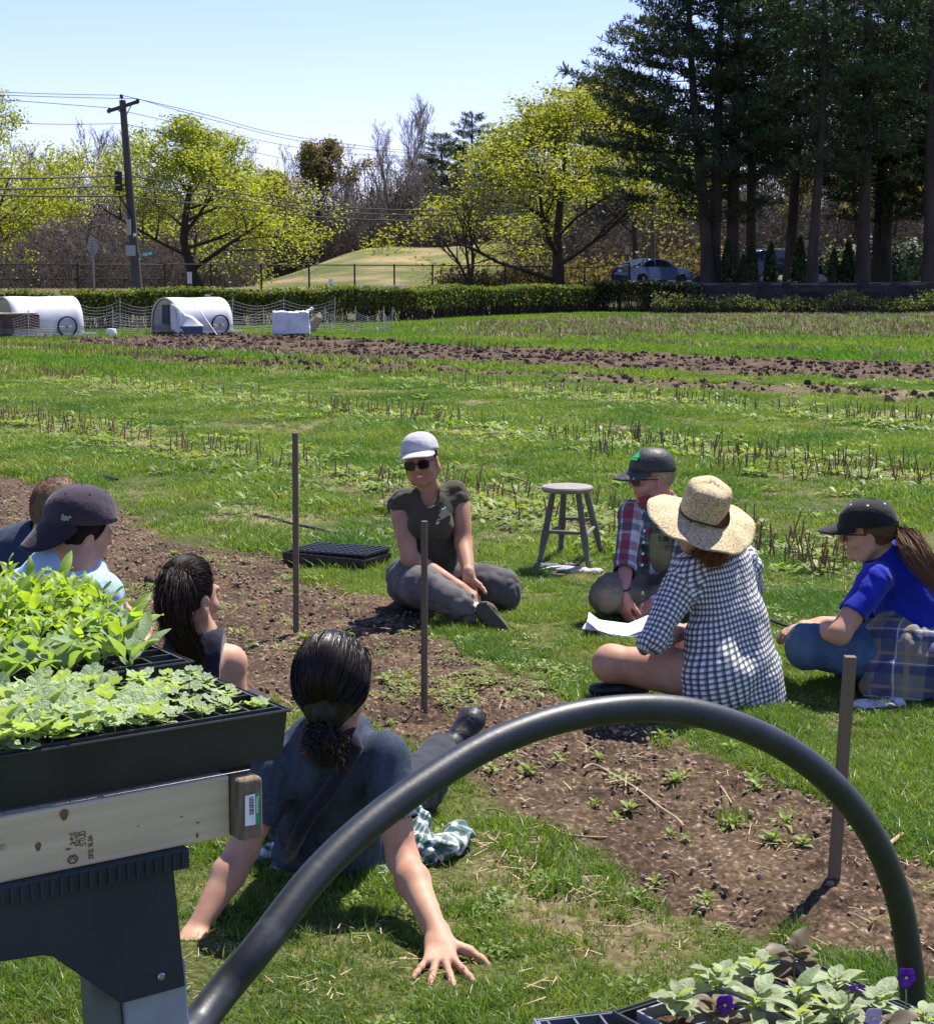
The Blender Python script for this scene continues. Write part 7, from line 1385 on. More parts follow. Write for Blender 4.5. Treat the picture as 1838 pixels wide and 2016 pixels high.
vs = E('bench', 'low wooden bench carrying the viola tray', 'bench', (cx_[0], cx_[1], 0)); mb = MB(); mb.box(FV(.30, .14, -.055 - .011), (.7, .26, .02), FV.M()); mb.build('top', M['oldwood'], vs, world=True)
for xx, yy in ((.10, .05), (.10, .23), (.55, .05), (.55, .23)): mb = MB(); q = FV(xx, yy); mb.box((q[0], q[1], (q[2] - .076) / 2), (.04, .04, q[2] - .076)); mb.build('leg', M['oldwood'], vs, world=True)
for k, (x, y) in enumerate(clv):
    p = FV(x, y, -.008); u, v = proj(*p)
    if v > 2230 or u > 2050: continue
    dk = R.random() < .16
    seedling('viola', ('bronze' if dk else 'pale leaved') + ' viola, %s column, %s row from the back, lower right tray' % (ordn(k // 4 + 1), ordn(4 - k % 4)), 'bronze violas in the tray' if dk else 'pale violas in the tray', p, dark_l if dk else viol_l, R.choice((13, 15, 16)), R.uniform(.03, .055), (.0, .55), (.5, .85), stalk=.004, cat='viola plant')
def flower(p, label, lilac=False, tilt=0.):
    t = E('viola_flower', label, 'flower', p); mb = MB(); mb.tube([(0, 0, -.055), (.002, 0, -.03), (0, 0, .0)], .0011, 5); mb.build('stem', M['stem'], t)
    for a, s_ in ((1.0, 1.), (2.14, 1.), (-.15, .82), (3.3, .82), (4.71, 1.05)):
        mb = MB()
        def f(i, j): x = (i - .5) * 2; w = .0075 * math.sin(math.pi * min(1, .12 + j * .85)) ** .6; return ((x * w * math.cos(a + 1.57) + .0145 * j * math.cos(a)) * s_, -.003 - .003 * j * j, (x * w * math.sin(a + 1.57) + .0145 * j * math.sin(a)) * s_ + .004)
        mb.grid(f, 5, 5); o = mb.build('petal', M['petal_pale'] if lilac else M['petal'], t, smooth=True); solid(o, .0004)
    mb = MB(); mb.lathe([(0, .003), (.002, .001), (.0012, -.002)], (0, -.005, .004), 8, [(1, 0, 0), (0, 0, 1), (0, -1, 0)]); mb.build('centre', M['yellow'], t)
    t.rotation_euler = (tilt, 0, R.uniform(-.3, .3)); t.scale = (.85,) * 3
pv = lambda u, v, s: P(u, v, s)
flower(pv(1424, 1982, 1.75), 'purple viola bloom at the left of the viola tray'); flower(pv(1782, 1928, 1.80), 'purple viola bloom beside the foot of the pipe hoop'); flower(pv(1683, 1938, 1.77), 'dark purple viola bloom nodding on a tall stem', tilt=.9); flower(pv(1716, 2008, 1.70), 'pale lilac viola bloom at the bottom edge', True)
q = G(1108, 2012, .70); tk = Fr(q, (1, .25, 0)); tray('cell_tray', 'corner of a grey plastic cell tray at the bottom edge beside the viola tray', Fr(tk(-.03, -.27), (1, .25, 0)), .12, .28, .05, (3, 6), soil=False, m=mat('grey_tray_plastic', (.16, .18, .21), rough=.4), cellm=mat('grey_cell', (.10, .11, .13), rough=.4))
b2 = E('crate', 'plain wooden crate under the grey cell tray', 'crate', (*tk(.03, -.13)[:2], 0)); mb = MB(); mb.box(np.append(tk(.03, -.13)[:2], .324), (.20, .26, .646)); bevel(mb.build('crate_body', M['oldwood'], b2, world=True), .005)
print('fore', time.time() - T0)
def stake(label, base, top, w=.026, square=True, z0=-.0):
    b = np.array(base, float); t = np.array(top, float); b[2] = 0; o = E('stake', label, 'stake', b); d = nrm(t - b); a, c, _ = frame(d, (0, 1, 0)); bb = b - d * .03
    mb = MB(); 
    if square: L_ = np.linalg.norm(t - bb); V = []; mb.box((bb + t) / 2, (w, w * .8, L_), np.array([a, c, d]).T); s_ = mb.build('shaft', M['oldwood'], o, world=True); bevel(s_, .002)
    else: mb.tube([bb, b * .5 + t * .5, t], [w * .5, w * .48, w * .46], 14); s_ = mb.build('shaft', M['oldwood'], o, smooth='auto', world=True)
    return o
b = G(583, 1247); stake('tall brown wooden stake left of the black cell tray, tied with thin string', b, P(581, 852, b[1] - .02), .026)
mb = MB(); c = P(583, 1170, b[1]); mb.tube([c + [math.cos(t) * .019, math.sin(t) * .017, .002 * math.sin(3 * t)] for t in [k * .5236 for k in range(13)]], .0018, 4, False); mb.tube([c + [.018, -.012, 0], c + [.026, -.02, -.05], c + [.02, -.015, -.09]], .0013, 4); mb.build('string', M['string'], None).parent = None
so = bpy.data.objects['string']; so['label'] = 'thin white string knotted round the tall left stake'; so['category'] = 'string'
b = G(835, 1402); stake('round grey brown stake standing in front of the smiling woman', b, P(835, 1026, b[1] - .01), .026, False)
b = G(1640, 1741); t_ = P(1673, 1292, b[1] - .03); stake('leaning square stake behind the right side of the pipe hoop', b, t_, .030)
def stool():
    legs = [((1060, 1118), (1083, 966)), ((1103, 1090), (1093, 966)), ((1159, 1124), (1142, 966)), ((1184, 1092), (1150, 966))]
    Ys = [8.95, 9.35, 8.93, 9.3]
    c = P(1116, 956, 9.12); t = E('stool', 'round wooden stool with four turned legs on the grass behind the group', 'stool', (c[0], c[1], 0)); zs = c[2]
    mb = MB(); mb.lathe([(0, -.032), (.125, -.032), (.138, -.022), (.141, -.010), (.136, -.002), (.128, 0), (0, .0)], (c[0], c[1], zs), 48); mb.build('seat', M['stooltop'], t, smooth='auto', world=True)
    LG = []
    for ((u0, v0), (u1, v1)), Y in zip(legs, Ys):
        bt_ = G(u0, v0); bt_[2] = 0; tp = np.array([c[0] + (bt_[0] - c[0]) * .48, c[1] + (bt_[1] - c[1]) * .48, zs - .03]); LG.append((bt_, tp))
        pr = [(0, .0135), (.12, .0155), (.13, .019), (.145, .0145), (.3, .019), (.42, .0215), (.50, .021), (.515, .017), (.53, .0205), (.545, .0165), (.56, .0205), (.575, .0165), (.60, .019), (.8, .0175), (1, .0145)]
        pts_ = [bt_ + (tp - bt_) * a for a, _ in pr]; mb = MB(); mb.tube(pts_, [r for _, r in pr], 14); mb.build('leg', M['stoolwood'], t, smooth='auto', world=True)
    at = lambda k, a: LG[k][0] + (LG[k][1] - LG[k][0]) * a
    for i, j, a in ((0, 2, .47), (1, 3, .52), (0, 1, .42), (2, 3, .42)): p0, p1 = at(i, a), at(j, a); mb = MB(); mb.tube([p0, p0 * .7 + p1 * .3, p0 * .5 + p1 * .5, p0 * .3 + p1 * .7, p1], [.0075, .011, .0125, .011, .0075], 10); mb.build('stretcher', M['stoolwood'], t, smooth='auto', world=True)
stool()
pA_, pB_, pC_ = G(555, 1088, .078), G(728, 1106, .078), G(600, 1062, .078)
xd = nrm(pB_ - pA_); Fg = Fr(pA_, xd); tray('cell_tray', 'empty black seventy two cell tray sitting in a black flat on the grass', Fg, .54, .28, .07, (12, 6), soil=False)
Fh = Fr(Fg(.03, .03, .024), Fg.x * 1.0 + Fg.y * .0); 
t = E('cell_insert', 'black plastic cell insert lying tilted inside the flat on the grass', 'tray', Fg(.29, .15, 0)); mb = MB(); Lx, Ly = .50, .25
tilt_up = nrm(np.array([.0, -.03, 1.0])); Fi = Fr(Fg(.03, .035, .012), Fg.x + np.array([0, 0, .028]), tilt_up)
for i in range(13): mb.box(Fi(Lx * i / 12, Ly / 2, 0), (.004, Ly, .010), Fi.M())
for j in range(7): mb.box(Fi(Lx / 2, Ly * j / 6, .0006), (Lx, .004, .010), Fi.M())
mb.build('cell_rim', mat('scuffed_rim', (.07, .075, .08), rough=.4), t, world=True, kind='stuff'); mb = MB()
for i in range(12):
    for j in range(6):
        a = Fi(Lx * (i + .5) / 12, Ly * (j + .5) / 6, -.004); V = []; 
        for z, s_ in ((0, .018), (-.03, .011)):
            for dx, dy in ((-1, -1), (1, -1), (1, 1), (-1, 1)): V.append(a + Fi.x * dx * s_ + Fi.y * dy * s_ + Fi.z * z)
        mb.add(V, [(0, 1, 5, 4), (1, 2, 6, 5), (2, 3, 7, 6), (3, 0, 4, 7), (4, 5, 6, 7)])
mb.build('cell', M['plastic'], t, world=True, kind='stuff')
def glove(label, c, d, m, s=1., white=None):
    t = E('glove', label, 'glove', c); v = Vol(c - .16, c + .16, .006); d = nrm(d); a = np.cross([0, 0, 1], d); v.cap(c + [0, 0, .012], c + d * .08 + [0, 0, .014], .038, .040, .02, flat=((0, 0, 1), 1.9)); v.cap(c - d * .09 + [0, 0, .012], c, .040, .036, .02, flat=((0, 0, 1), 2.))
    for k in range(4): v.cap(c + d * .07 + a * (.027 - .018 * k) + [0, 0, .012], c + d * (.12 + .01 * (k in (1, 2))) + a * (.034 - .022 * k) + [0, 0, .010], .0105, .009, .005)
    v.cap(c + a * .03 + [0, 0, .012], c + a * .062 + d * .035 + [0, 0, .012], .012, .010, .006); obj('glove_body', v.mesh('glove', wrinkles(.006, (30, 30, 20), 3)), m, t, world=True)
glove('blue grey work glove lying under the left side of the stool', G(1090, 1120), (-1, -.2, 0), M['denimglove']); glove('white cuffed work glove lying at the right front leg of the stool', G(1142, 1127), (-1, .3, 0), M['whiteglove'])
c = G(1118, 1122); t = E('trowel', 'dark handled tool lying between the gloves under the stool', 'tool', c); mb = MB(); mb.tube([c + [-.02, 0, .02], c + [.06, .01, .022]], [.014, .011], 10); mb.build('handle', M['rustwood'], t, smooth='auto', world=True); mb = MB(); mb.tube([c + [-.02, 0, .02], c + [-.09, -.02, .012], c + [-.17, -.05, .006]], [.005, .012, .003], 8); mb.build('blade', M['galv'], t, smooth='auto', world=True)
def hose(label, pix, r=.008, z=.012, m='tubing', name='drip_tube', cat='irrigation tube'):
    pts = [G(u, v, z) + [0, 0, .004 * math.sin(k * 2.1)] for k, (u, v) in enumerate(pix)]; sp = spline(pts, 6); t = None; mb = MB(); mb.tube(sp, r, 8); return mb.build(name, M[m], None, smooth='auto', label=label, category=cat)
hose('black drip tube crossing the grass from the trousers to the khaki knee', [(1008, 1118), (1050, 1128), (1100, 1142), (1150, 1155), (1195, 1168), (1260, 1180)], .0085)
hose('black drip tube half sunk in grass behind the cell tray', [(500, 1012), (540, 1022), (575, 1030), (620, 1040), (665, 1052), (720, 1062), (770, 1072)], .008, .008)
hose('black drip tube lying in the grass at the upper left', [(60, 893), (100, 900), (150, 915), (190, 932), (230, 945)], .012, .018)
hose('drip tube behind the blue jeans at the right', [(1500, 1215), (1550, 1235), (1600, 1248)], .007, .012)
hose('long pale twine lying on the soil under the hoop', [(1148, 1513), (1165, 1507), (1188, 1512), (1215, 1530), (1245, 1550), (1275, 1568), (1300, 1590), (1330, 1612), (1345, 1624)], .0035, .018, 'string', 'twine', 'twine')
hose('curved dry stalk lying on the soil left of the twine', [(1035, 1634), (1080, 1628), (1110, 1640), (1150, 1648), (1195, 1652)], .0035, .012, 'sticky', 'dry_stalk', 'dry stalk')
hose('short dry stalk on the soil right of the twine', [(1410, 1538), (1425, 1560), (1440, 1580)], .003, .012, 'sticky', 'dry_stalk', 'dry stalk')
hose('forked dry stick beside the pipe foot at the right', [(1725, 1690), (1750, 1665), (1775, 1640)], .006, .02, 'sticky', 'dry_stalk', 'dry stalk')
hose('long dry stem bending down behind the smiling woman', [(1120, 998), (1040, 950), (960, 925)], .004, .03, 'sticky', 'dry_stalk', 'dry stalk')
r_s = random.Random(77)
for k in range(46):
    if k < 30: u, v = r_s.uniform(860, 1780), 0; v = r_s.uniform(1430, 1900)
    else: u, v = r_s.uniform(900, 1830), r_s.uniform(880, 1230)
    z = zones(np.array([G(u, v)[0]]), np.array([G(u, v)[1]]))[0]
    a = r_s.uniform(-.6, .6) + (math.pi if r_s.random() < .5 else 0); L_ = r_s.uniform(14, 40) * (1 if k < 30 else .8); pts = [(u, v), (u + L_ * math.cos(a) * .5, v + L_ * math.sin(a) * .3 + r_s.uniform(-2, 2)), (u + L_ * math.cos(a), v + L_ * math.sin(a) * .6)]
    o = hose('small dry stem lying on the ground', pts, .0022, .012, 'sticky', 'fallen_twig', 'twig'); o['group'] = 'small dry stems scattered on soil and grass'
c = G(1215, 1252); t = E('paper_sheets', 'stack of curled white paper sheets on the grass in front of the khaki knees', 'paper', c)
for k in range(4):
    mb = MB(); off = [R.uniform(-.01, .01), R.uniform(-.01, .01), .012 + .003 * k]; rot = R.uniform(-.15, .15) - .25
    def f(i, j):
        x = (i - .5) * .28; y = (j - .5) * .215; z = .055 * abs(i - .5) ** 2 * 2 + (.05 * max(0, .3 - i) * 2 if k > 1 else .01) + .012 * math.sin(i * 5 + k) + .02 * j * i
        return (x * math.cos(rot) - y * math.sin(rot) + off[0], x * math.sin(rot) + y * math.cos(rot) + off[1], z + off[2])
    mb.grid(f, 12, 8); o = mb.build('sheet', M['paper'], t, smooth=True); solid(o, .0006)
def clod(label, u, v, r):
    bm = bmesh.new(); bmesh.ops.create_icosphere(bm, subdivisions=3, radius=r); s_ = r_s.random() * 50
    co = np.array([w.co for w in bm.verts]); n = fbm(co / r * 1.4 + s_, 4, 3)
    for w, q in zip(bm.verts, n): w.co *= 1 + .55 * q; w.co.z *= .7
    me = bpy.data.meshes.new('soil_clod'); bm.to_mesh(me); bm.free(); c = G(u, v); o = obj('soil_clod', me, M['clod'], None, label=label, category='clod'); o.location = (c[0], c[1], r * .35)
clod('large dark soil clod beside the weeds, right of the man in the plum cap', 302, 1150, .055); clod('dark soil clod nearer the grass edge at the left', 372, 1125, .045); clod('flat soil clod by the grass edge behind the plum cap', 262, 1108, .04)
for k in range(40):
    u, v = r_s.uniform(180, 820), r_s.uniform(1085, 1260); X_, Y_ = G(u, v)[:2]
    if zones(np.array([X_]), np.array([Y_]))[0][0] < .8: continue
    clod('small brown soil clod on the garden bed', u, v, r_s.uniform(.008, .022)); bpy.data.objects[-1] if False else None
for o in COL.objects:
    if o.name.startswith('soil_clod') and o.get('label', '').startswith('small'): o['group'] = 'small clods on the garden bed'
bush_l = [bend_leaf(.050, .018, 'lance', c_, .2, i + 60) for i, c_ in enumerate((.25, .5, .15))]
for m_ in bush_l: m_.materials.append(M['weed'])
wl_ = [(255, 1035), (235, 1055), (30, 985), (20, 1010), (300, 1080), (345, 1095), (388, 1120), (410, 1165), (360, 1175), (252, 1170), (310, 1205), (425, 1210), (520, 1205), (552, 1160), (582, 1165), (600, 1262), (640, 1255), (680, 1258), (450, 1355), (475, 1375), (760, 1345), (800, 1340), (905, 1365), (930, 1378), (735, 1440), (770, 1430), (655, 1450), (1060, 1440), (1100, 1500), (1040, 1525), (970, 1520), (1170, 1590), (1215, 1620), (1490, 1555), (1330, 1545), (1545, 1625), (1440, 1630), (1320, 1650), (1520, 1660), (1580, 1665), (1290, 1745), (1250, 1770), (1440, 1480), (1300, 1455), (1390, 1780), (1500, 1890), (1700, 1640), (1090, 1440), (855, 1515), (1005, 1500), (720, 1340), (1180, 1500), (1240, 1600), (1620, 1545), (1590, 1530), (1560, 1540), (930, 1345), (690, 1265), (625, 1250), (1350, 1660), (1480, 1540)]
for u, v in wl_:
    c = G(u, v); t = E('weed_plant', 'small leafy weed growing on the garden bed', 'weed', c, R.random() * 6.28, 'leafy weeds dotted over the garden bed'); n = R.choice((7, 9, 11)); a = 0; q0 = R.uniform(.55, 1.15)
    for k in range(n):
        o = bpy.data.objects.new('leaf', bush_l[k % 3]); link(o, t); a += 2.4; el = .15 + .9 * k / n; o.rotation_euler = (el, 0, a); o.location = (0, 0, .004 + .018 * k / n); q = q0 * (1.1 - .5 * k / n); o.scale = (q, q, q)
for u, v, s_ in ((1440, 1620, 1), (1080, 1700, 1), (1300, 1470, .8), (700, 1395, .8), (1560, 1850, 1)):
    c = G(u, v); me = blade_tuft(60, .04, .09, .004, .05, 1.0); o = obj('grass_clump', me, M['grass'], None, label='separate tuft of grass growing on the bare soil', category='grass', group='grass tufts on the bed'); o.location = tuple(c); o.scale = (s_,) * 3
cmesh = []
for k in range(8):
    mb = MB(); h = R.uniform(.10, .21); lx, ly = R.uniform(-.3, .3) * h, R.uniform(-.3, .3) * h; mb.tube([(0, 0, -.01), (lx * .4 + R.uniform(-.006, .006), ly * .4, h * .5), (lx, ly, h)], [.0062, .0055, .0048], 6)
    if k % 3 == 0: mb.tube([(lx * .4, ly * .4, h * .5), (lx * .4 + .03, ly * .4, h * .75)], [.0035, .0025], 5)
    me = bpy.data.meshes.new('cane'); me.from_pydata([tuple(v) for v in mb.V], [], mb.F); me.materials.append(M['cane']); cmesh.append(me)
cand = []
r_c = np.random.default_rng(17)
for s_, w in ROWS:
    for k in range(4200):
        t = r_c.uniform(-60, 60); off = s_ + r_c.normal() * .2; cl_ = vnoise(np.array([[t * .9, s_, 0.]]), 5)[0]
        if r_c.random() > .62 + cl_ * .7: continue
        X_, Y_ = .796 * off + .605 * t, .605 * off - .796 * t
        if Y_ < 8.2 or Y_ > 60 or abs(X_) > .33 * Y_: continue
        cand.append((Y_, X_))
for (u0, v0, u1, v1, n) in ((880, 975, 1060, 985, 26), (1160, 990, 1230, 1010, 14), (1160, 905, 1230, 900, 16), (1480, 1090, 1650, 1135, 34), (1350, 920, 1838, 960, 60)):
    for _ in range(n): u = r_c.uniform(u0, u1); v = v0 + (v1 - v0) * (u - u0) / (u1 - u0) + r_c.normal() * 7; g_ = G(u, v); cand.append((g_[1], g_[0]))
cand.sort(); near_c, far_c = cand[:300], cand[300:]
for Y_, X_ in near_c:
    o = bpy.data.objects.new('cane_stub', cmesh[r_c.integers(8)]); o.location = (X_, Y_, 0); o.rotation_euler = (0, 0, r_c.uniform(0, 6.28)); q = r_c.uniform(.6, 1.15); o.scale = (q * .9, q * .9, q); link(o, None, label='cut brown cane stub in the %s' % ('nearest row, passing behind the stool' if .796 * X_ + .605 * Y_ < 9 else 'second row behind the stool' if .796 * X_ + .605 * Y_ < 13 else 'third row behind the stool'), category='cane stub', group='cut cane stubs standing in the rows')
segs = []
for Y_, X_ in far_c:
    h = r_c.uniform(.08, .20); segs.append([X_, Y_, 0, X_ + r_c.normal() * .02, Y_, h, .014, .011])
for _ in range(2600):
    u, v = r_c.uniform(900, 1838), 0; v = r_c.uniform(616, 668) if r_c.random() < .75 else r_c.uniform(668, 690); g_ = G(u, v)
    if poly_field(np.array([g_[0]]), np.array([g_[1]]), FARSTUB if v < 668 else T1, .01, .6, 8)[0] < .4: continue
    if math.sin((g_[0] * .796 + g_[1] * .605) * 2.6) < .1 and r_c.random() < .9: continue
    h = r_c.uniform(.08, .2); segs.append([g_[0], g_[1], 0, g_[0] + r_c.normal() * .03, g_[1], h, .03, .022])
V, F = ribbons(np.array(segs)); obj('far_cane_stubs', mesh_from('far_cane_stubs', V, F), M['cane'], label='hundreds of cut cane stubs in the farther rows of the field', category='cane stubs', kind='stuff')
X, Y = fan(26000, 30, 72); f_ = poly_field(X, Y, FARSTUB, .02, .8, 8); g_ = np.exp(-((rowdist(X, Y) - 17.6) / .5) ** 2) + np.exp(-((rowdist(X, Y) - 27.5) / .6) ** 2); f_ = f_ * (.12 + .88 * (np.sin((X * .796 + Y * .605) * 2.6) > .1)); keep = rng.random(len(X)) < np.clip(f_ * .55 + g_ * .25, 0, 1); p_, r2_ = place(X[keep], Y[keep])
scatter('pale_stubble', p_, r2_, rng.uniform(.8, 1.6, keep.sum()), [blade_tuft(10, .05, .16, .022, .14, .8, 2) for _ in range(3)], M['drygrass'], 'pale dry stubble in the far part of the field', 'stubble')
X, Y = fan(26000, 16, 50); z_ = zones(X, Y); keep = rng.random(len(X)) < np.clip(z_[:, 0] * .8, 0, 1); p_, r2_ = place(X[keep], Y[keep]); r2_ = r2_ * np.array([20, 20, 1]); p_[:, 2] += .02
scatter('tilled_clods', p_, r2_, .35 + 1.9 * rng.random(keep.sum()) ** 3, [crumb(.03) for _ in range(4)], mat('dark_tilled_soil', (.045, .027, .017), (.085, .053, .035), 3, .95, rand=.3), 'dark clods along the freshly tilled strips', 'soil')
for u, v0, h in ((432, 782, .42), (380, 760, .35)):
    c = G(u, v0); mb = MB(); mb.tube([c, c + [-.01, 0, h * .6], c + [.05, 0, h], c + [.12, 0, h * .93]], .005, 5); mb.build('dead_stalk', M['sticky'], None, label='lone bent pale stalk standing in the field, ' + ('taller one' if h > .4 else 'shorter one on the left'), category='dry stalk')
print('mid', time.time() - T0)
def hedge(name, label, pl, h, w, n, seed, dark=0):
    r = np.random.default_rng(seed); pl = np.array(pl); d = np.diff(pl, axis=0); L_ = np.hypot(d[:, 0], d[:, 1]); cum = np.concatenate([[0], np.cumsum(L_)]); T = cum[-1]; n = int(n * T)
    s_ = r.uniform(0, T, n); X = np.interp(s_, cum, pl[:, 0]); Y = np.interp(s_, cum, pl[:, 1]); i = np.clip(np.searchsorted(cum, s_) - 1, 0, len(d) - 1); nx_, ny_ = -d[i, 1] / L_[i], d[i, 0] / L_[i]
    off = r.uniform(-.5, .5, n) * w; top = h * (1 + .04 * np.sin(s_ * .9) + .03 * vnoise(np.stack([s_ * 1.5, s_ * 0, s_ * 0], -1), 3)); z = top * (1 - r.random(n) ** 3. * .62); z += np.where(r.random(n) < .1, r.uniform(0, .12, n), 0)
    C = np.stack([X + nx_ * off, Y + ny_ * off, z + height(X, Y)], -1); V, F = leaf_cards(C, .11, seed)
    t = E('hedge', label, 'hedge', (float(pl[len(pl) // 2][0]), float(pl[len(pl) // 2][1]), 0)); obj('foliage', mesh_from('hedge_foliage', V, F), M['hedge'] if not dark else M['needle_b'], t, world=True)
    m = int(T * 34); s_ = r.uniform(0, T, m); X = np.interp(s_, cum, pl[:, 0]); Y = np.interp(s_, cum, pl[:, 1]); off = r.uniform(-.4, .4, m) * w; i = np.clip(np.searchsorted(cum, s_) - 1, 0, len(d) - 1); X = X - d[i, 1] / L_[i] * off; Y = Y + d[i, 0] / L_[i] * off
    segs = []
    for q in range(3): l = r.normal(size=(m, 2)) * .16; segs.append(np.stack([X, Y, X * 0 - .02, X + l[:, 0], Y + l[:, 1], np.full(m, h * .8) * r.uniform(.6, 1, m), np.full(m, .026), np.full(m, .016)], 1))
    V, F = ribbons(np.concatenate(segs)); obj('stems', mesh_from('hedge_stems', V, F), M['hedge_twig'], t, world=True, kind='stuff')
HP = [(-22, 43), (-12.9, 47.6), (-9.3, 50.6), (-5.7, 54.2), (-2.1, 58.6), (-.36, 63.5), (3.8, 70.7), (5.9, 74)]
hedge('hedge', 'clipped green hedge with bare twiggy base running across the back of the field', HP, 1.08, .9, 1900, 3)
hedge('hedge', 'darker end of the clipped hedge, pine shade painted into its foliage', [(5.5, 73.0), (8.0, 71.9), (9.6, 71.0)], 1.2, 1.0, 1500, 4, 1)  # shade of the pines put into the colour by darker foliage
r = np.random.default_rng(12); n = 2600; X = r.uniform(7.6, 26, n); Y = 70.0 + r.normal(size=n) * .45; cl_ = vnoise(np.stack([X * .9, X * 0, X * 0], -1), 4); hgt = r.uniform(.35, .85, n) * (1 + .35 * cl_); segs = np.stack([X, Y, X * 0, X + r.normal(size=n) * .06, Y, hgt, np.full(n, .035), np.full(n, .02)], 1)
V, F = ribbons(segs); t = E('border_plants', 'row of upright leafy stems growing along the foot of the dark stone wall', 'plants', (12, 70, 0)); obj('stems', mesh_from('border_stems', V, F), M['hedge_twig'], t, world=True, kind='stuff'); C = np.concatenate([np.stack([X + r.normal(size=n) * .06, Y + r.normal(size=n) * .06, hgt * r.uniform(.5, 1.1, n)], -1) for _ in range(4)]); V, F = leaf_cards(C, .09, 3); obj('leaves', mesh_from('border_leaves', V, F), M['hedge'], t, world=True, kind='stuff')
wt = E('retaining_wall', 'dark dry stone retaining wall below the pine grove', 'wall', (16, 72.4, 0)); mb = MB(); mb.box((20, 72.48, .56), (23.5, .42, 1.16)); mb.build('core', M['wallstone'], wt, world=True)
r = random.Random(3); row = 0; z = .0; cnt = 0; ms = []
for k in range(6):
    bm = bmesh.new(); bmesh.ops.create_cube(bm, size=1); bmesh.ops.bevel(bm, geom=list(bm.edges), offset=.12, segments=1)
    for v_ in bm.verts: v_.co += Vector((r.uniform(-.05, .05), r.uniform(-.05, .05), r.uniform(-.05, .05)))
    me = bpy.data.meshes.new('stone'); bm.to_mesh(me); bm.free(); me.materials.append(M['wallstone']); ms.append(me)
while z < 1.15:
    hh = r.uniform(.19, .25); x = 8.3 + r.uniform(0, .3)
    while x < 24.5 and cnt < 292:
        w = r.uniform(.28, .52); o = bpy.data.objects.new('stone', ms[r.randrange(6)]); link(o, wt); o.location = (x + w / 2 - 16, 72.24 - 72.4 + r.uniform(-.02, .02), z + hh / 2); o.scale = (w * .97, .2, hh * .95); x += w; cnt += 1
    z += hh
mb = MB(); mb.box((20, 72.45, 1.19), (23.8, .62, .06)); o = mb.build('coping', mat('wall_coping', (.10, .09, .08), (.16, .145, .13), 3, .95), wt, world=True); bevel(o, .01)
mb = MB(); mb.grid(lambda i, j: (7.9 + 3.6 * i, 71.7 + 3.2 * j, 1.25 * math.sin(min(1, j * 1.6) * math.pi / 2) * (.75 + .25 * math.sin(i * 3.1)) + .04 * math.sin(i * 31) * math.cos(j * 17)), 30, 16); mb.build('earth_bank', M['mulch'], None, smooth=True, kind='structure')
mb = MB(); mb.grid(lambda i, j: (8.5 + 20 * i, 72.8 + 6 * j, 1.215 + .03 * math.sin(i * 40) * math.sin(j * 9)), 60, 12); mb.build('mulch_bed', M['mulch'], None, smooth=True, kind='structure')
mb = MB(); mb.grid(lambda i, j: (6 + 34 * i, 94 + 8 * j, gz(6 + 34 * i, 94 + 8 * j) + .03), 20, 4); mb.build('road', M['road'], None, smooth=True, kind='structure')
def fence(label, pl, h, step, top=True, mid=False, gate=False):
    pl = [np.array(p, float) for p in pl]; t = E('chain_link_fence', label, 'fence', (*pl[0][:2], gz(*pl[0][:2]))); allp = []
    for a, b in zip(pl[:-1], pl[1:]):
        n = max(1, int(np.linalg.norm(b - a) / step))
        for k in range(n): allp.append(a + (b - a) * k / n)
    allp.append(pl[-1])
    for q in allp: z = gz(*q); mb = MB(); mb.tube([(q[0], q[1], z - .05), (q[0], q[1], z + h + .06)], .042, 8); mb.build('post', M['fence'], t, world=True)
    for zz in [h] + ([h * .55] if mid else []): mb = MB(); mb.tube([(q[0], q[1], gz(*q) + zz) for q in allp], .03, 6); mb.build('rail', M['fence'], t, world=True)
    segs = []
    for a, b in zip(allp[:-1], allp[1:]):
        L_ = np.linalg.norm(b - a); nn = int(L_ / .16); za, zb_ = gz(*a), gz(*b)
        for k in range(-int(h / .16), nn + 1):
            for sgn in (1, -1):
                x0, x1 = (k * .16, k * .16 + h) if sgn > 0 else (k * .16 + h, k * .16); z0, z1 = 0, h
                q0, q1 = sorted([(x0, z0), (x1, z1)]); 
                (xa, ya), (xb, yb) = q0, q1
                def clipx(x): return ya + (yb - ya) * (x - xa) / (xb - xa + 1e-9)
                ca, cb = max(0, xa), min(L_, xb)
                if ca >= cb: continue
                pa = a + (b - a) * ca / L_; pb = a + (b - a) * cb / L_; segs.append([pa[0], pa[1], za + clipx(ca), pb[0], pb[1], zb_ + clipx(cb), .009, .009])
    V, F = ribbons(np.array(segs)); obj('mesh', mesh_from('fence_mesh', V, F), M['fence'], t, world=True, kind='stuff')
fx_ = lambda u, Y: np.array([(u - CU) / FL * Y, Y])
fence('black chain link fence running behind the hedge along the foot of the knoll', [fx_(330, 76), fx_(420, 78), fx_(700, 84), fx_(1060, 92), fx_(1235, 93)], 1.3, 2.35)
fence('taller black railed fence behind the white coops at the left', [fx_(-80, 66), fx_(160, 68), fx_(330, 70)], 1.25, 2.7, mid=True)
p0, p1 = P(643, 564, 80), P(795, 561, 80); t = E('bench', 'long white bench beyond the hedge at the foot of the knoll', 'bench', (*p0[:2], gz(*p0[:2]))); mb = MB(); mb.box(((p0 + p1) / 2), (p1[0] - p0[0], .28, .07)); mb.build('seat', M['white'], t, world=True)
for k in (.12, .5, .88): q = p0 + (p1 - p0) * k; z0 = gz(*q[:2]); mb = MB(); mb.box((q[0], q[1], (z0 + q[2] - .04) / 2), (.06, .2, q[2] - .04 - z0)); mb.build('leg', M['white'], t, world=True)
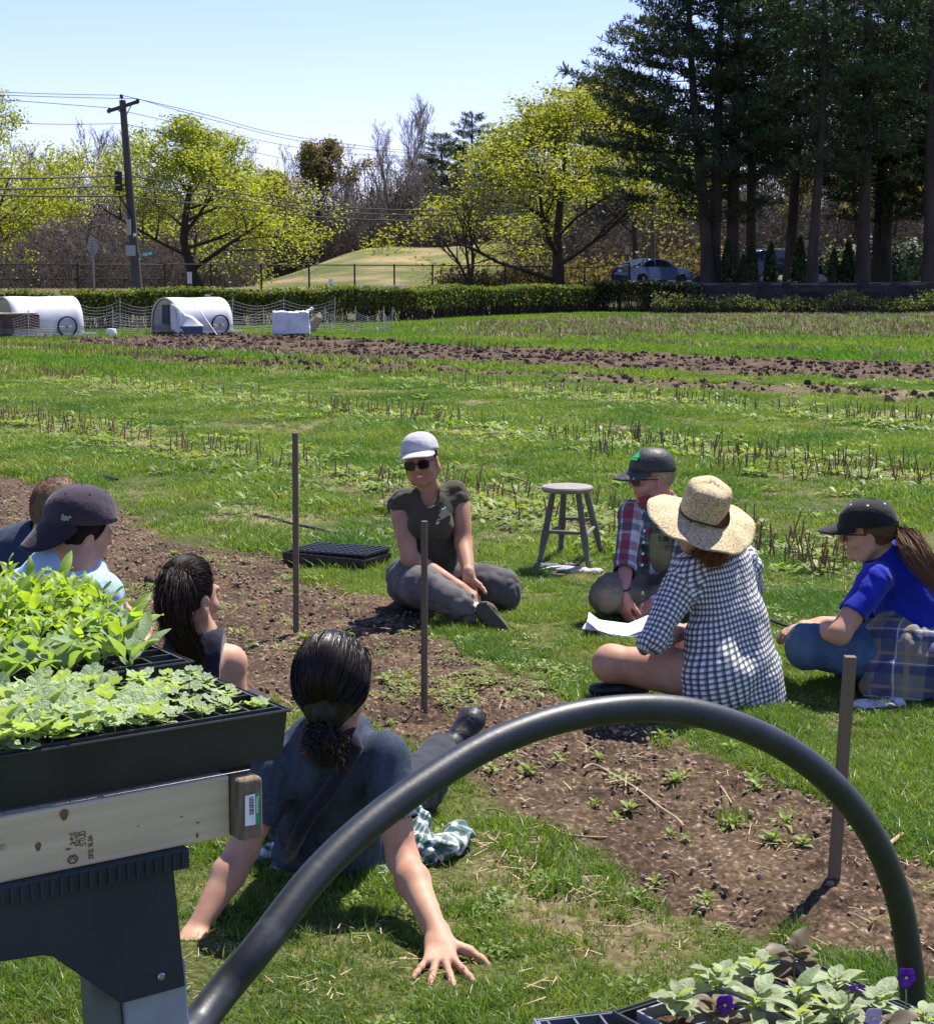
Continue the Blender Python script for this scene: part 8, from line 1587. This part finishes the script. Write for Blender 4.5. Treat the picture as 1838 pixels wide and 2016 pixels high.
for u, v0, v1, Y, lb in ((373, 555, 525 + 10, 77.5, 'small white sign on the fence just right of the utility pole'), (651, 556, 549, 79.5, 'small white tag sign on a post at the left end of the white bench'), (1426 - 1, 545, 533, 95, 'small white sign on the fence behind the leftmost pine')):
    a, b = P(u, v0 + 3, Y), P(u, v1, Y); t = E('sign', lb, 'sign', (a[0], a[1], gz(a[0], a[1]))); mb = MB(); mb.box((a + b) / 2, (.20, .02, b[2] - a[2])); mb.build('panel', M['white'], t, world=True); mb = MB(); mb.box((a[0], a[1] + .035, (gz(a[0], a[1]) + b[2]) / 2), (.05, .04, b[2] - gz(a[0], a[1]))); mb.build('post', M['fence'], t, world=True)
Yp = 62.; pb, pt = P(273, 590, Yp), P(241, 197, Yp); pb[2] = gz(pb[0], pb[1]) - .1
t = E('utility_pole', 'leaning brown wooden utility pole with a cross arm behind the hedge', 'utility pole', pb); mb = MB(); mb.tube([pb + (pt - pb) * k / 6 for k in range(7)], [.19 - .075 * k / 6 for k in range(7)], 14); mb.build('pole', M['pole'], t, smooth='auto', world=True)
a, b = P(213, 220, Yp - .35), P(274, 200, Yp + .1); d = nrm(b - a); mb = MB(); A_, B_, _ = frame(d); mb.box((a + b) / 2 + [0, -.16, 0], (.10, .13, np.linalg.norm(b - a)), np.array([A_, B_, d]).T); mb.build('cross_arm', M['pole'], t, world=True)
mb = MB(); mb.tube([P(248, 228, Yp - .2), P(259, 205, Yp - .2)], .02, 5); mb.build('brace', M['galv'], t, world=True); mb = MB(); mb.tube([P(237, 220, Yp - .2), P(230, 214, Yp - .2)], .02, 5); mb.build('brace', M['galv'], t, world=True)
for u, v in ((239, 188), (271, 196), (216, 214)):
    c = P(u, v, Yp - .15); mb = MB(); mb.tube([c + [0, 0, -.16 if u != 239 else -.22], c], .018, 6); mb.lathe([(.0, -.09), (.06, -.08), (.085, -.05), (.05, -.03), (.07, .0), (.045, .05), (0, .06)], c, 12); mb.build('insulator', mat('dark_insulator_%d' % u, (.05, .045, .045), rough=.3), t, smooth=True, world=True)
c = P(233, 357, Yp - .3); mb = MB(); mb.lathe([(.0, -.33), (.13, -.33), (.14, -.3), (.14, .3), (.15, .31), (.15, .35), (0, .36)], c, 16); mb.build('transformer', M['fence'], t, smooth='auto', world=True)
mb = MB(); mb.tube([c + [0, 0, -.35], c + [.03, 0, -.5], c + [.35, .1, -1.1], c + [.45, .2, -1.3]], .03, 6); mb.build('service_cable', M['fence'], t, world=True)
c = P(254, 447, Yp - .22); mb = MB(); mb.box(c, (.14, .14, .55)); mb.build('meter_box', M['signback'], t, world=True); c = P(257, 493, Yp - .2); mb = MB(); mb.box(c, (.34, .03, .38)); mb.build('metal_plate', M['signback'], t, world=True); c = P(265, 462, Yp - .2); mb = MB(); mb.box(c, (.10, .02, .11)); mb.build('tag', M['white'], t, world=True)
c0, c1 = P(272, 503, Yp - .12), P(304, 497, Yp + .2); t = E('street_sign', 'small green street name sign fixed to the utility pole', 'sign', (c0 + c1) / 2); d = nrm(c1 - c0); up = np.array([0, 0, 1.]); n = np.cross(d, up); mb = MB(); mb.box((c0 + c1) / 2, (np.linalg.norm(c1 - c0), .012, .165), np.array([d, -n, up]).T); mb.build('panel', M['signgreen'], t, world=True); mb = MB(); n = n if n[1] < 0 else -n; text_mesh(mb, 'S. KIELAND', .085, .016, [d, up, n], c0 + d * .06 - up * .04 + n * .008, .004); mb.build('lettering', M['white'], t, world=True)
def wire(label, pix, r=.016, m='wire', group=None):
    pts = [P(u, v, Y) for u, v, Y in pix]; mb = MB(); mb.tube(spline(pts, 8), r, 5); mb.build('overhead_wire', M[m], None, label=label, category='wire', group=group)
wire('topmost thin overhead wire left of the pole', [(-60, 178, 50), (90, 184, 56), (239, 187, 62)], .011, 'wire_pale'); wire('second thin overhead wire left of the pole', [(-60, 184, 50), (100, 190, 56), (268, 194, 62)], .011, 'wire_pale'); wire('third thin overhead wire left of the pole, ending at the left arm tip', [(-60, 192, 50), (90, 202, 56), (216, 212, 62)], .011, 'wire_pale'); wire('thin overhead wire left of the pole below the cross arm', [(-60, 240, 50), (120, 244, 56), (240, 243, 62)], .011, 'wire_pale')
wire('topmost thin wire sagging right from the pole toward the pines', [(239, 187, 62), (400, 224, 70), (560, 265, 78), (800, 296, 90), (1000, 304, 98), (1300, 290, 110)], .013, 'wire_pale'); wire('thin wire just below the topmost, right of the pole', [(271, 194, 62), (420, 236, 70), (600, 279, 79), (800, 300, 90), (1000, 309, 98), (1300, 296, 110)], .013, 'wire_pale'); wire('thin wire sagging right from the left arm tip', [(216, 212, 62), (420, 257, 72), (620, 295, 80), (800, 308, 90), (1000, 316, 98), (1250, 310, 108)], .012, 'wire_pale'); wire('lowest thin wire sagging right below the cross arm', [(243, 243, 62), (430, 284, 72), (620, 322, 80), (800, 337, 90), (1000, 344, 98), (1250, 340, 108)], .012, 'wire_pale')
for lb, pix in (('thick black cable on the left at transformer height', [(-60, 350, 50), (110, 350, 56), (240, 345, 62)]), ('second thick black cable left of the pole', [(-60, 372, 50), (110, 370, 56), (245, 364, 62)]), ('lowest thick black cable left of the pole', [(-60, 382, 50), (110, 386, 56), (250, 385, 62)]),
    ('highest thick black cable sagging right across the maples', [(250, 345, 62), (420, 372, 70), (620, 403, 80), (800, 413, 90), (950, 411, 98), (1090, 400, 104), (1200, 385, 110)]), ('middle thick black cable sagging right across the maples', [(252, 364, 62), (420, 386, 70), (620, 413, 80), (800, 423, 90), (950, 421, 98), (1090, 409, 104), (1200, 395, 110)]), ('lowest thick black cable sagging right across the maples', [(254, 386, 62), (420, 404, 70), (620, 426, 80), (800, 434, 90), (950, 433, 98), (1090, 424, 104), (1200, 410, 110)])): wire(lb, pix, .03)
wire('faint distant wire among the bare trees at the left', [(-40, 318, 120), (120, 320, 118), (230, 318, 116)], .02, 'wire_pale')
def diamond(label, u, v, vb, Y, s_, leaf=False):
    c = P(u, v, Y); z0 = gz(c[0], c[1]); t = E('traffic_sign', label, 'sign', (c[0], c[1], z0)); mb = MB(); mb.box((c[0], c[1] - .03, (z0 + c[2] + s_ * .6) / 2), (.06, .05, c[2] + s_ * .6 - z0)); mb.build('post', M['galv'] if leaf else M['fence'], t, world=True); mb = MB(); mb.prism([(0, -s_), (s_ * .55, 0), (0, s_), (-s_ * .55, 0)], .01, [(.9, .43, 0), (0, 0, 1), (0.43, -.9, 0)], c + [0, .02, 0]); mb.build('panel', M['signback'], t, world=True)
diamond('back of a diamond traffic sign left of the utility pole', 183, 487, 580, 63, .40, True)
c = P(1577, 485, 92); z0 = gz(c[0], c[1]); t = E('traffic_sign', 'backs of two small pale signs on a leaning post beyond the wagon', 'sign', (c[0], c[1], z0)); mb = MB(); mb.prism([(-.38, -.2), (.0, .45), (.40, .15), (.1, -.42)], .012, [(1, 0, 0), (0, 0, 1), (0, -1, 0)], c); mb.build('panel', M['signback'], t, world=True); mb = MB(); mb.box(c + [-.1, 0, -.62], (.35, .012, .22)); mb.build('panel', M['signback'], t, world=True); mb = MB(); mb.tube([(c[0] - .12, c[1] + .05, z0), c + [.05, .05, .3]], .035, 6); mb.build('post', M['galv'], t, world=True)
pb, pt = P(1287, 560, 98), P(1284, 455, 98); t = E('utility_pole', 'short grey pole rising behind the parked sedan', 'utility pole', (pb[0], pb[1], gz(pb[0], pb[1]))); mb = MB(); mb.tube([(pb[0], pb[1], 0.5), pt, pt + [-.1, 0, 2.2]], [.14, .12, .11], 10); mb.build('pole', M['bark_grey'], t, smooth='auto', world=True)
c = P(1234, 492, 97); t = E('sign', 'small pink and white sign on a thin post left of the sedan', 'sign', (c[0], c[1], gz(c[0], c[1]))); mb = MB(); mb.box(c, (.22, .02, .45)); mb.build('panel', mat('pinkish_sign', (.55, .40, .38)), t, world=True); mb = MB(); mb.box((c[0] + .02, c[1] + .03, (c[2] + .6) / 2), (.05, .04, c[2] - .6 + .2)); mb.build('post', M['fence'], t, world=True)
def car(name, label, body_m, prof, glass, W_, L_, wheels, loc, rz, suv=False):
    t = E(name, label, 'car', loc, rz); hw = W_ / 2
    mb = MB(); n = len(prof); st = 7
    def wf(z, y): zz = z; return hw * (1 - .10 * abs(y) ** 4) * (1 if zz < .85 else 1 - (zz - .85) * .28)
    V = []; 
    for j in range(st):
        y = -1 + 2 * j / (st - 1)
        for x, z in prof: V.append((x * (1 - .015 * abs(y) ** 3), y * wf(z, y), z - (.02 * abs(y) ** 3 if z > .8 else 0)))
    F = [(j * n + i, j * n + (i + 1) % n, (j + 1) * n + (i + 1) % n, (j + 1) * n + i) for j in range(st - 1) for i in range(n)] + [tuple(range(n - 1, -1, -1)), tuple((st - 1) * n + i for i in range(n))]
    mb.add(V, F); o = mb.build('body', body_m, t, smooth='auto'); bevel(o, .03, 2)
    for poly, nm in glass:
        for sg in (-1, 1):
            zc = sum(z for _, z in poly) / len(poly); mb = MB(); y = sg * (wf(zc, 1) + .004); V = [(x, sg * (wf(z, 1) + .006), z) for x, z in poly] + [(x, sg * (wf(z, 1) - .02), z) for x, z in poly]; k = len(poly); mb.add(V, [tuple(range(k)), tuple(range(2 * k - 1, k - 1, -1))] + [(i, (i + 1) % k, k + (i + 1) % k, k + i) for i in range(k)]); mb.build(nm, M['glass'], t)
    for x in wheels:
        for sg in (-1, 1):
            c = (x, sg * (hw - .10), .33); w = MB(); w.lathe([(.20, -.11), (.31, -.10), (.33, -.06), (.33, .06), (.31, .10), (.20, .11)], c, 28, [(1, 0, 0), (0, 0, 1), (0, 1, 0)]); wo = w.build('wheel', M['tyre'], t, smooth='auto'); w = MB(); w.lathe([(0, -.09), (.20, -.10), (.205, 0), (.20, .10), (0, .09)], c, 20, [(1, 0, 0), (0, 0, 1), (0, 1, 0)])
            for k in range(5): a = k * 1.2566; w.box((c[0] + .1 * math.cos(a), sg * (hw - .10) + sg * .10, .33 + .1 * math.sin(a)), (.17, .02, .04), np.array(Matrix.Rotation(-a, 3, 'Y')))
            w.build('rim', M['metal'], wo)
    return t
sed = [(-2.3, .25), (-2.35, .55), (-2.3, .88), (-2.2, .98), (-1.75, 1.02), (-1.05, 1.38), (-.5, 1.45), (.1, 1.44), (.45, 1.36), (1.15, 1.0), (1.9, .88), (2.25, .75), (2.35, .5), (2.3, .25)]
gl = [([(-1.42, 1.04), (-.98, 1.30), (-.52, 1.36), (-.5, 1.0), (-1.3, 1.0)], 'window'), ([(-.42, 1.0), (-.42, 1.37), (.08, 1.36), (.42, 1.28), (.85, 1.03), (.85, .98)], 'window')]
p = P(1292, 556, 94); zc = gz(p[0], p[1]) + .12
cr = car('sedan', 'silver blue sedan parked beyond the hedge, tail lights toward the camera', M['carblue'], sed, gl, 1.82, 4.7, (-1.45, 1.4), (p[0] - .1, p[1] + 1.2, max(zc, p[2] - .45) - .3), math.radians(35))
mb = MB(); mb.add([(-1.72, -.66, 1.045), (-1.72, .66, 1.045), (-1.10, .56, 1.37), (-1.10, -.56, 1.37)], [(0, 1, 2, 3)]); o = mb.build('rear_window', M['glass'], cr, fix=False); solid(o, .01); o.location = (-.02, 0, .02)
for sg in (-1, 1): mb = MB(); mb.box((-2.30, sg * .68, .80), (.10, .34, .15)); o = mb.build('tail_light', M['taillight'], cr); bevel(o, .02)
mb = MB(); mb.box((-2.345, 0, .78), (.02, .34, .15)); mb.build('licence_plate', M['white'], cr)
mb = MB(); mb.box((-.45, 0, 1.47), (.02, .02, .03)); mb.build('antenna', M['black'], cr)
wag = [(-2.3, .35), (-2.35, .7), (-2.3, 1.05), (-2.15, 1.70), (-1.9, 1.78), (.2, 1.78), (.55, 1.68), (1.05, 1.18), (1.95, 1.08), (2.25, .9), (2.3, .4)]
gw = [([(-1.95, 1.15), (-1.9, 1.62), (-1.2, 1.65), (-1.2, 1.15)], 'window'), ([(-1.1, 1.15), (-1.1, 1.65), (-.3, 1.65), (-.3, 1.15)], 'window'), ([(-.2, 1.15), (-.2, 1.65), (.2, 1.65), (.45, 1.58), (.85, 1.2), (.85, 1.15)], 'window')]
p = P(1533, 553, 98); w = car('wagon', 'dark blue sport utility wagon parked behind the cone shrubs', M['cardark'], wag, gw, 1.88, 4.6, (-1.4, 1.4), (p[0] + .3, p[1] + .8, max(gz(p[0], p[1]), p[2] - .3)), math.radians(25))
for sg in (-1, 1): mb = MB(); mb.tube([(-1.8, sg * .6, 1.82), (.1, sg * .6, 1.83)], .025, 6); mb.build('roof_rail', M['metal'], w)
mb = MB(); mb.add([(-2.34, -.7, 1.12), (-2.34, .7, 1.12), (-2.2, .62, 1.62), (-2.2, -.62, 1.62)], [(0, 1, 2, 3)]); solid(mb.build('rear_window', M['glass'], w, fix=False), .02)
for sg in (-1, 1): mb = MB(); mb.box((-2.33, sg * .8, 1.0), (.06, .14, .3)); mb.build('tail_light', M['taillight'], w)
for k, (u, v, Y, s_) in enumerate(((1605, 545, 88, .42), (1502, 549, 86, .30), (1456, 553, 84, .16), (1640, 543, 92, .25), (1480, 548, 90, .22), (1560, 550, 86, .2), (1530, 552, 84, .18), (1420, 550, 82, .3), (1378, 548, 82, .32))):
    bm = bmesh.new(); bmesh.ops.create_icosphere(bm, subdivisions=3, radius=1); co = np.array([w_.co for w_ in bm.verts]); nn = fbm(co * 1.1 + k * 7, 3, 2)
    for w_, q in zip(bm.verts, nn): w_.co *= 1 + .35 * q
    me = bpy.data.meshes.new('boulder'); bm.to_mesh(me); bm.free(); me.polygons.foreach_set('use_smooth', np.ones(len(me.polygons), bool)); c = P(u, v, Y); o = obj('boulder', me, M['rock'] if k < 7 else M['wallstone'], None, category='boulder', label=['large pale boulder right of the parked wagon', 'flat pale boulder left of the cone shrub before the wagon', 'small pale stone at the foot of the left cone shrub', 'pale stone far right of the large boulder', 'pale stone behind the second cone shrub', 'pale stone under the wagon front', 'small stone before the wagon', 'dark boulder between the leftmost pine and the cone shrubs', 'dark boulder right of the sedan at the pine foot'][k]); o.location = (c[0], c[1], max(gz(c[0], c[1]), 1.2) + s_ * .3); o.scale = (s_ * 1.3, s_, s_ * .7)
def coop(label, uL, uR, vb, vt, Y, rz, opening, name='hen_coop'):
    pL, pR = P(uL, vb, Y), P(uR, vb, Y); Wd = abs(pR[0] - pL[0]); c = (pL + pR) / 2; zb_ = c[2]; H = P(uL, vt, Y)[2] - zb_; t = E(name, label, 'hen coop', (c[0], c[1], 0), rz)
    Lx = Wd * .86; D = 1.5
    mb = MB(); mb.grid(lambda i, j: (-Lx / 2 + Lx * i, -D / 2 * math.cos(math.pi * j) * (1 + .05 * math.sin(math.pi * j)), zb_ + H * math.sin(math.pi * j) ** .72 * (1 + .008 * math.sin(i * 9))), 12, 26); o = mb.build('cover', M['coopwhite'], t, smooth=True); solid(o, .02)
    for sg in (-1, 1):
        mb = MB(); pts_ = [(sg * (Lx / 2 - .03), -D / 2 * .97 * math.cos(math.pi * j / 20), zb_ + .98 * H * math.sin(math.pi * j / 20) ** .72) for j in range(21)]
        if not (sg < 0 and opening): mb.add([(x, y, z) for x, y, z in pts_] + [(x - sg * .02, y, z) for x, y, z in pts_], [tuple(range(21)), tuple(range(41, 20, -1))]); mb.build('end_panel', M['coopwhite'], t)
        hb = MB(); hb.tube([(x, y, z - .01) for x, y, z in pts_], .022, 6); hb.build('hoop', M['galv'], t)
    mb = MB()
    for yy in (-D / 2, D / 2): mb.box((.15, yy * 1.02, zb_ - .02), (Lx * 1.2, .05, .05))
    mb.build('rail', M['white'], t, kind='stuff'); mb = MB(); mb.box((0, 0, zb_ - .07), (Lx, D * .95, .05)); mb.build('floor_board', M['rustwood'], t)
    for sg in (-1, 1):
        cw = (Lx * .25, sg * (D / 2 + .06), .27); w = MB(); w.lathe([(.235, -.02), (.265, -.02), (.27, 0), (.265, .02), (.235, .02), (.235, -.02)], cw, 28, [(1, 0, 0), (0, 0, 1), (0, 1, 0)]); wo = w.build('wheel', M['tyre'], t, smooth='auto'); w = MB()
        for k in range(9): a = k * math.pi / 9; w.tube([(cw[0] - .235 * math.cos(a), cw[1], cw[2] - .235 * math.sin(a)), (cw[0] + .235 * math.cos(a), cw[1], cw[2] + .235 * math.sin(a))], .003, 3)
        w.lathe([(.0, -.03), (.02, -.03), (.02, .03), (0, .03)], cw, 8, [(1, 0, 0), (0, 0, 1), (0, 1, 0)]); w.build('spokes', M['galv'], wo)
    mb = MB(); mb.box((Lx * .3, 0, zb_ + H + .04), (.10, .12, .10)); mb.build('vent', M['signback'], t)
    return t, Lx, D, zb_, H
t, Lx, D, zb_, H = coop('white barrel roofed hen coop on bicycle wheels at the left edge', -8, 158, 655, 584, 44.5, math.radians(36), True)
mb = MB(); mb.box((-Lx * .42, -D * .2, .42), (.9, D * .9, .34)); o = mb.build('nest_box', M['rustwood'], t); mb = MB(); mb.box((-Lx * .45, -D * .3, .62), (1.0, D * .6, .03)); mb.build('lid', M['pine_bd'], t)
t, Lx, D, zb_, H = coop('white barrel roofed hen coop with an open netted end, right of the left coop', 308, 448, 650, 586, 46.2, math.radians(38), True)
mb = MB(); mb.box((-Lx * .47, 0, zb_ + H * .5), (.03, .38, H * .6)); mb.build('door', mat('dark_door', (.04, .05, .06)), t)
mb = MB(); mb.grid(lambda i, j: (-Lx * .48 + .75 * i * (1 - j * .8) - .12, -D * .35 - .5 * i, zb_ + (H * .85) * (1 - i * .8) * (1 - j) + .03 * math.sin(i * 12)), 10, 8); o = mb.build('flap', M['coopwhite'], t, smooth=True); solid(o, .01)
mb = MB(); mb.tube([(-Lx * .1, -D * .5, zb_ + H * .6), (-Lx * .02, -D * .95, 0)], .018, 5); mb.build('pole', M['white'], t); mb = MB(); mb.box((-Lx * .32, -D * .62, .13), (.5, .3, .24)); mb.build('crate', mat('blue_crate', (.05, .08, .13)), t)
c = P(573, 655, 45.2); t = E('covered_cage', 'boxy cage draped in white tarp standing right of the coops', 'cage', (c[0], c[1], 0), .15); v = Vol((-.62, -.5, -.02), (.62, .5, .85), .022)
sl, Xg = v._box(v.lo, v.lo + v.n * v.h); dx = np.abs(Xg[0]) - .46 - .03 * (1 - Xg[2]); dy = np.abs(Xg[1]) - .32; dz = np.abs(Xg[2] - .33) - .30; v._put(sl, np.maximum(np.maximum(dx, dy), dz) + 0 * v.a, .03)
v.cap((.42, -.2, .62), (.55, -.1, .70), .05, .06, .05); o = obj('tarp', v.mesh('tarp', wrinkles(.03, (7, 7, 2.2), 3, .6)), M['tarp'], t); mb = MB()
for x in (-.4, 0, .4): mb.box((x, -.2, .03), (.08, .5, .06))
mb.build('pallet', M['rustwood'], t)
c = P(618, 640, 47); t = E('feed_bag', 'tan sack slumped behind the tarp covered cage', 'sack', (c[0], c[1], 0)); v = Vol((-.4, -.3, -.02), (.4, .3, .6), .02); v.cap((-.1, 0, .15), (.12, 0, .40), .18, .13, .05); v.cap((.1, 0, .42), (.15, 0, .52), .08, .05, .04); obj('sack', v.mesh('sack', wrinkles(.02, (9, 9, 5), 3)), mat('tan_sacking', (.22, .17, .09), (.3, .24, .14), 6), t)
c = P(219, 655, 44.8); t = E('bucket', 'white upturned bucket on the grass between the two coops', 'bucket', (c[0], c[1], 0)); mb = MB(); mb.lathe([(.15, 0), (.155, .02), (.13, .16), (.115, .19), (0, .2)], (0, 0, 0), 20); mb.build('bucket_body', M['coopwhite'], t, smooth='auto'); mb = MB(); mb.tube([(-.14, 0, .05), (-.1, -.1, .02), (.1, -.1, .02), (.14, 0, .05)], .006, 5); mb.build('bucket_handle', M['galv'], t)
c = P(692, 623, 46); t = E('yellow_card', 'small yellow notice hanging on the netting', 'sign', c); mb = MB(); mb.box((0, 0, 0), (.20, .012, .14), np.array(Matrix.Rotation(.12, 3, 'Y'))); mb.build('card', M['yellow'], t)
def netting(label, pl, h):
    t = E('poultry_netting', label, 'netting', (*pl[0], 0)); pl = [np.array(p) for p in pl]; segs = []
    for i, q in enumerate(pl): mb = MB(); mb.tube([(q[0], q[1], -.02), (q[0] + .02, q[1], h + .1)], .012, 5); mb.build('post', M['net'], t, world=True)
    for a, b in zip(pl[:-1], pl[1:]):
        L_ = np.linalg.norm(b - a); n = int(L_ / .09)
        sag = lambda f: h - .18 * math.sin(math.pi * f)
        for k in range(n): f = k / n; q = a + (b - a) * f; segs.append([q[0], q[1], 0, q[0], q[1], sag(f), .004, .004])
        for m_ in range(9):
            for k in range(6): f0, f1 = k / 6, (k + 1) / 6; q0, q1 = a + (b - a) * f0, a + (b - a) * f1; segs.append([q0[0], q0[1], sag(f0) * m_ / 8, q1[0], q1[1], sag(f1) * m_ / 8, .006, .006])
    V, F = ribbons(np.array(segs)); obj('mesh', mesh_from('net_mesh', V, F), M['net'], t, world=True, kind='stuff')
netting('white electric netting fence strung around the hen coops', [fx_(-40, 43.2), fx_(60, 43.0), fx_(150, 44.6), fx_(225, 45.6), fx_(330, 46.2), fx_(420, 46.0), fx_(520, 46.6), fx_(640, 46.4), fx_(700, 46.8), fx_(755, 47), fx_(772, 46.2)], .62)
netting('white netting fence standing behind the hen coops', [fx_(150, 47.5), fx_(240, 48), fx_(330, 49), fx_(460, 50), fx_(560, 51), fx_(660, 50.5)], .85)
print('back', time.time() - T0)
print('script total', time.time() - T0)
